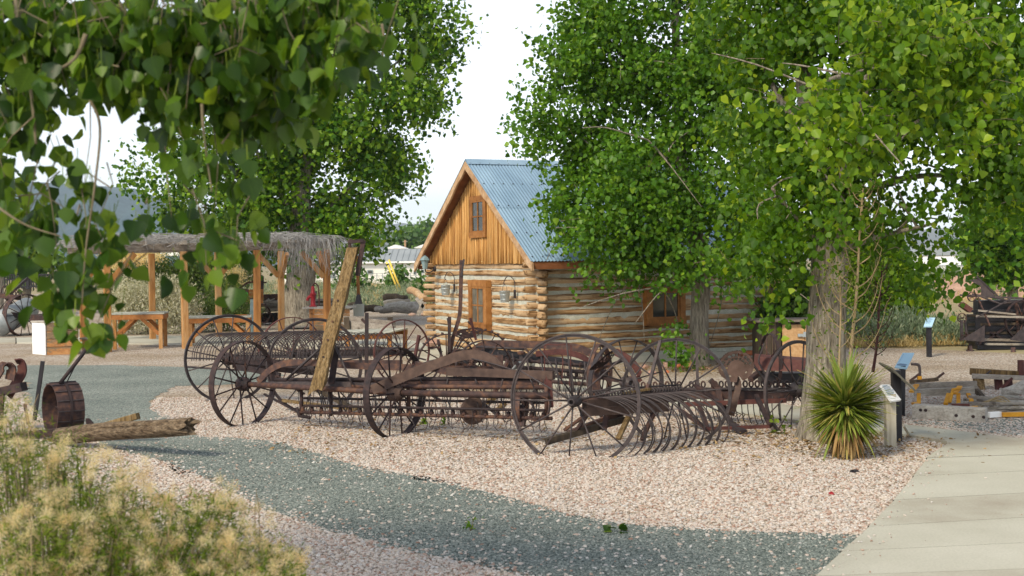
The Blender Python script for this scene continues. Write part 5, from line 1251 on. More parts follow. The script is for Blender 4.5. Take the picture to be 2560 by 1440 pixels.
b = MB(); c = P(1183, 1027, 13.75); n_ = Vector((.35, -.94, 0)); q = n_.to_track_quat('Z', 'Y').to_matrix(); b.lathe([(0, -.012), (.13, -.008), (.15, 0), (.13, .008), (0, .012)], 30, 'Z', c, q); b.build('round_plate', M['rust_tan'], T, smooth=False)
# leaning timber tongue with iron fitting, a thing of its own
p0, p1 = P(796, 968, 14.35), P(884, 618, 14.75)
TP = thing('timber_pole', 'split golden timber pole leaning up from the front hay rake, iron shoe on top', 'pole', p0, 0)
b = MB(); rgx = np.random.default_rng(3); d = (p1-p0); n = 22; V = []
r_ = Vector((.86, -.5, 0)); u_ = Vector((.3, .9, .1))
prof = [(-1, -.8), (-.35, -1), (.4, -.9), (1, -.6), (.9, .6), (.3, 1), (-.5, .9), (-.95, .5)]
for i in range(n+1):
    t = i/n; w = .088-.012*t
    for a_, c_ in prof:
        k = 1+.06*math.sin(9*t+a_*3)+rgx.normal()*.03
        if i == 0: dd = d*(-.02*abs(a_+c_*.4)+.012*rgx.normal())
        else: dd = d*0
        V.append(p0+d*t+dd+r_*(a_*w*k)+u_*(c_*w*.85*k))
k = len(prof); F = [(i*k+j, i*k+(j+1) % k, (i+1)*k+(j+1) % k, (i+1)*k+j) for i in range(n) for j in range(k)]+[tuple(range(k))[::-1], tuple(range(n*k, n*k+k))]
b.add(V, F); b.build('pole', M['timber'], TP)
for t in (.22, .34, .47, .62):
    b = MB(); c = p0+d*t-u_*.075; b.lathe([(0, -.012), (.012, -.011), (.012, .02), (0, .02)], 8, 'Y', c); b.build('bolt', M['rust'], TP)
bar(TP, p1+Vector((.04, 0, -.33)), p1+Vector((.115, 0, .08)), .05, .08, 'iron_shoe', 'rust'); bar(TP, p1+Vector((-.06, -.02, .06)), p1+Vector((.12, -.02, .075)), .07, .04, 'iron_shoe', 'rust'); bar(TP, p1+Vector((-.045, -.02, .0)), p1+Vector((-.03, -.02, .1)), .03, .05, 'iron_lug', 'rust')

# ---------- dump rake D: behind C on the left, tines swung up
ha, hb = P(572, 897, 18.1), P(787, 916, 16.7)
T = thing('dump_rake', 'dump rake farthest left with its many tines swung up in an arch', 'hay rake', (-3.3, 17.4, 0), 0, 'old horse drawn hay rakes')
wheel(T, ha, .63, (.45, -.89, 0), w=.045, t=.015, hubr=.09, hubl=.22, ns=13, sr=.009, rib=.012, hubmat='rust'); wheel(T, hb, .635, (.35, -.93, 0), w=.045, t=.015, hubr=.09, hubl=.22, ns=13, sr=.009, rib=.012, a0=.15)
bar(T, ha, hb, .08, .09, 'tine_beam'); bar(T, ha+Vector((.05, .1, -.1)), hb+Vector((.1, .1, -.1)), .06, .07, 'tine_beam')
t0, t1 = P(596, 892, 18.0), P(900, 892, 16.1)
bar(T, t0, t1, .05, .03, 'coil_rail', 'rust_grey')
tines(T, t0, t1, 40, [(0, 0), (.02, .12), (.10, .24), (.26, .33), (.44, .33), (.58, .25), (.66, .12), (.68, -.02)], (-.86, -.5, 0), .0062, 'rust_grey', coil=.03, jit=.04)
bar(T, P(745, 850, 17), P(722, 905, 17), .03, .03, 'lever', 'rust_grey'); bar(T, P(722, 905, 17), P(745, 835, 17.1), .025, .025, 'lever', 'rust')
pipe(T, [P(465, 917, 18.0), P(590, 925, 17.8)], .014, 'stay_rod', 'rust_grey'); pipe(T, [P(460, 895, 18.1), P(560, 898, 18.0)], .012, 'stay_rod', 'rust_grey')
flat(T, [P(588, 918, 17.6), P(640, 925, 17.3), P(700, 940, 17.0)], .08, .03, (0, .1, 1), 'tongue_stub', 'rust')
bar(T, P(776, 965, 16.8), P(880, 1020, 16.3), .06, .05, 'drag_bar', 'darkwood')
bar(T, P(700, 1000, 16.6), P(890, 1024, 16.2), .09, .03, 'fallen_plank', 'timber')

# ---------- dump rake E: farther back
ha, hb = P(728, 882, 20.6), P(1005, 880, 20.0)
T = thing('dump_rake', 'smaller dump rake at the back between the pump box and the cabin', 'hay rake', (-2.6, 20.3, 0), 0, 'old horse drawn hay rakes')
wheel(T, ha, .58, (.6, -.8, 0), w=.04, t=.015, ns=13, sr=.009, mat='red_iron'); wheel(T, hb, .51, (.6, -.8, 0), w=.04, t=.015, ns=13, sr=.009, mat='red_iron', hubmat='rust')
bar(T, ha, hb, .08, .1, 'tine_beam'); bar(T, P(800, 905, 19.8), P(1005, 905, 19.4), .05, .06, 'tine_beam', 'rust')
t0, t1 = P(800, 868, 20.1), P(998, 872, 19.8)
bar(T, t0, t1, .05, .03, 'coil_rail', 'rust_grey')
tines(T, t0, t1, 20, [(0, 0), (-.02, .12), (.04, .22), (.16, .24), (.26, .16), (.30, .0), (.28, -.14)], (-.75, -.6, 0), .006, 'rust_grey', coil=.03, jit=.05)
bar(T, P(916, 958, 16.0), P(917, 782, 16.1), .045, .035, 'lever', 'rust'); bar(T, P(914, 808, 16.1), P(904, 797, 16.1), .03, .03, 'lever_grip', 'rust')
bar(T, P(1030, 930, 18.8), P(1048, 838, 18.9), .05, .03, 'brace_bar', 'red_iron'); flat(T, [P(1018, 905, 18.8), P(1040, 895, 18.8), P(1065, 900, 18.8)], .06, .02, (0, 1, 0), 'brace_bar', 'rust')

# ---------- mowing machine F in front of the cabin gable
c1, c2 = P(1116, 908, 20.0), P(1206, 896, 20.9)
T = thing('mowing_machine', 'horse mower with lugged iron wheels and tall bent lever before the gable', 'mower', (-1.0, 20.4, 0))
wheel(T, c1, .46, (.25, -.97, 0), w=.10, t=.014, hubr=.08, hubl=.22, ns=12, sr=.010, mat='rust', lugs=26, dish=.02); wheel(T, c2, .46, (.25, -.97, 0), w=.10, t=.014, hubr=.08, hubl=.22, ns=12, sr=.010, mat='rust', lugs=26, dish=.02)
bar(T, c1, c2, .1, .1, 'axle', 'rust'); MB().box((c1+c2)/2+Vector((0, 0, .05)), (.3, .34, .26)).build('gear_case', M['rust'], T)
seat(T, P(1172, 838, 20.3), Vector((-.05, -.25, .96)), Vector((1, .2, 0)), .27, 'rust')
flat(T, [P(1172, 846, 20.3), P(1150, 870, 20.3), P(1135, 900, 20.3)], .06, .012, (0, 1, 0), 'seat_spring')
flat(T, [P(1124, 900, 19.7), P(1131, 850, 19.7), P(1142, 815, 19.7), P(1150, 780, 19.7), P(1152, 720, 19.7), P(1154, 650, 19.7)], .06, .035, (1, 0, 0), 'tall_lever', 'rust', 5)
bar(T, P(1153, 690, 19.68), P(1160, 648, 19.68), .03, .03, 'lever_grip', 'rust_grey')
bar(T, P(1122, 905, 19.6), P(1124, 792, 19.6), .05, .04, 'lever', 'rust'); bar(T, P(1122, 812, 19.6), P(1119, 795, 19.6), .03, .03, 'lever_grip', 'rust_grey')
bar(T, P(1190, 850, 20.0), P(1176, 795, 20.0), .05, .04, 'lever', 'red_iron'); bar(T, P(1178, 812, 20), P(1170, 803, 20), .03, .03, 'lever_grip', 'rust')
for (a, b) in (((1100, 935, 19.6), (1140, 870, 19.6)), ((1080, 950, 19.6), (1125, 880, 19.6)), ((1070, 870, 20), (1100, 868, 20)), ((1095, 850, 20.2), (1110, 920, 19.8)), ((1140, 950, 19.5), (1180, 905, 19.6))): bar(T, P(*a), P(*b), .04, .03, 'frame_bar', 'rust')

# ---------- side delivery rake G behind C, close to the cabin
T = thing('side_delivery_rake', 'rear hay rake with dark arched beams running along the cabin side wall', 'hay rake', (.3, 17.3, 0), 0, 'old horse drawn hay rakes')
flat(T, [P(1175, 900, 18.6), P(1190, 872, 18.6), P(1225, 860, 18.6), P(1300, 861, 18.3), P(1420, 866, 18.0), P(1470, 880, 17.8), P(1520, 910, 17.6)], .105, .02, (0, .1, 1), 'arched_frame', 'rust', 6)
flat(T, [P(1160, 905, 18.8), P(1185, 880, 18.8), P(1240, 882, 18.6), P(1350, 896, 18.2), P(1480, 915, 17.6)], .10, .02, (0, .1, 1), 'arched_frame', 'black', 6)
flat(T, [P(1340, 885, 18.2), P(1400, 880, 18.0), P(1450, 890, 17.8), P(1490, 915, 17.5)], .08, .02, (0, .1, 1), 'arched_frame', 'red_iron', 5)
pipe(T, [P(1190, 867, 18.5), P(1310, 873, 18.2)], .018, 'rod', 'rust_grey')
for y, r in ((905, .022), (922, .028), (938, .02), (952, .026)): pipe(T, [P(1235, y-8, 18.5), P(1490, y+10, 17.0)], r, 'tooth_pipe')
for k in range(7): pipe(T, [P(1245+36*k, 880+4*k, 18.3-.2*k), P(1255+36*k, 960+4*k, 18.0-.2*k)], .012, 'reel_rod', 'rust_grey', 5)
for row, (y, n) in enumerate(((905, 24), (930, 24), (952, 22))):
    for i in range(n):
        f_ = (i+.5)/n; p = P(1240+248*f_, y-8+18*f_, 18.45-1.45*f_); o = link('tooth', wires[(i+row) % 4], T, p-T.location); o.rotation_euler = (RNG.normal()*.1, RNG.normal()*.1, i); o.scale = (1, 1, .9 if row < 2 else .8)
        if i % 2 == row % 2: link('knob', km, T, p-T.location)
flat(T, [P(1362, 965, 17.0), P(1361, 880, 17.0), P(1365, 862, 17.0), P(1392, 862, 16.9), P(1424, 862, 16.9), P(1427, 880, 16.9), P(1424, 965, 16.9)], .05, .015, (0, 1, 0), 'lift_frame', 'red_iron', 4)
flat(T, [P(1404, 960, 17.0), P(1407, 900, 17.0), P(1400, 885, 17.0), P(1372, 886, 17.0), P(1366, 900, 17)], .04, .015, (0, 1, 0), 'lift_frame', 'red_iron', 4)
bar(T, P(1302, 965, 17.8), P(1303, 882, 17.8), .05, .04, 'stand', 'rust_grey'); MB().lathe([(.05, 0), (.06, .03), (.03, .05), (0, .05)], 8, 'Z', P(1303, 886, 17.8)).build('oil_cup', M['rust'], T)
bar(T, P(1282, 925, 17.8), P(1300, 905, 17.7), .07, .02, 'plate', 'tank'); bar(T, P(1312, 870, 18.1), P(1330, 890, 18.1), .12, .03, 'bracket', 'rust_tan')
c = P(1210, 925, 17.9)
wheel(T, c, .42, (.3, -.95, 0), w=.07, t=.014, ns=12, mat='rust'); wheel(T, P(1500, 935, 16.9), .4, (.9, -.4, 0), w=.07, t=.014, ns=12, mat='rust')
MB().box(c+Vector((.12, .1, .08)), (.3, .25, .24)).build('gear_case', M['rust'], T)
for (a, b) in (((1235, 985, 17.5), (1270, 900, 17.6)), ((1330, 960, 17.4), (1290, 905, 17.6)), ((1560, 900, 17.4), (1480, 930, 17.2)), ((1480, 940, 17.0), (1560, 955, 16.6)), ((1330, 1010, 16.9), (1345, 950, 17))): bar(T, P(*a), P(*b), .05, .035, 'strut', 'rust')
flat(T, [P(1540, 880, 17.6), P(1580, 905, 17.4), P(1600, 945, 17.2), P(1560, 950, 17.2)], .10, .03, (0, .1, 1), 'gear_guard', 'red_iron', 4)
MB().beam(P(1213, 1010, 17.0), P(1247, 985, 17.2), .07, .05).build('wooden_strut', M['timber'], T); MB().beam(P(1242, 1028, 16.2), P(1262, 1008, 16.3), .06, .05).build('wooden_strut', M['timber'], T)
# ================================================================ SIGNS
def panel_sign(name, lab, post_pts, post_w, corners, mp, mpanel, text=0, th=.02):
    """post + tilted panel given by four corners (world), lettering bars as flat print"""
    base = Vector(post_pts[0])
    T = thing(name, lab, 'sign', base, group=None)
    MB().beam(post_pts[0], post_pts[1], post_w, post_w, up=(0, 1, 0), chamfer=.006).build('post', M[mp], T)
    q = [Vector(c) for c in corners]; n = (q[1]-q[0]).cross(q[3]-q[0]).normalized()
    if n.z < 0: n = -n
    b = MB(); b.add(q+[v-n*th for v in q], [(0, 1, 2, 3), (7, 6, 5, 4), (0, 4, 5, 1), (1, 5, 6, 2), (2, 6, 7, 3), (3, 7, 4, 0)]); pn = b.build('panel', M[mpanel], T)
    ux, uy = (q[1]-q[0]), (q[3]-q[0])
    if text:
        rg = np.random.default_rng(text)
        b = MB()
        for k in range(9):
            v = .12+.62*k/9; w = rg.uniform(.5, .85)
            s = q[0]+ux*.08+uy*(1-v)+n*.002
            if k in (0,): w = .5
            e_ = s+ux*w; h = uy*(.022 if k else .04)
            b.add([s, e_, e_+h, s+h], [(0, 1, 2, 3)])
        b.build('print_lines', M['ink'], T)
    return T
M['ink'] = simple('blue_grey_print', [(.3, (.12, .2, .3)), (.7, (.2, .3, .42))], 5, rough=.6, bmp=0)
M['blue_panel'] = simple('pale_blue_sign_face', [(.3, (.34, .56, .74)), (.7, (.46, .66, .80))], 3, rough=.35, bmp=0)
M['back_panel'] = simple('bronze_sign_back', [(.3, (.11, .10, .075)), (.7, (.17, .16, .12))], 6, rough=.6, bmp=.05)
M['whitewood'] = simple('bleached_post_wood', [(.3, (.30, .26, .19)), (.6, (.46, .42, .33)), (.85, (.55, .52, .44))], 5, stretch=(4, 4, .4), rough=.9, bmp=.5, dist=.006)
def tri_at(px, py, Y): return P(px, py, Y)
Y1 = G(2255, 1041).y
T = panel_sign('interpretive_sign', 'blue panel information sign on black post, nearer of the two blue ones', [G(2254, 1041), P(2256, 915, Y1)], .065,
               [P(2237, 917, Y1-.05), P(2268, 920, Y1-.05), P(2286, 882, Y1+.28), P(2257, 882, Y1+.28)], 'black', 'blue_panel', 4)
pnl = MB(); a, b_, c_, d_ = P(2237, 917, Y1-.05), P(2268, 920, Y1-.05), P(2286, 882, Y1+.28), P(2257, 882, Y1+.28)
n_ = (b_-a).cross(d_-a).normalized()*.003
pnl.add([a.lerp(d_, .1)+(b_-a)*.08+n_, a.lerp(d_, .1)+(b_-a)*.75+n_, a.lerp(d_, .2)+(b_-a)*.9+n_, a.lerp(d_, .3)+(b_-a)*.45+n_, a.lerp(d_, .2)+(b_-a)*.08+n_], [(0, 1, 2, 3, 4)]); pnl.build('picture', M['ink'], T)
Y2 = G(2248, 1106).y
panel_sign('interpretive_sign', 'dark information sign seen edge on, its bronze back facing the yard', [G(2243, 1106), P(2239, 925, Y2)], .085,
           [P(2290, 976, Y2-.25), P(2285, 968, Y2+.15), P(2199, 905, Y2+.12), P(2230, 918, Y2-.28)], 'black', 'back_panel')
Y3 = G(2227, 1118).y
panel_sign('plant_label_stand', 'bleached wooden post with a small white tilted label, beside the yucca', [G(2226, 1119), P(2224, 985, Y3)], .10,
           [P(2228, 1003, Y3-.16), P(2253, 999, Y3-.05), P(2223, 960, Y3+.16), P(2201, 962, Y3+.05)], 'whitewood', 'white', 6)
Y4 = G(2323, 893).y
panel_sign('interpretive_sign', 'farther blue panel information sign standing before the sagebrush', [G(2323, 893), P(2322, 812, Y4)], .085,
           [P(2309, 816, Y4-.1), P(2330, 816, Y4-.1), P(2338, 794, Y4+.25), P(2317, 794, Y4+.25)], 'black', 'blue_panel', 5)
Y5 = 48
panel_sign('interpretive_sign', 'tiny white sign on a brown post before the dirt mound', [P(2353, 792, Y5), P(2353, 780, Y5)], .1, [P(2348, 780, Y5-.05), P(2359, 780, Y5-.05), P(2359, 774, Y5+.4), P(2348, 774, Y5+.4)], 'red_iron', 'white')

# ================================================================ YUCCA
def yucca():
    c = P(2113, 1040, 12.1); base = Vector((c.x, 12.1, 0))
    T = thing('yucca', 'round spiky yucca with a dry orange skirt, before the cottonwood trunk', 'yucca', base)
    b = MB(); b.tube(smoothpts([base-Vector((0, 0, .02)), base+Vector((.02, 0, .2)), base+Vector((0, 0, .42))], 4), [.1, .1, .1, .1, .09, .09, .09, .08, .07], 10); b.build('stem', M['bark'], T, smooth=True)
    ctr = Vector((c.x, 12.1, .47)); rg = np.random.default_rng(12)
    protos = []
    for dry in (0, 1):
        L = []
        for v in range(6):
            bend = (-.10-.05*v) if not dry else (-.12-.06*v)
            V = []; n = 5
            for i in range(n+1):
                t = i/n; w = .018*(1-t**2.2)+.0012; z = bend*t*t
                V += [(-w, t, z+.004), (0, t, z-.003), (w, t, z+.004)]
            F = [(i*3+k, i*3+k+1, i*3+4+k, i*3+3+k) for i in range(n) for k in (0, 1)]
            me = bpy.data.meshes.new('blade'); me.from_pydata(V, [], F); me.materials.append(M['yucca_dry' if dry else 'yucca']); L.append(me)
        protos.append(L)
    def place(n, parts):
        vs, fs = [], []
        for i in range(n):
            z = rg.uniform(-.97, .98); a = rg.random()*2*PI
            s = math.sqrt(1-z*z); d = Vector((s*math.cos(a), s*math.sin(a), z))
            dry = z < -.66+rg.normal()*.17
            L = rg.uniform(.34, .57)*(.76+.26*z*z)
            side = d.cross(Vector((0, 0, 1))).normalized(); nn = side.cross(d).normalized()
            R = Matrix((side, d, nn)).transposed()
            me = protos[int(dry)][i % 6]; o0 = ctr-T.location+d*.04+Vector((0, 0, .10*z if z < 0 else .06*z))
            if parts:
                o = link('blade', me, T); o.matrix_local = Matrix.Translation(o0) @ R.to_4x4() @ Matrix.Diagonal((1, L, L, 1))
    place(300, True)
    # the many blades behind those, joined
    N = 520; z = rg.uniform(-.97, .98, N); a = rg.random(N)*2*PI; s = np.sqrt(1-z*z); d = np.c_[s*np.cos(a), s*np.sin(a), z]
    nn = np.c_[-z*np.cos(a), -z*np.sin(a), s]
    B5 = np.array([(-.5, 0, 0), (.5, 0, 0), (.36, .55, -.03), (0, 1, -.12), (-.36, .55, -.03)], float)
    for nm, sel, mt in (('blades', z > -.64, 'yucca'), ('dry_blades', z <= -.64, 'yucca_dry')):
        pos = np.array(ctr)+d[sel]*.05; me = leafmesh(nm, pos, d[sel], nn[sel], rg.uniform(.36, .5, sel.sum())*(.76+.26*d[sel][:, 2]**2), .075, M[mt], B5, BF, T.location)
        o = link(nm, me, T); o['kind'] = 'stuff'
yucca()

# ================================================================ SAPLINGS beside the trunk
def sapling(lab, pts, r0, nb, leafy, seed, mat='pale_sapling', spread=1.0):
    rg = np.random.default_rng(seed); q = smoothpts([P(*p) for p in pts], 6)
    T = thing('sapling', lab, 'sapling', (q[0].x, q[0].y, 0))
    b = MB(); b.tube(q, [r0*(1-.8*i/(len(q)-1)) for i in range(len(q))], 7); b.build('trunk', M[mat], T, smooth=True)
    b = MB(); ends = []; n = len(q)
    for i in range(nb):
        f = .22+.74*(i+.5)/nb; p = q[int(f*(n-1))]; s = 1 if i % 2 else -1
        L = (.75*(1-f)+.16)*rg.uniform(.8, 1.15)*spread; a = rg.normal(0, .55)
        e = Vector((s*math.cos(a), math.sin(a), 0))
        pts_ = smoothpts([p, p+e*L*.32+Vector((0, 0, L*.22)), p+e*L*.55+Vector((0, 0, L*.62)), p+e*L*.66+Vector((0, 0, L*1.05))], 4)
        b.tube(pts_, [r0*.34*(1-.8*k/(len(pts_)-1)) for k in range(len(pts_))], 5); ends += pts_[3:]
        for k in range(4, len(pts_), 2):
            z = pts_[k]; d = Vector((rg.normal()*.06, rg.normal()*.06, .07)); b.tube([z, z+d], [r0*.1, r0*.05], 3, caps=False)
    b.build('branches', M[mat], T, smooth=True)
    if leafy:
        E = np.array([tuple(e) for e in ends]); pos = np.repeat(E, leafy, 0)+rg.normal(size=(len(E)*leafy, 3))*.045
        t, nr = leafdirs(len(pos), .2); o = link('leaves', leafmesh('leaves', pos, t, nr, .035*rg.uniform(.6, 1.3, len(pos)), .7, M['rabbit_green'] if mat == 'pale_sapling' else M['leaf_juniper'], LEAF4, LF4, T.location), T); o['kind'] = 'stuff'
sapling('taller bare pale sapling with upswept branches just right of the trunk', [(2120, 1090, 12.9), (2126, 900, 12.9), (2142, 720, 12.9), (2150, 560, 12.9), (2158, 470, 12.9)], .024, 22, 1, 1, spread=.85)
sapling('slender leafy sapling standing against the cottonwood trunk', [(2094, 1090, 12.6), (2098, 900, 12.6), (2102, 740, 12.6), (2090, 640, 12.6)], .014, 14, 3, 2, spread=.55)
sapling('short brownish sapling before the bushy juniper', [(2182, 930, 16.0), (2192, 860, 16.0), (2200, 740, 16.0), (2206, 660, 16.0)], .022, 22, 2, 3, 'red_iron', .5)

# ================================================================ BUSHES
def bush(name, lab, cat, blobs, n, k, spread, size, wid, mat, hang=-.6, dens=5.0, org=None, stems=0, shape=LEAF4, faces=LF4, group=None, kind=None, part='foliage', shell=.45):
    pts = blobs_points(blobs, n*dens, shell); pos = clumps(pts, k, spread); pos[:, 2] = np.maximum(pos[:, 2], .02 if blobs[0][0][2] > -.5 else -99)
    org = org or (float(np.mean([b[0][0] for b in blobs])), float(np.mean([b[0][1] for b in blobs])), 0)
    tips, nr = leafdirs(len(pos), hang)
    me = leafmesh(part, pos, tips, nr, size*RNG.uniform(.6, 1.25, len(pos)), wid, M[mat], shape, faces, org, np.clip(np.repeat(RNG.random(len(pts)), k)*.6+RNG.random(len(pos))*.4, 0, .999))
    if kind == 'stuff':
        o = link(name, me, None, org); return tag(o, lab, cat, group, 'stuff')
    T = thing(name, lab, cat, org, group=group); link(part, me, T)
    if stems:
        b = MB()
        for i in range(stems):
            e = pts[RNG.integers(len(pts))]; s = Vector((org[0]+RNG.normal()*.08, org[1]+RNG.normal()*.08, org[2]))
            b.tube(smoothpts([s, (s+Vector(e))/2+Vector((0, 0, .1)), Vector(e)], 3), [.012, .01, .01, .008, .007, .006, .005], 4, caps=False)
        b.build('stems', M['twig'], T)
    return T
def bx(lst, Y0, rd): return blobs_px(lst, Y0, rd)
bush('pale_brush', 'big pale grey white rabbitbrush under the left half of the ramada', 'shrub', bx([(330, 755, 55, 60), (400, 750, 70, 55), (450, 780, 50, 60), (300, 790, 40, 45), (370, 800, 70, 40), (430, 720, 45, 25)], 36, .8), 300, 9, .10, .075, .5, 'palebush', stems=20)
bush('green_shrub', 'green feathery shrub behind the long work table', 'shrub', bx([(560, 760, 55, 50), (530, 790, 50, 40), (600, 780, 50, 45), (570, 720, 30, 25)], 37, .7), 320, 9, .10, .08, .3, 'leaf_juniper', stems=20)
bush('tan_shrub', 'tall tan and green shrub thicket behind the ramada', 'shrub', bx([(330, 670, 60, 35), (430, 680, 90, 45), (520, 670, 70, 40), (600, 680, 50, 40), (270, 690, 40, 40), (480, 720, 80, 40)], 42, 1.0), 260, 9, .14, .11, .4, 'leaf_juniper', stems=24)
bush('tan_shrub', 'dry flowering shrub left of the wagon box', 'shrub', bx([(590, 690, 25, 22), (300, 650, 50, 25), (360, 640, 50, 20)], 41, .6), 280, 9, .12, .09, .5, 'fluff', stems=8)
bush('juniper', 'dense green bushy tree right of the big trunk', 'bush', bx([(2160, 765, 55, 45), (2220, 770, 70, 40), (2262, 775, 40, 30), (2180, 700, 60, 70), (2240, 720, 55, 60), (2150, 640, 50, 60), (2210, 640, 45, 50), (2280, 750, 32, 32)], 31.5, 1.1), 560, 10, .12, .11, .8, 'leaf_bright', stems=24)
bush('green_bush', 'low bush between the storage shed and the trunk', 'bush', bx([(1985, 770, 50, 40), (1940, 790, 40, 30), (2010, 740, 40, 50)], 24.3, .6), 260, 9, .12, .10, .8, 'leaf_juniper', stems=10)
# sprout on the small tree trunk and weeds
def weed(lab, px, py, h, n, size, mat='leaf_bright', name='weed'):
    c = G(px, py); pos = np.array(c)+np.c_[RNG.normal(0, h*.3, n), RNG.normal(0, h*.2, n), RNG.random(n)*h]; t, nr = leafdirs(n, -.2)
    T = thing(name, lab, 'weed', c); link('leaves', leafmesh('leaves', pos, t, nr, size*RNG.uniform(.7, 1.2, n), .9, M[mat], LEAF6, LF6, c), T)
    b = MB()
    for i in range(5): e = pos[RNG.integers(n)]; b.tube([c, Vector(e)], [.004, .002], 4)
    b.build('stem', M['twig'], T)
weed('yellow green seedling in front of the cottonwood foot', 1945, 1088, .22, 26, .05, 'rabbit_green')
weed('small green weed growing in the blue grey path', 1176, 1330, .10, 14, .035)
weed('low green weed patch under the long front rake', 1062, 1062, .06, 24, .05)
weed('small round leaved weed just right of the low patch', 1110, 1064, .07, 10, .05)
b = MB(); c = G(1548, 1334)
pos = np.array(c)+np.c_[RNG.normal(0, .045, 7), RNG.normal(0, .03, 7), RNG.random(7)*.03+.01]; t = RNG.normal(size=(7, 3)); t[:, 2] *= .2; nr = RNG.normal(size=(7, 3))*.5; nr[:, 2] += 1
tag(link('fallen_leaf_sprig', leafmesh('fallen_leaf_sprig', pos, t, nr, .07, 1.0, M['leaf_near'], LEAF6, LF6, c), None, c), 'fallen green leaf sprig lying on the blue grey path', 'leaf')
rock('red_stone', 2078, 1235, 18, 10, G(2078, 1238).y, 'red_paint', 'lone dark red stone on the gravel near the concrete path', 21)
rock('dark_stone', 2135, 1178, 22, 8, G(2135, 1182).y, 'black', 'flat dark stone by the yucca skirt', 22)

# ================================================================ near rabbitbrush, bottom left
def rabbit():
    org = (-1.75, 4.9, 0)
    T = thing('rabbitbrush', 'bushy green rabbitbrush full of fluffy tan seed heads, close at lower left', 'shrub', org)
    bl = blobs_px([(20, 1110, 80, 90, .4), (90, 1220, 120, 110, .2), (230, 1260, 130, 95, .1), (380, 1340, 140, 90), (520, 1345, 120, 80), (140, 1380, 200, 110, -.2), (350, 1440, 220, 90, -.2), (620, 1420, 130, 80), (520, 1280, 70, 50, .1, .7), (700, 1430, 60, 50, 0, .8), (150, 1130, 50, 50, .3), (0, 1030, 30, 45, .5, .7), (550, 1500, 250, 80, -.3), (150, 1560, 300, 130, -.2)], 4.9, .42)
    # stems
    tops = blobs_points(bl, 26, .25); b = MB()
    for p in tops:
        p = Vector(p); s = Vector((org[0]+(p.x-org[0])*.45+RNG.normal()*.05, org[1]+(p.y-org[1])*.4+RNG.normal()*.05, .02))
        m_ = s.lerp(p, .55)+Vector((0, 0, .06)); b.tube(smoothpts([s, m_, p], 4), [.006, .006, .005, .005, .004, .004, .003, .003, .002], 4, caps=False)
    o = b.build('stems', M['twig'], T); o['kind'] = 'stuff'
    pts = blobs_points(bl, 190, .4); pos = clumps(pts, 10, .03); tips = RNG.normal(size=(len(pos), 3)); tips[:, 2] = tips[:, 2]*.8+.35; nr = RNG.normal(size=(len(pos), 3))
    var = np.clip(np.repeat(RNG.random(len(pts)), 10)*.6+RNG.random(len(pos))*.4, 0, .999)
    o = link('leaves', leafmesh('leaves', pos, tips, nr, RNG.uniform(.018, .045, len(pos)), .15, M['rabbit_green'], LEAF4, LF4, org, var), T); o['kind'] = 'stuff'
    # fluffy heads: tufts of fine bristles on the outside of the bush
    hd = blobs_points(bl, 14, .17); hd[:, 2] += .03; hd = np.repeat(hd, 5, 0)+RNG.normal(size=(len(hd)*5, 3))*.035; hd = hd[RNG.random(len(hd)) < .85]
    k = 150; d = unit(RNG.normal(size=(len(hd)*k, 3))); rad = np.repeat(RNG.uniform(.014, .036, len(hd)), k)
    pos = np.repeat(hd+RNG.normal(size=hd.shape)*.0, k, 0)+d*rad[:, None]*RNG.random((len(d), 1))*.8
    var = np.clip(np.repeat(RNG.random(len(hd)), k)*.75+RNG.random(len(d))*.25, 0, .999)
    o = link('seed_heads', leafmesh('seed_heads', pos, d, RNG.normal(size=d.shape), rad*.62, .075, M['fluff'], LEAF4, LF4, org, var), T); o['kind'] = 'stuff'
    b = MB()
    for i in range(60):    # stray longer stalks above
        p = hd[RNG.integers(len(hd))]; p = Vector(p); q = p+Vector((RNG.normal()*.06, RNG.normal()*.05, RNG.uniform(.02, .1))); b.tube([p-Vector((0, 0, .25)), p, q], [.002, .0018, .001], 4, caps=False)
    o = b.build('stalks', M['pale_sapling'], T); o['kind'] = 'stuff'
rabbit()

# ================================================================ implements at the left, in front
Yl = 14.6
T = thing('walking_plough', 'rusty implement at left with a wide cleated drum wheel and a long raised lever', 'plough', (P(160, 0, Yl).x, Yl, 0))
c = P(158, 1025, Yl); n_ = Vector((.8, .6, 0))
wr = .30; c.z = .29
W = link('drum_wheel', ring_mesh('drum_wheel', wr, .30, .014, M['rust'], 40), T, c-T.location); W.rotation_euler = n_.to_track_quat('Z', 'Y').to_euler()
b = MB()
for i in range(16):
    a = 2*PI*i/16; b.box(((wr+.006)*math.cos(a), (wr+.006)*math.sin(a), 0), (.012, .012, .30), a)
link('cleats', b.mesh('cleats', M['rust_grey']), W)
link('rim_band', ring_mesh('rim_band', wr+.016, .03, .016, M['rust'], 40), W)
for i in range(8): b = MB(); b.tube([(.05, 0, 0), (wr-.01, 0, 0)], .011, 6); o = link('spoke', b.mesh('spoke', M['rust']), W); o.rotation_euler = (0, 0, 2*PI*i/8)
pipe(T, [P(150, 958, Yl-.1), P(205, 888, Yl+.2), P(246, 826, Yl+.4)], .022, 'lever', 'rust'); pipe(T, [P(166, 958, Yl), P(190, 910, Yl+.1), P(225, 855, Yl+.3)], .007, 'latch_rod', 'rust_grey')
bar(T, P(86, 1050, Yl-.3), P(107, 903, Yl-.3), .04, .03, 'upright_rod', 'black')
flat(T, [P(190, 1088, Yl-.5), P(222, 1075, Yl-.4), P(218, 1048, Yl-.4), P(236, 1065, Yl-.4), P(266, 1086, Yl-.5)], .035, .03, (0, 1, 0), 'clevis', 'rust')
bar(T, P(120, 1105, Yl-.6), P(345, 1040, Yl-.9), .075, .07, 'wooden_beam', 'timber', ch=.008)
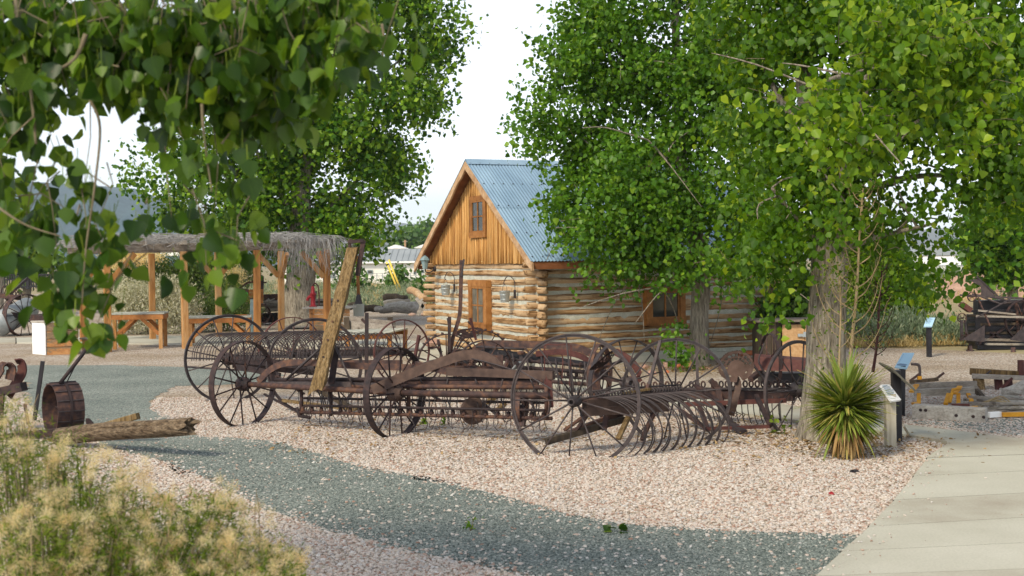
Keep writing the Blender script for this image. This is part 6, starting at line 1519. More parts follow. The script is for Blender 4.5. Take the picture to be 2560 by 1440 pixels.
bar(T, P(-40, 1100, Yl-.5), P(160, 1078, Yl-.4), .08, .08, 'frame_bar', 'rust')
S2 = thing('iron_seat_frame', 'rusty seat bracket with a slotted plate at the far left edge', 'implement', (P(20, 0, 14.9).x, 14.9, 0))
flat(S2, [P(20, 990, 14.9), P(40, 958, 14.9), P(55, 930, 14.9), P(52, 908, 14.9), P(40, 903, 14.9)], .13, .02, (.9, -.4, 0), 'slotted_plate', 'red_iron')
flat(S2, [P(-10, 940, 14.8), P(8, 915, 14.8), P(28, 920, 14.8), P(25, 950, 14.8)], .14, .02, (.9, -.4, 0), 'curved_plate', 'rust')
bar(S2, P(-20, 985, 14.9), P(60, 966, 14.8), .12, .10, 'casting', 'rust'); bar(S2, P(62, 1010, 14.7), P(70, 1060, 14.6), .03, .03, 'leg', 'rust'); bar(S2, P(5, 985, 14.8), P(0, 1075, 14.7), .05, .05, 'leg', 'rust')
lg = MB(); a, e = P(150, 1122, 13.6), P(474, 1062, 12.5); a.z = max(a.z, .1)
dl = (e-a); L_l = dl.length; dl.normalize(); rl = dl.cross(Vector((0, 0, 1))).normalized(); ul = rl.cross(dl); V = []; ns_, nn_ = 26, 40
for i in range(ns_+1):
    t = i/ns_; tw = .5*t
    for k in range(nn_):
        an = 2*PI*k/nn_; g = 0
        for (ph, dep, wd) in ((.3, .30, .16), (1.5, .16, .10), (2.6, .22, .12), (3.9, .14, .1), (5.0, .26, .14)):
            dd_ = (an-ph-tw*.5+PI) % (2*PI)-PI; g += dep*math.exp(-(dd_/wd)**2)*(.55+.45*math.sin(3*t+ph*2))
        r = .100*(1-.08*t)*(1+.05*math.sin(2*an+1)+.03*math.sin(5*an+4*t)-g+RNG.normal()*.008)
        ed = (.05*math.sin(3*an)+.04*math.sin(7*an+1)) if i == ns_ else 0
        V.append(a+dl*(L_l*t+ed)+rl*(r*math.cos(an))+ul*(r*math.sin(an)+.012*math.sin(5*t)))
V.append(e+dl*-.04)
lg.add(V, [(i*nn_+k, i*nn_+(k+1) % nn_, (i+1)*nn_+(k+1) % nn_, (i+1)*nn_+k) for i in range(ns_) for k in range(nn_)]+[(ns_*nn_+k, ns_*nn_+(k+1) % nn_, (ns_+1)*nn_) for k in range(nn_)]+[tuple(range(nn_))[::-1]])
lg.build_top('split_log', M['splitlog'], 'split weathered log resting at the edge of the blue grey path, lower left', 'log', smooth=False)

# ================================================================ far left spreader, fence with gate sign
Yf = 36
T = thing('tank_wagon', 'rusty wide wheeled wagon with a grey tank, far left behind the crate', 'wagon', (P(30, 0, Yf).x, Yf, 0))
wheel(T, P(62, 788, Yf), .60, (.72, -.7, 0), w=.26, t=.02, hubr=.09, hubl=.3, ns=14, sr=.012, mat='rust'); wheel(T, P(-12, 790, Yf+.4), .60, (.72, -.7, 0), w=.26, t=.02, hubr=.09, hubl=.3, ns=14, sr=.012, mat='rust')
b = MB(); b.tube([P(-10, 815, Yf-.4), P(70, 772, Yf+1.2)], .34, 18); b.build('tank', M['tank'], T, smooth=True)
bar(T, P(-20, 780, Yf), P(130, 800, Yf), .12, .14, 'frame_bar', 'rust'); bar(T, P(80, 795, Yf), P(130, 800, Yf), .3, .2, 'gear_box', 'rust'); bar(T, P(20, 740, Yf), P(70, 695, Yf+.4), .07, .07, 'lever', 'rust_grey')
for k in range(5): flat(T, [P(0+9*k, 745, Yf), P(6+9*k, 720+3*k, Yf), P(16+9*k, 715+4*k, Yf), P(26+8*k, 740, Yf)], .04, .02, (0, 1, 0), 'spring_hoop', 'rust')
bar(T, P(-20, 735, Yf), P(50, 745, Yf), .2, .12, 'hitch', 'rust')
Yf = 60
T = thing('iron_fence', 'black iron fence with an arched round emblem gate at far left', 'fence', (P(60, 0, Yf).x, Yf, 0))
for px in range(-60, 130, 6): MB().beam(P(px, 721, Yf), P(px, 686, Yf), .05, .05, up=(0, 1, 0)).build('picket', M['black'], T)
for y in (688, 700, 718): MB().beam(P(-62, y, Yf), P(128, y-2, Yf), .06, .06).build('rail', M['black'], T)
MB().beam(P(70, 723, Yf), P(70, 640, Yf), .12, .12, up=(0, 1, 0)).build('post', M['black'], T)
for y in (646, 664, 672): MB().beam(P(-62, y, Yf), P(70, y-1, Yf), .06, .06).build('rail', M['black'], T)
c = P(47, 672, Yf); r_ = .27
R = link('round_emblem', ring_mesh('round_emblem', .29, .06, .07, M['black'], 28), T, c-T.location); R.rotation_euler = (PI/2, 0, 0)
for k in range(4): MB().beam(c+Vector((-.18+.12*k, 0, -.2)), c+Vector((-.18+.12*k, 0, .2)), .03, .03, up=(0, 1, 0)).build('emblem_bar', M['black'], T)

# ================================================================ things behind the ramada
Ym = 40
T = thing('farm_wagon', 'orange sided farm wagon box behind the ramada posts', 'wagon', (P(615, 0, Ym).x, Ym, 0))
zb = P(620, 760, Ym); 
for i in range(4): MB().beam(P(622, 728+9*i, Ym), P(658, 727+9*i, Ym), .04, .105).build('side_board', M['orangewood'], T)
for i in range(4): MB().beam(P(590, 722+9*i, Ym+1), P(622, 728+9*i, Ym), .04, .105).build('side_board', M['red_iron'], T)
bar(T, P(600, 765, Ym), P(665, 763, Ym), .1, .1, 'chassis', 'rust'); 
for px in (610, 652): wheel(T, P(px, 785, Ym+.3), .32, (.2, -1, 0), w=.08, t=.05, ns=8, mat='rust')
flat(T, [P(600, 720, Ym), P(618, 708, Ym), P(640, 703, Ym)], .16, .04, (0, 1, 0), 'fender', 'red_iron')
T = thing('drink_jug', 'red jug with a bright green top on the wagon side', 'jug', P(616, 758, Ym-.3)); c = P(616, 755, Ym-.3)
M['lime'] = simple('lime_green_plastic', [(.3, (.05, .62, .06)), (.7, (.07, .7, .08))], 5, rough=.4, bmp=0)
MB().lathe([(.05, 0), (.06, .02), (.06, .15), (.04, .18), (0, .18)], 12, 'Z', c).build('body', M['red_paint'], T, smooth=True); MB().lathe([(.05, .181), (.052, .28), (.03, .31), (0, .31)], 12, 'Z', c).build('top', M['lime'], T, smooth=True)
T = thing('metal_standpipe', 'dark blue grey upright stand against the third ramada post', 'post', (P(630, 0, 34.5).x, 34.5, 0)); MB().beam(P(628, 830, 34.5), P(632, 748, 34.5), .11, .09, up=(0, 1, 0), chamfer=.01).build('column', M['stake'], T); MB().box(P(632, 746, 34.5), (.16, .12, .03)).build('cap', M['rust_grey'], T)
Yn = 41
T = thing('flat_wagon', 'old flat wagon heaped with grey sticks beneath the large tree', 'wagon', (P(690, 0, Yn).x, Yn, 0))
bar(T, P(655, 775, Yn), P(720, 772, Yn), .9, .12, 'bed', 'greywood'); bar(T, P(650, 748, Yn+.5), P(722, 745, Yn+.5), .06, .3, 'back_board', 'rust')
b = MB()
for i in range(60):
    p = P(RNG.uniform(655, 720), RNG.uniform(752, 768), Yn+RNG.uniform(-.4, .4)); d = Vector((RNG.normal(), RNG.normal()*.4, RNG.normal()*.15)).normalized()*RNG.uniform(.15, .45); b.tube([p-d, p+d], .018, 5)
o = b.build('stick_heap', M['silverwood'], T); o['kind'] = 'stuff'
MB().beam(P(652, 795, Yn), P(722, 792, Yn), .7, .3).build('under_box', M['black'], T); bar(T, P(655, 735, Yn+.3), P(656, 690, Yn+.3), .09, .09, 'stake', 'rust'); bar(T, P(645, 708, Yn+.3), P(667, 706, Yn+.3), .07, .05, 'cross_arm', 'rust')
for px in (664, 712): wheel(T, P(px, 798, Yn-.4), .26, (.2, -1, 0), w=.08, t=.04, ns=8, mat='rust')
# driftwood logs and old lumber behind the post
G2 = 'grey logs and lumber piled beyond the post'
def logpiece(lab, a, b_, r, m='silverwood', name='driftwood_log'):
    a, b_ = P(*a), P(*b_); mb = MB(); q = [a.lerp(b_, t)+Vector((0, 0, .04*math.sin(t*5))) for t in np.linspace(0, 1, 9)]
    mb.tube(q, [r*(1+.1*math.sin(i*1.9)) for i in range(9)], 10); mb.build_top(name, M[m], lab, 'log', group=G2, smooth=True)
logpiece('long pale driftwood log lowest in the pile near the cabin', (967, 772, 44), (1038, 763, 43), .17)
logpiece('pale log lying just above the long driftwood log', (960, 760, 46), (1025, 752, 46), .11)
logpiece('dark rotten log on top of the pile', (962, 745, 47), (1015, 745, 46.5), .14, 'darkwood')
logpiece('dark beam lying left of the pale logs', (900, 775, 45), (968, 770, 45), .13, 'darkwood')
logpiece('grey round pole along the ground in front of the pile', (950, 779, 43.5), (1040, 778, 43), .07, 'greywood')
logpiece('short white painted log end in the pile', (940, 775, 44), (962, 774, 43.8), .1, 'silverwood')
logpiece('dark lumber stack left of the orange post', (872, 768, 46), (905, 762, 46), .13, 'darkwood')
logpiece('raised peeled log sticking out from behind the cabin corner', (1024, 726, 36), (1060, 742, 34), .10, 'barge')
T = thing('sawbuck', 'grey crossed leg sawbuck beside the far cabin corner', 'sawbuck', (P(1055, 0, 33).x, 33, 0))
for a, b_ in (((1040, 745, 33), (1076, 788, 33)), ((1044, 788, 33), (1062, 755, 33)), ((1052, 748, 33.6), (1084, 790, 33.6))): MB().beam(P(*a), P(*b_), .12, .08).build('leg', M['silverwood'], T)
rock('paving_stone', 1030, 786, 20, 7, 35, 'stone', 'flat pink stone on the gravel left of the cabin', 31); rock('paving_stone', 1062, 786, 18, 7, 34.5, 'stone', 'flat pink stone beside the sawbuck', 32)
# dark plough thing behind the pump
T = thing('engine_part', 'dark rusty machine part behind the red hand pump', 'machine', (P(775, 0, 39).x, 39, 0)); bar(T, P(762, 735, 39), P(790, 738, 39), .25, .25, 'casting', 'rust'); bar(T, P(764, 732, 39), P(768, 722, 39), .12, .12, 'nozzle', 'rust'); bar(T, P(770, 745, 39), P(772, 800, 39), .12, .12, 'stand', 'rust')
T = thing('stacked_lumber', 'stack of dark lumber behind the pump and large tree', 'lumber', (P(800, 0, 43).x, 43, 0))
for i in range(4): MB().beam(P(770, 765-5*i, 43), P(830, 764-5*i, 43), .5, .07).build('board', M['greywood'] if i % 2 else M['darkwood'], T)

# ================================================================ reaper / binder at the right edge
Yr = 26.0
T = thing('grain_binder', 'old grain binder in shade-darkened colours with slatted reel and raised fin, right edge', 'binder', (P(2480, 0, Yr).x, Yr, 0))
def rp3(a): return P(a[0], a[1], Yr+(a[2] if len(a) > 2 else 0))
def rb(a, b_, w, h=None, nm='frame_bar', m='rust_grey'): bar(T, rp3(a), rp3(b_), w, h, nm, m)
for i in range(7): rb((2420, 778+11*i, .1), (2570, 776+11*i, .0), .06, .05, 'slat', 'darkwood' if i % 2 else 'black')  # tree shade is put into the binder's dark slats and black body
rb((2440, 790, -.2), (2560, 793, -.3), .03, .04, 'pale_slat', 'greywood'); rb((2445, 776, -.2), (2540, 786, -.3), .03, .035, 'pale_slat', 'greywood')
MB().box(rp3((2500, 822, .3)), (1.2, .5, .6)).build('deck', M['black'], T)
MB().box(rp3((2500, 768, .35)), (1.0, .3, .3)).build('canvas_box', M['black'], T)
MB().box(rp3((2500, 872, .2)), (1.1, .5, .2)).build('under_frame', M['black'], T)
rb((2400, 738), (2600, 748), .04, .04); rb((2430, 735), (2600, 765), .03, .03); rb((2440, 795, -.3), (2530, 745, -.1), .03, .02, 'brace', 'rust_grey'); rb((2445, 745), (2475, 815, -.4), .03, .02, 'brace', 'rust')
b = MB(); pts = [rp3((2422, 700)), rp3((2446, 697)), rp3((2475, 722)), rp3((2495, 748)), rp3((2478, 744)), rp3((2455, 745)), rp3((2452, 715))]; b.add(pts+[p+Vector((0, .015, 0)) for p in pts], [tuple(range(7)), tuple(range(7, 14))[::-1]]+[(i, (i+1) % 7, 7+(i+1) % 7, 7+i) for i in range(7)]); b.build('fin_board', M['rust_grey'], T)
rb((2440, 690), (2505, 750), .035, .03, 'fin_arm'); 
for (x, y, r) in ((2430, 742, .10), (2405, 795, .10), (2410, 838, .07)): wheel(T, rp3((x, y, -.3)), r, (.2, -1, 0), w=.03, t=.012, ns=6, sr=.007, hubr=.02, hubl=.05, mat='rust')
rb((2402, 760, -.2), (2425, 776, -.2), .2, .1, 'chute', 'red_iron'); rb((2404, 800, -.3), (2404, 850, -.3), .05, .05, 'chain_guard'); rb((2412, 800, -.2), (2418, 850, -.2), .04, .04, 'chain_guard'); rb((2400, 850, -.3), (2425, 838, -.3), .06, .05, 'chain_guard', 'rust')
b = MB(); pts = [rp3((2405, 850, -.6)), rp3((2462, 813, -.5)), rp3((2462, 855, -.5))]; b.add(pts+[p+Vector((0, .02, 0)) for p in pts], [(0, 1, 2), (5, 4, 3), (0, 3, 4, 1), (1, 4, 5, 2), (2, 5, 3, 0)]); b.build('divider_plate', M['rust_grey'], T)
b = MB(); pts = [rp3((2525, 850, -.6)), rp3((2560, 816, -.5)), rp3((2568, 855, -.5))]; b.add(pts+[p+Vector((0, .02, 0)) for p in pts], [(0, 1, 2), (5, 4, 3), (0, 3, 4, 1), (1, 4, 5, 2), (2, 5, 3, 0)]); b.build('divider_plate', M['rust_grey'], T)
rb((2460, 849, -.3), (2570, 851, -.3), .05, .05, 'platform_beam', 'greywood'); rb((2462, 860, -.3), (2570, 861, -.3), .06, .04, 'platform_beam', 'greywood'); rb((2440, 868, -.2), (2570, 868, -.2), .15, .08, 'platform_beam', 'black')
wheel(T, rp3((2425, 882, -.4)), .16, (1, -.2, 0), w=.06, t=.02, ns=6, mat='rust'); wheel(T, rp3((2533, 888, -.8)), .16, (.9, -.4, 0), w=.08, t=.03, ns=6, mat='rust'); wheel(T, rp3((2555, 800, -.1)), .4, (.25, -.95, 0), w=.06, t=.02, ns=10, mat='rust')
for (a, b_) in (((2462, 812), (2440, 900)), ((2540, 752), (2546, 850)), ((2560, 745), (2556, 850)), ((2475, 830), (2510, 850)), ((2510, 820), (2470, 850))): rb(a, b_, .05, .04, 'strut', 'rust')
rb((2418, 880, -.6), (2400, 890, -.7), .04, .03, 'hitch'); pipe(T, [rp3((2450, 740)), rp3((2500, 760)), rp3((2600, 745))], .02, 'reel_shaft', 'rust_grey')

# ================================================================ timber and yellow iron by the path at the right
T = thing('timber_drag', 'grey timber drag on yellow iron legs lying beside the concrete path', 'drag', (P(2360, 0, 16.6).x, 16.6, 0))
bar(T, P(2290, 967, 16.8), P(2440, 962, 16.9), .06, .10, 'beam', 'greywood'); bar(T, P(2286, 982, 16.5), P(2435, 976, 16.4), .10, .09, 'beam', 'silverwood')
for px in (2297, 2372, 2396, 2420): bar(T, P(px, 985, 16.3), P(px+ (12 if px > 2400 else -8 if px == 2372 else 0), 1010, 16.1), .05, .03, 'yellow_leg', 'yellow')
for px, py in ((2292, 966), (2400, 970)): bar(T, P(px, py-4, 16.4), P(px-14, py+14, 16.2), .06, .02, 'yellow_bracket', 'yellow')
pipe(T, [P(2375, 1005, 16.0), P(2382, 974, 16.2), P(2402, 971, 16.2)], .02, 'yellow_hook', 'yellow')
T = thing('bolted_timber', 'bolted grey timber with a square rusty plate, nearest the path', 'timber', G(2360, 1048))
a, b_ = P(2284, 1019, 15.0), P(2466, 1044, 14.6); a.z = .085; b_.z = .075
bar(T, a, b_, .17, .17, 'beam', 'silverwood', ch=.012); bar(T, a+Vector((.42, -.09, .0)), a+Vector((.62, -.095, .0)), .03, .19, 'iron_plate', 'red_iron')
for f_ in (.06, .13, .55, .78, .92): MB().lathe([(0, -.02), (.018, -.018), (.018, .02)], 8, 'Y', a.lerp(b_, f_)+Vector((0, -.09, .03 if f_ < .5 else -.01))).build('bolt', M['rust'], T)
bar(T, P(2370, 1023, 14.9), P(2444, 1018, 14.8), .05, .03, 'yellow_bar', 'yellow')
bar(T, P(2285, 1008, 15.2), P(2310, 1022, 15.0), .07, .03, 'yellow_bar', 'yellow')
T = thing('wooden_bobsled', 'old wooden sled frame on short posts, right edge near the junk timber', 'sled', (P(2500, 0, 18).x, 18, 0))
bar(T, P(2425, 928, 18.4), P(2580, 938, 18.2), .12, .09, 'top_rail', 'timber'); bar(T, P(2430, 940, 18.2), P(2560, 945, 18.0), .1, .06, 'top_rail', 'greywood')
for px in (2442, 2450, 2495, 2520): bar(T, P(px, 945, 18.2), P(px+4, 990, 18.0), .09, .07, 'post', 'timber' if px < 2460 else 'red_iron', up=(0, 1, 0))
bar(T, P(2450, 948, 18.3), P(2475, 926, 18.3), .07, .02, 'strap', 'rust_grey'); bar(T, P(2490, 985, 18), P(2530, 945, 18), .05, .03, 'brace', 'red_iron'); bar(T, P(2552, 900, 18.2), P(2552, 938, 18.2), .07, .07, 'stake', 'red_iron', up=(0, 1, 0))
flat(T, [P(2430, 960, 17.6), P(2450, 985, 17.5), P(2480, 1000, 17.4), P(2530, 990, 17.4), P(2590, 960, 17.4)], .10, .07, (0, 1, 0), 'runner', 'greywood')
bar(T, P(2432, 970, 17.4), P(2464, 1000, 17.2), .05, .06, 'brace', 'darkwood')
logpiece2 = MB(); q = [P(2510, 985, 17), P(2540, 975, 16.9), P(2600, 945, 16.8)]; logpiece2.tube(smoothpts(q, 4), [.08]*9, 10); logpiece2.build_top('bare_log', M['silverwood'], 'bare tan log leaning on the sled at the right edge', 'log', smooth=True)
# sticks & wire on the ground
T = thing('stick_pile', 'pile of grey sticks and tangled pale wire by the path at the right', 'sticks', (P(2520, 0, 15.6).x, 15.6, 0))
for i in range(26):
    p = G(RNG.uniform(2440, 2600), RNG.uniform(1005, 1045)); p.z = RNG.uniform(.02, .12); d = Vector((RNG.normal(), RNG.normal()*.3, RNG.normal()*.06)).normalized()*RNG.uniform(.15, .5); bar(T, p-d, p+d, .035, .03, 'stick', 'greywood' if i % 3 else 'silverwood')
bar(T, G(2470, 1048)+Vector((0, 0, .05)), G(2500, 1046)+Vector((0, 0, .05)), .06, .06, 'white_stick', 'white'); bar(T, G(2505, 1047)+Vector((0, 0, .05)), G(2580, 1046)+Vector((0, 0, .05)), .05, .05, 'yellow_stick', 'yellow')
for k in range(4): pipe(T, [P(2420+10*k, 1020, 15.4), P(2470+10*k, 1003-4*k, 15.5), P(2520+8*k, 1006+4*k, 15.4), P(2600, 1010+5*k, 15.3)], .008, 'wire', 'pale_sapling', 5, 5)
T = thing('yellow_pump_handle', 'bent pipe stand with a yellow foot behind the blue information sign', 'pipe stand', (P(2298, 0, 19).x, 19, 0))
pipe(T, [P(2300, 958, 19), P(2299, 918, 19), P(2292, 911, 19), P(2278, 910, 19)], .022, 'bent_pipe', 'rust_grey', 8, 3); bar(T, P(2300, 960, 19), P(2298, 940, 19), .06, .05, 'yellow_foot', 'yellow'); bar(T, P(2275, 952, 19), P(2298, 935, 19), .03, .03, 'brace', 'rust'); bar(T, P(2275, 955, 19), P(2345, 948, 19), .06, .05, 'skid', 'darkwood'); bar(T, P(2334, 952, 19), P(2360, 932, 19), .03, .03, 'lever', 'rust')

# ================================================================ BACKGROUND
M['bwall'] = simple('white_building_wall', [(.3, (.72, .70, .64)), (.7, (.80, .78, .73))], .3, rough=.8, bmp=0)
M['broof'] = simple('grey_metal_roof', [(.3, (.24, .27, .29)), (.7, (.32, .35, .37))], .4, rough=.6, bmp=0)
Yb = 120
T = thing('white_building', 'long white building with a grey ribbed metal roof, beyond the sagebrush', 'building', (P(960, 0, Yb).x, Yb, 0))
x0, x1 = P(700, 0, Yb).x, P(1180, 0, Yb).x; ze, zt = P(960, 656, Yb).z, P(960, 622, Yb).z; zb = -.5
MB().box(((x0+x1)/2, Yb+4, (ze+zb)/2), (x1-x0, 8, ze-zb)).build('wall', M['bwall'], T)
b = MB(); b.add([(x0-.2, Yb-.4, ze+.03), (x1+.2, Yb-.4, ze+.03), (x1+.2, Yb+4, zt), (x0-.2, Yb+4, zt), (x1+.2, Yb+8.4, ze+.03), (x0-.2, Yb+8.4, ze+.03)], [(0, 1, 2, 3), (3, 2, 4, 5), (0, 3, 5), (1, 4, 2)]); b.build('roof', M['broof'], T)
MB().box(((x0+x1)/2, Yb-.42, ze), (x1-x0+.4, .1, .16)).build('eave', M['white'], T)
for i in range(32):
    x = x0+(x1-x0)*i/31; b = MB(); b.beam((x, Yb-.4, ze+.07), (x, Yb+4, zt+.03), .05, .05); b.build('roof_rib', M['broof'], T)
for px, py, w, h in ((832, 688, 12, 14), (882, 684, 34, 22), (898, 687, 5, 13), (1016, 684, 9, 8), (1037, 681, 6, 10), (1056, 678, 7, 8), (995, 668, 12, 5), (925, 680, 14, 10)):
    s = Yb/FOC; f_ = MB().box(P(px, py, Yb-.03), (w*s, .1, h*s)).build('window', M['bwall'] if w > 20 else M['stake'], T)
    MB().box(P(px, py, Yb-.1), (w*s*.7, .04, h*s*.75)).build('pane', M['glass'] if w < 20 else M['fluff'], f_)
def house(lab, px0, px1, pyb, pye, pyt, Y, wall='bwall', roof='broof'):
    T = thing('house', lab, 'house', (P((px0+px1)/2, 0, Y).x, Y, 0)); x0, x1 = P(px0, 0, Y).x, P(px1, 0, Y).x; xm = (x0+x1)/2; ze, zt = P(px0, pye, Y).z, P(px0, pyt, Y).z; zb = P(px0, pyb, Y).z
    MB().box((xm, Y+4, (ze+zb)/2), (x1-x0, 8, ze-zb)).build('wall', M[wall], T)
    b = MB(); b.add([(x0-.3, Y-.4, ze), (x1+.3, Y-.4, ze), (xm, Y-.4, zt), (x0-.3, Y+8.4, ze), (x1+.3, Y+8.4, ze), (xm, Y+8.4, zt)], [(0, 1, 2), (5, 4, 3), (0, 2, 5, 3), (1, 4, 5, 2), (0, 3, 4, 1)]); b.build('roof', M[roof], T)
    MB().box((xm, Y-.05, (ze+zb)/2), ((x1-x0)*.2, .1, (ze-zb)*.4)).build('window', M['glass'], T)
house('small white gabled house behind the left end of the grey roof', 958, 1000, 640, 622, 612, 190, 'white', 'white'); house('white gabled house behind the right end of the grey roof', 1030, 1070, 640, 620, 611, 190, 'white', 'white')
house('pale blue roofed house glimpsed under the large tree, left', 385, 440, 640, 596, 582, 160, 'bwall', 'stake')
Yq = 150
T = thing('freight_trailer', 'long white freight trailer with dark running gear at far right', 'trailer', (P(2380, 0, Yq).x, Yq, 0)); s = Yq/FOC
x0, x1 = P(2262, 0, Yq).x, P(2458, 0, Yq).x; za, zb, zc = P(2360, 688, Yq).z, P(2360, 641, Yq).z, P(2360, 664, Yq).z
MB().box(((x0+x1)/2, Yq+1.2, (za+zb)/2), (x1-x0, 2.4, zb-za)).build('body', M['white'], T); MB().box(((x0+x1)/2, Yq-.03, zc), (x1-x0, .08, .09)).build('side_rib', M['tank'], T); MB().box(((x0+x1)/2, Yq-.03, za+.15), (x1-x0, .08, .2)).build('lower_rail', M['tank'], T)
MB().box(((x0+x1)/2, Yq+1.0, za-.35), ((x1-x0)*.98, 1.6, .5)).build('chassis', M['black'], T)
for px in (2290, 2310, 2395, 2420, 2440): MB().lathe([(.45, -.15), (.45, .15)], 14, 'Y', (P(px, 0, Yq).x, Yq+.1, za-.5)).build('wheel', M['black'], T)
house('wide grey roofed building above the white trailer', 2250, 2450, 650, 640, 608, 175, 'bwall', 'broof')
T = thing('guy_poles', 'pair of leaning yellow guy guards beyond the logs', 'pole', (P(990, 0, 75).x, 75, 0))
for a, b_ in (((966, 655), (1000, 737)), ((972, 649), (1006, 735))): MB().tube([P(*a, 75), P(*b_, 75)], .055, 8).build('guy_guard', M['yellow_pole'], T, smooth=True)
T = thing('guy_poles', 'single yellow guy guard under the white trailer', 'pole', (P(2410, 0, 110).x, 110, 0)); MB().tube([P(2414, 688, 110), P(2402, 706, 110)], .06, 8).build('guy_guard', M['yellow_pole'], T)
T = thing('utility_pole', 'thin wooden pole rising behind the grey roofed building', 'pole', (P(1013, 0, 200).x, 200, 0)); MB().tube([P(1013, 650, 200), P(1013, 600, 200)], .16, 8).build('pole', M['barge'], T); MB().beam(P(1007, 604, 200), P(1019, 604, 200), .12, .12).build('cross_arm', M['greywood'], T)
T = thing('utility_pole', 'brown wooden pole left of the far right tree', 'pole', (P(2474, 0, 100).x, 100, 0)); MB().tube([P(2474, 715, 100), P(2474, 655, 100)], .16, 8).build('pole', M['barge'], T); MB().box(P(2474, 662, 100), (.5, .1, .12)).build('cross_arm', M['greywood'], T)
# wire fence in the field
T = thing('wire_fence', 'thin wire fence along the back of the field', 'fence', (P(1000, 0, 110).x, 110, 0))
for px in range(830, 1085, 14): MB().beam(P(px, 702, 110), P(px, 683, 110), .07, .07, up=(0, 1, 0)).build('post', M['tank'], T)
for y in (684, 690): MB().tube([P(830, y+1, 110), P(1085, y-2, 110)], .02, 4).build('wire', M['tank'], T)
T = thing('chain_link_fence', 'low chain link fence behind the dirt mound', 'fence', (P(2360, 0, 70).x, 70, 0))
for px in range(2290, 2580, 30): MB().beam(P(px, 748, 70), P(px, 727, 70), .08, .08, up=(0, 1, 0)).build('post', M['tank'], T)
for y in (728, 738): MB().tube([P(2285, y+1, 70), P(2580, y-4, 70)], .025, 4).build('rail', M['tank'], T)
# far trees, each with its own crown and trunk
def fartree(lab, blobs, Y, trunk_px, n, size, mat, seed, rd, name='leafy_tree'):
    base = P(trunk_px[0], trunk_px[1], Y); base.z = min(base.z, 0); T = thing(name, lab, 'tree', (base.x, Y, 0), group='trees beyond the yard')
    top = P(blobs[0][0], blobs[0][1], Y); tb = MB(); tb.tube(smoothpts([base, base.lerp(top, .5)+Vector((.1, 0, 0)), top], 4), [.03*size/.1+.12]*5+[.1]*4, 8); tb.build('trunk', M['bark'], T, smooth=True)
    bl = blobs_px(blobs, Y, rd); pts = blobs_points(bl, n, .42); pos = clumps(pts, 8, size*1.1); t, nr = leafdirs(len(pos), .1)
    link('crown', leafmesh('crown', pos, t, nr, size*RNG.uniform(.6, 1.3, len(pos)), 1.0, M[mat], LEAF4, LF4, (base.x, Y, 0), np.clip(np.repeat(RNG.random(len(pts)), 8)*.6+RNG.random(len(pos))*.4, 0, .999)), T)
fartree('bright green round tree behind the white building, leftmost', [(1030, 605, 35, 18), (1000, 612, 28, 14), (1060, 608, 25, 16)], 210, (1030, 655), 700, .9, 'leaf_far', 1, 3)
fartree('taller two headed tree behind the white building', [(1040, 585, 22, 16), (1028, 595, 20, 14)], 240, (1040, 655), 1500, .8, 'leaf_far', 2, 3)
fartree('bright tree touching the cabin eave at left', [(1075, 585, 18, 16), (1090, 600, 25, 18), (1062, 572, 12, 9)], 230, (1080, 655), 1200, .8, 'leaf_far', 3, 3)
fartree('large round tree at the right edge above the binder', [(2500, 560, 75, 60), (2460, 610, 60, 50), (2540, 640, 60, 60), (2490, 680, 55, 40), (2570, 560, 50, 70), (2430, 580, 30, 35)], 45, (2535, 760), 330, .26, 'leaf', 4, 1.4)
fartree('bright bush tree at far left by the iron fence', [(70, 630, 60, 45), (20, 610, 50, 40), (110, 660, 40, 30), (40, 670, 60, 25)], 62, (60, 715), 420, .32, 'leaf_far', 5, 1.6)
fartree('left edge tree with a leaning bare trunk', [(-20, 480, 40, 60), (-60, 560, 60, 50)], 50, (-6, 690), 260, .3, 'leaf_juniper', 6, 1.2)
fartree('small tree in the sagebrush behind the yellow guards', [(990, 700, 28, 20), (1000, 683, 16, 14), (975, 720, 22, 14)], 85, (990, 740), 520, .3, 'leaf_far', 7, 1.0)
fartree('small round tree behind the timber pole', [(880, 690, 22, 18), (900, 712, 20, 14), (862, 715, 20, 14)], 80, (880, 740), 520, .3, 'leaf_far', 8, 1.0)
fartree('bush at the far corner of the cabin, half hidden', [(1070, 700, 16, 22), (1062, 720, 14, 14)], 60, (1070, 745), 520, .25, 'leaf_far', 9, .8)
# field plants
def scatter_brush(name, lab, cat, spots, mat, leaf, k=8, n=26, wid=.3):
    P_ = []; 
    for x, y, r, h in spots:
        m = int(n*(.5+r)); d = unit(RNG.normal(size=(m, 3))); d[:, 2] = abs(d[:, 2]); P_.append(np.array((x, y, 0))+d*(RNG.random((m, 1))**.4)*np.array((r, r, h)))
    pts = np.concatenate(P_); pos = clumps(pts, k, leaf*.6); pos[:, 2] = np.maximum(pos[:, 2], .02); tips = RNG.normal(size=(len(pos), 3))*.7; tips[:, 2] = abs(tips[:, 2])+.7
    me = leafmesh(name, pos, tips, RNG.normal(size=(len(pos), 3)), leaf*RNG.uniform(.6, 1.3, len(pos)), wid, M[mat], LEAF4, LF4, (0, 0, 0), np.clip(np.repeat(RNG.random(len(pts)), k)*.6+RNG.random(len(pos))*.4, 0, .999))
    return tag(link(name, me), lab, cat, kind='stuff')
sp = []
for i in range(250):
    Y = RNG.uniform(50, 130); X = RNG.uniform(-.30, .03)*Y; sp.append((X, Y, RNG.uniform(.5, 1.1), RNG.uniform(.3, .7)))
scatter_brush('sagebrush', 'grey green sagebrush covering the field beyond the logs', 'brush', sp, 'sage', .16, n=22)
sp = [(P(RNG.uniform(2110, 2420), 0, 27.5).x, RNG.uniform(27.1, 31), RNG.uniform(.35, .7), RNG.uniform(.35, .7)) for i in range(44)]
scatter_brush('sagebrush', 'grey green sagebrush band behind the far blue sign', 'brush', sp, 'sage', .12, n=55)
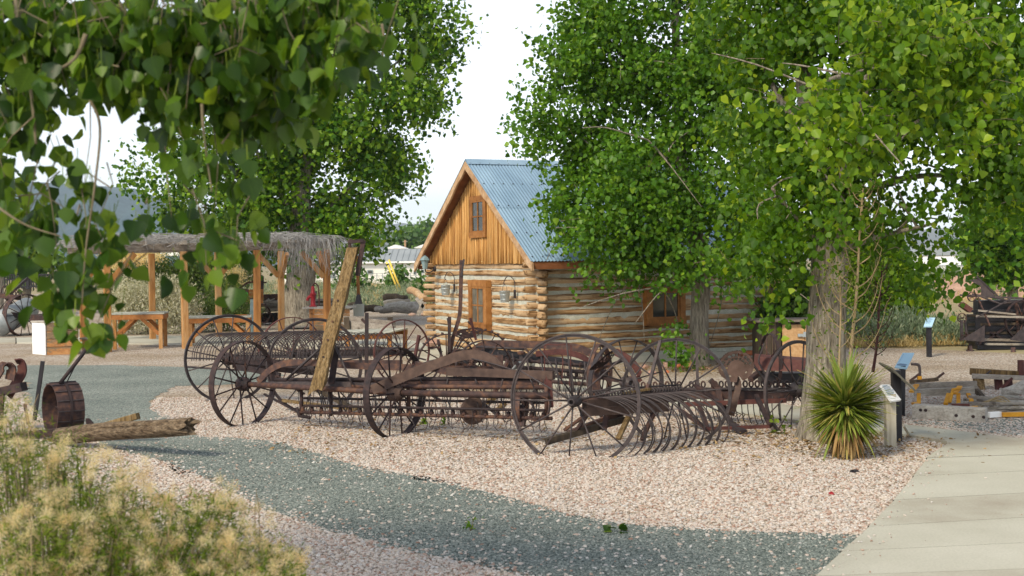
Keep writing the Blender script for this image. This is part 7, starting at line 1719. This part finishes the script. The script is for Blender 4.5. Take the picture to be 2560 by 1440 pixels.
sp = [(P(RNG.uniform(2110, 2420), 0, 27).x, RNG.uniform(26.7, 27.6), RNG.uniform(.2, .35), RNG.uniform(.06, .14)) for i in range(34)]
scatter_brush('dry_grass', 'dry golden grass edging the sagebrush band', 'grass', sp, 'dry', .12, n=26, wid=.12)
sp = []
for i in range(230):
    Y = RNG.uniform(55, 160); X = RNG.uniform(.22, .46)*Y; sp.append((X, Y, RNG.uniform(.6, 1.3), RNG.uniform(.5, 1.2)))
scatter_brush('sagebrush', 'sagebrush on the slope under the white trailer', 'brush', sp, 'sage', .2, n=18)
sp = []
for i in range(500):
    Y = RNG.uniform(48, 150)
    X = RNG.uniform(-.34, .03)*Y if i % 2 else RNG.uniform(.2, .46)*Y
    sp.append((X, Y, RNG.uniform(.3, .8), RNG.uniform(.15, .3)))
scatter_brush('dry_grass', 'dry golden grass in the field behind the yard', 'grass', sp, 'dry', .2, n=12, wid=.1)
# dirt mound
mb = MB(); c = P(2370, 790, 60); V = []; nx = 26
for j in range(14):
    for i in range(nx):
        u, v = -1+2*i/(nx-1), -1+2*j/13; h = 1.25*math.exp(-(u*1.5)**2-(v*1.6)**2)*(1+.12*math.sin(5*u+2*v)+.07*math.sin(9*u-4*v)); V.append((c.x+.6+u*5, 60+v*5, h-.12))
mb.add(V, [(j*nx+i, j*nx+i+1, (j+1)*nx+i+1, (j+1)*nx+i) for j in range(13) for i in range(nx-1)]); mb.build('dirt_mound', M['mound'], smooth=True)['kind'] = 'structure'
# leaf litter and dry needles around the trunk and yucca
n = 3600; k_ = n//3; X = np.concatenate([G(2060, 1100).x+RNG.normal(0, .8, k_), G(1740, 940).x+RNG.normal(0, .9, k_), RNG.uniform(-2.5, 3.0, k_)]); Y = np.concatenate([13.0+RNG.normal(0, .6, k_), 21.9+RNG.normal(0, .5, k_), 14.2+RNG.normal(0, .9, k_)])
pos = np.c_[X, Y, RNG.uniform(.02, .035, n)]; t = RNG.normal(size=(n, 3)); t[:, 2] *= .15; nr = RNG.normal(size=(n, 3))*.35; nr[:, 2] += 1
M['litter'] = leafmat('dry_leaf_litter', [(0, (.12, .075, .035)), (.5, (.26, .17, .08)), (1, (.42, .31, .17))], .1, .9, .05)
tag(link('leaf_litter', leafmesh('leaf_litter', pos, t, nr, RNG.uniform(.015, .06, n), .6, M['litter'], LEAF6, LF6)), 'dry brown leaf litter strewn under the two cottonwoods', 'leaves', kind='stuff')
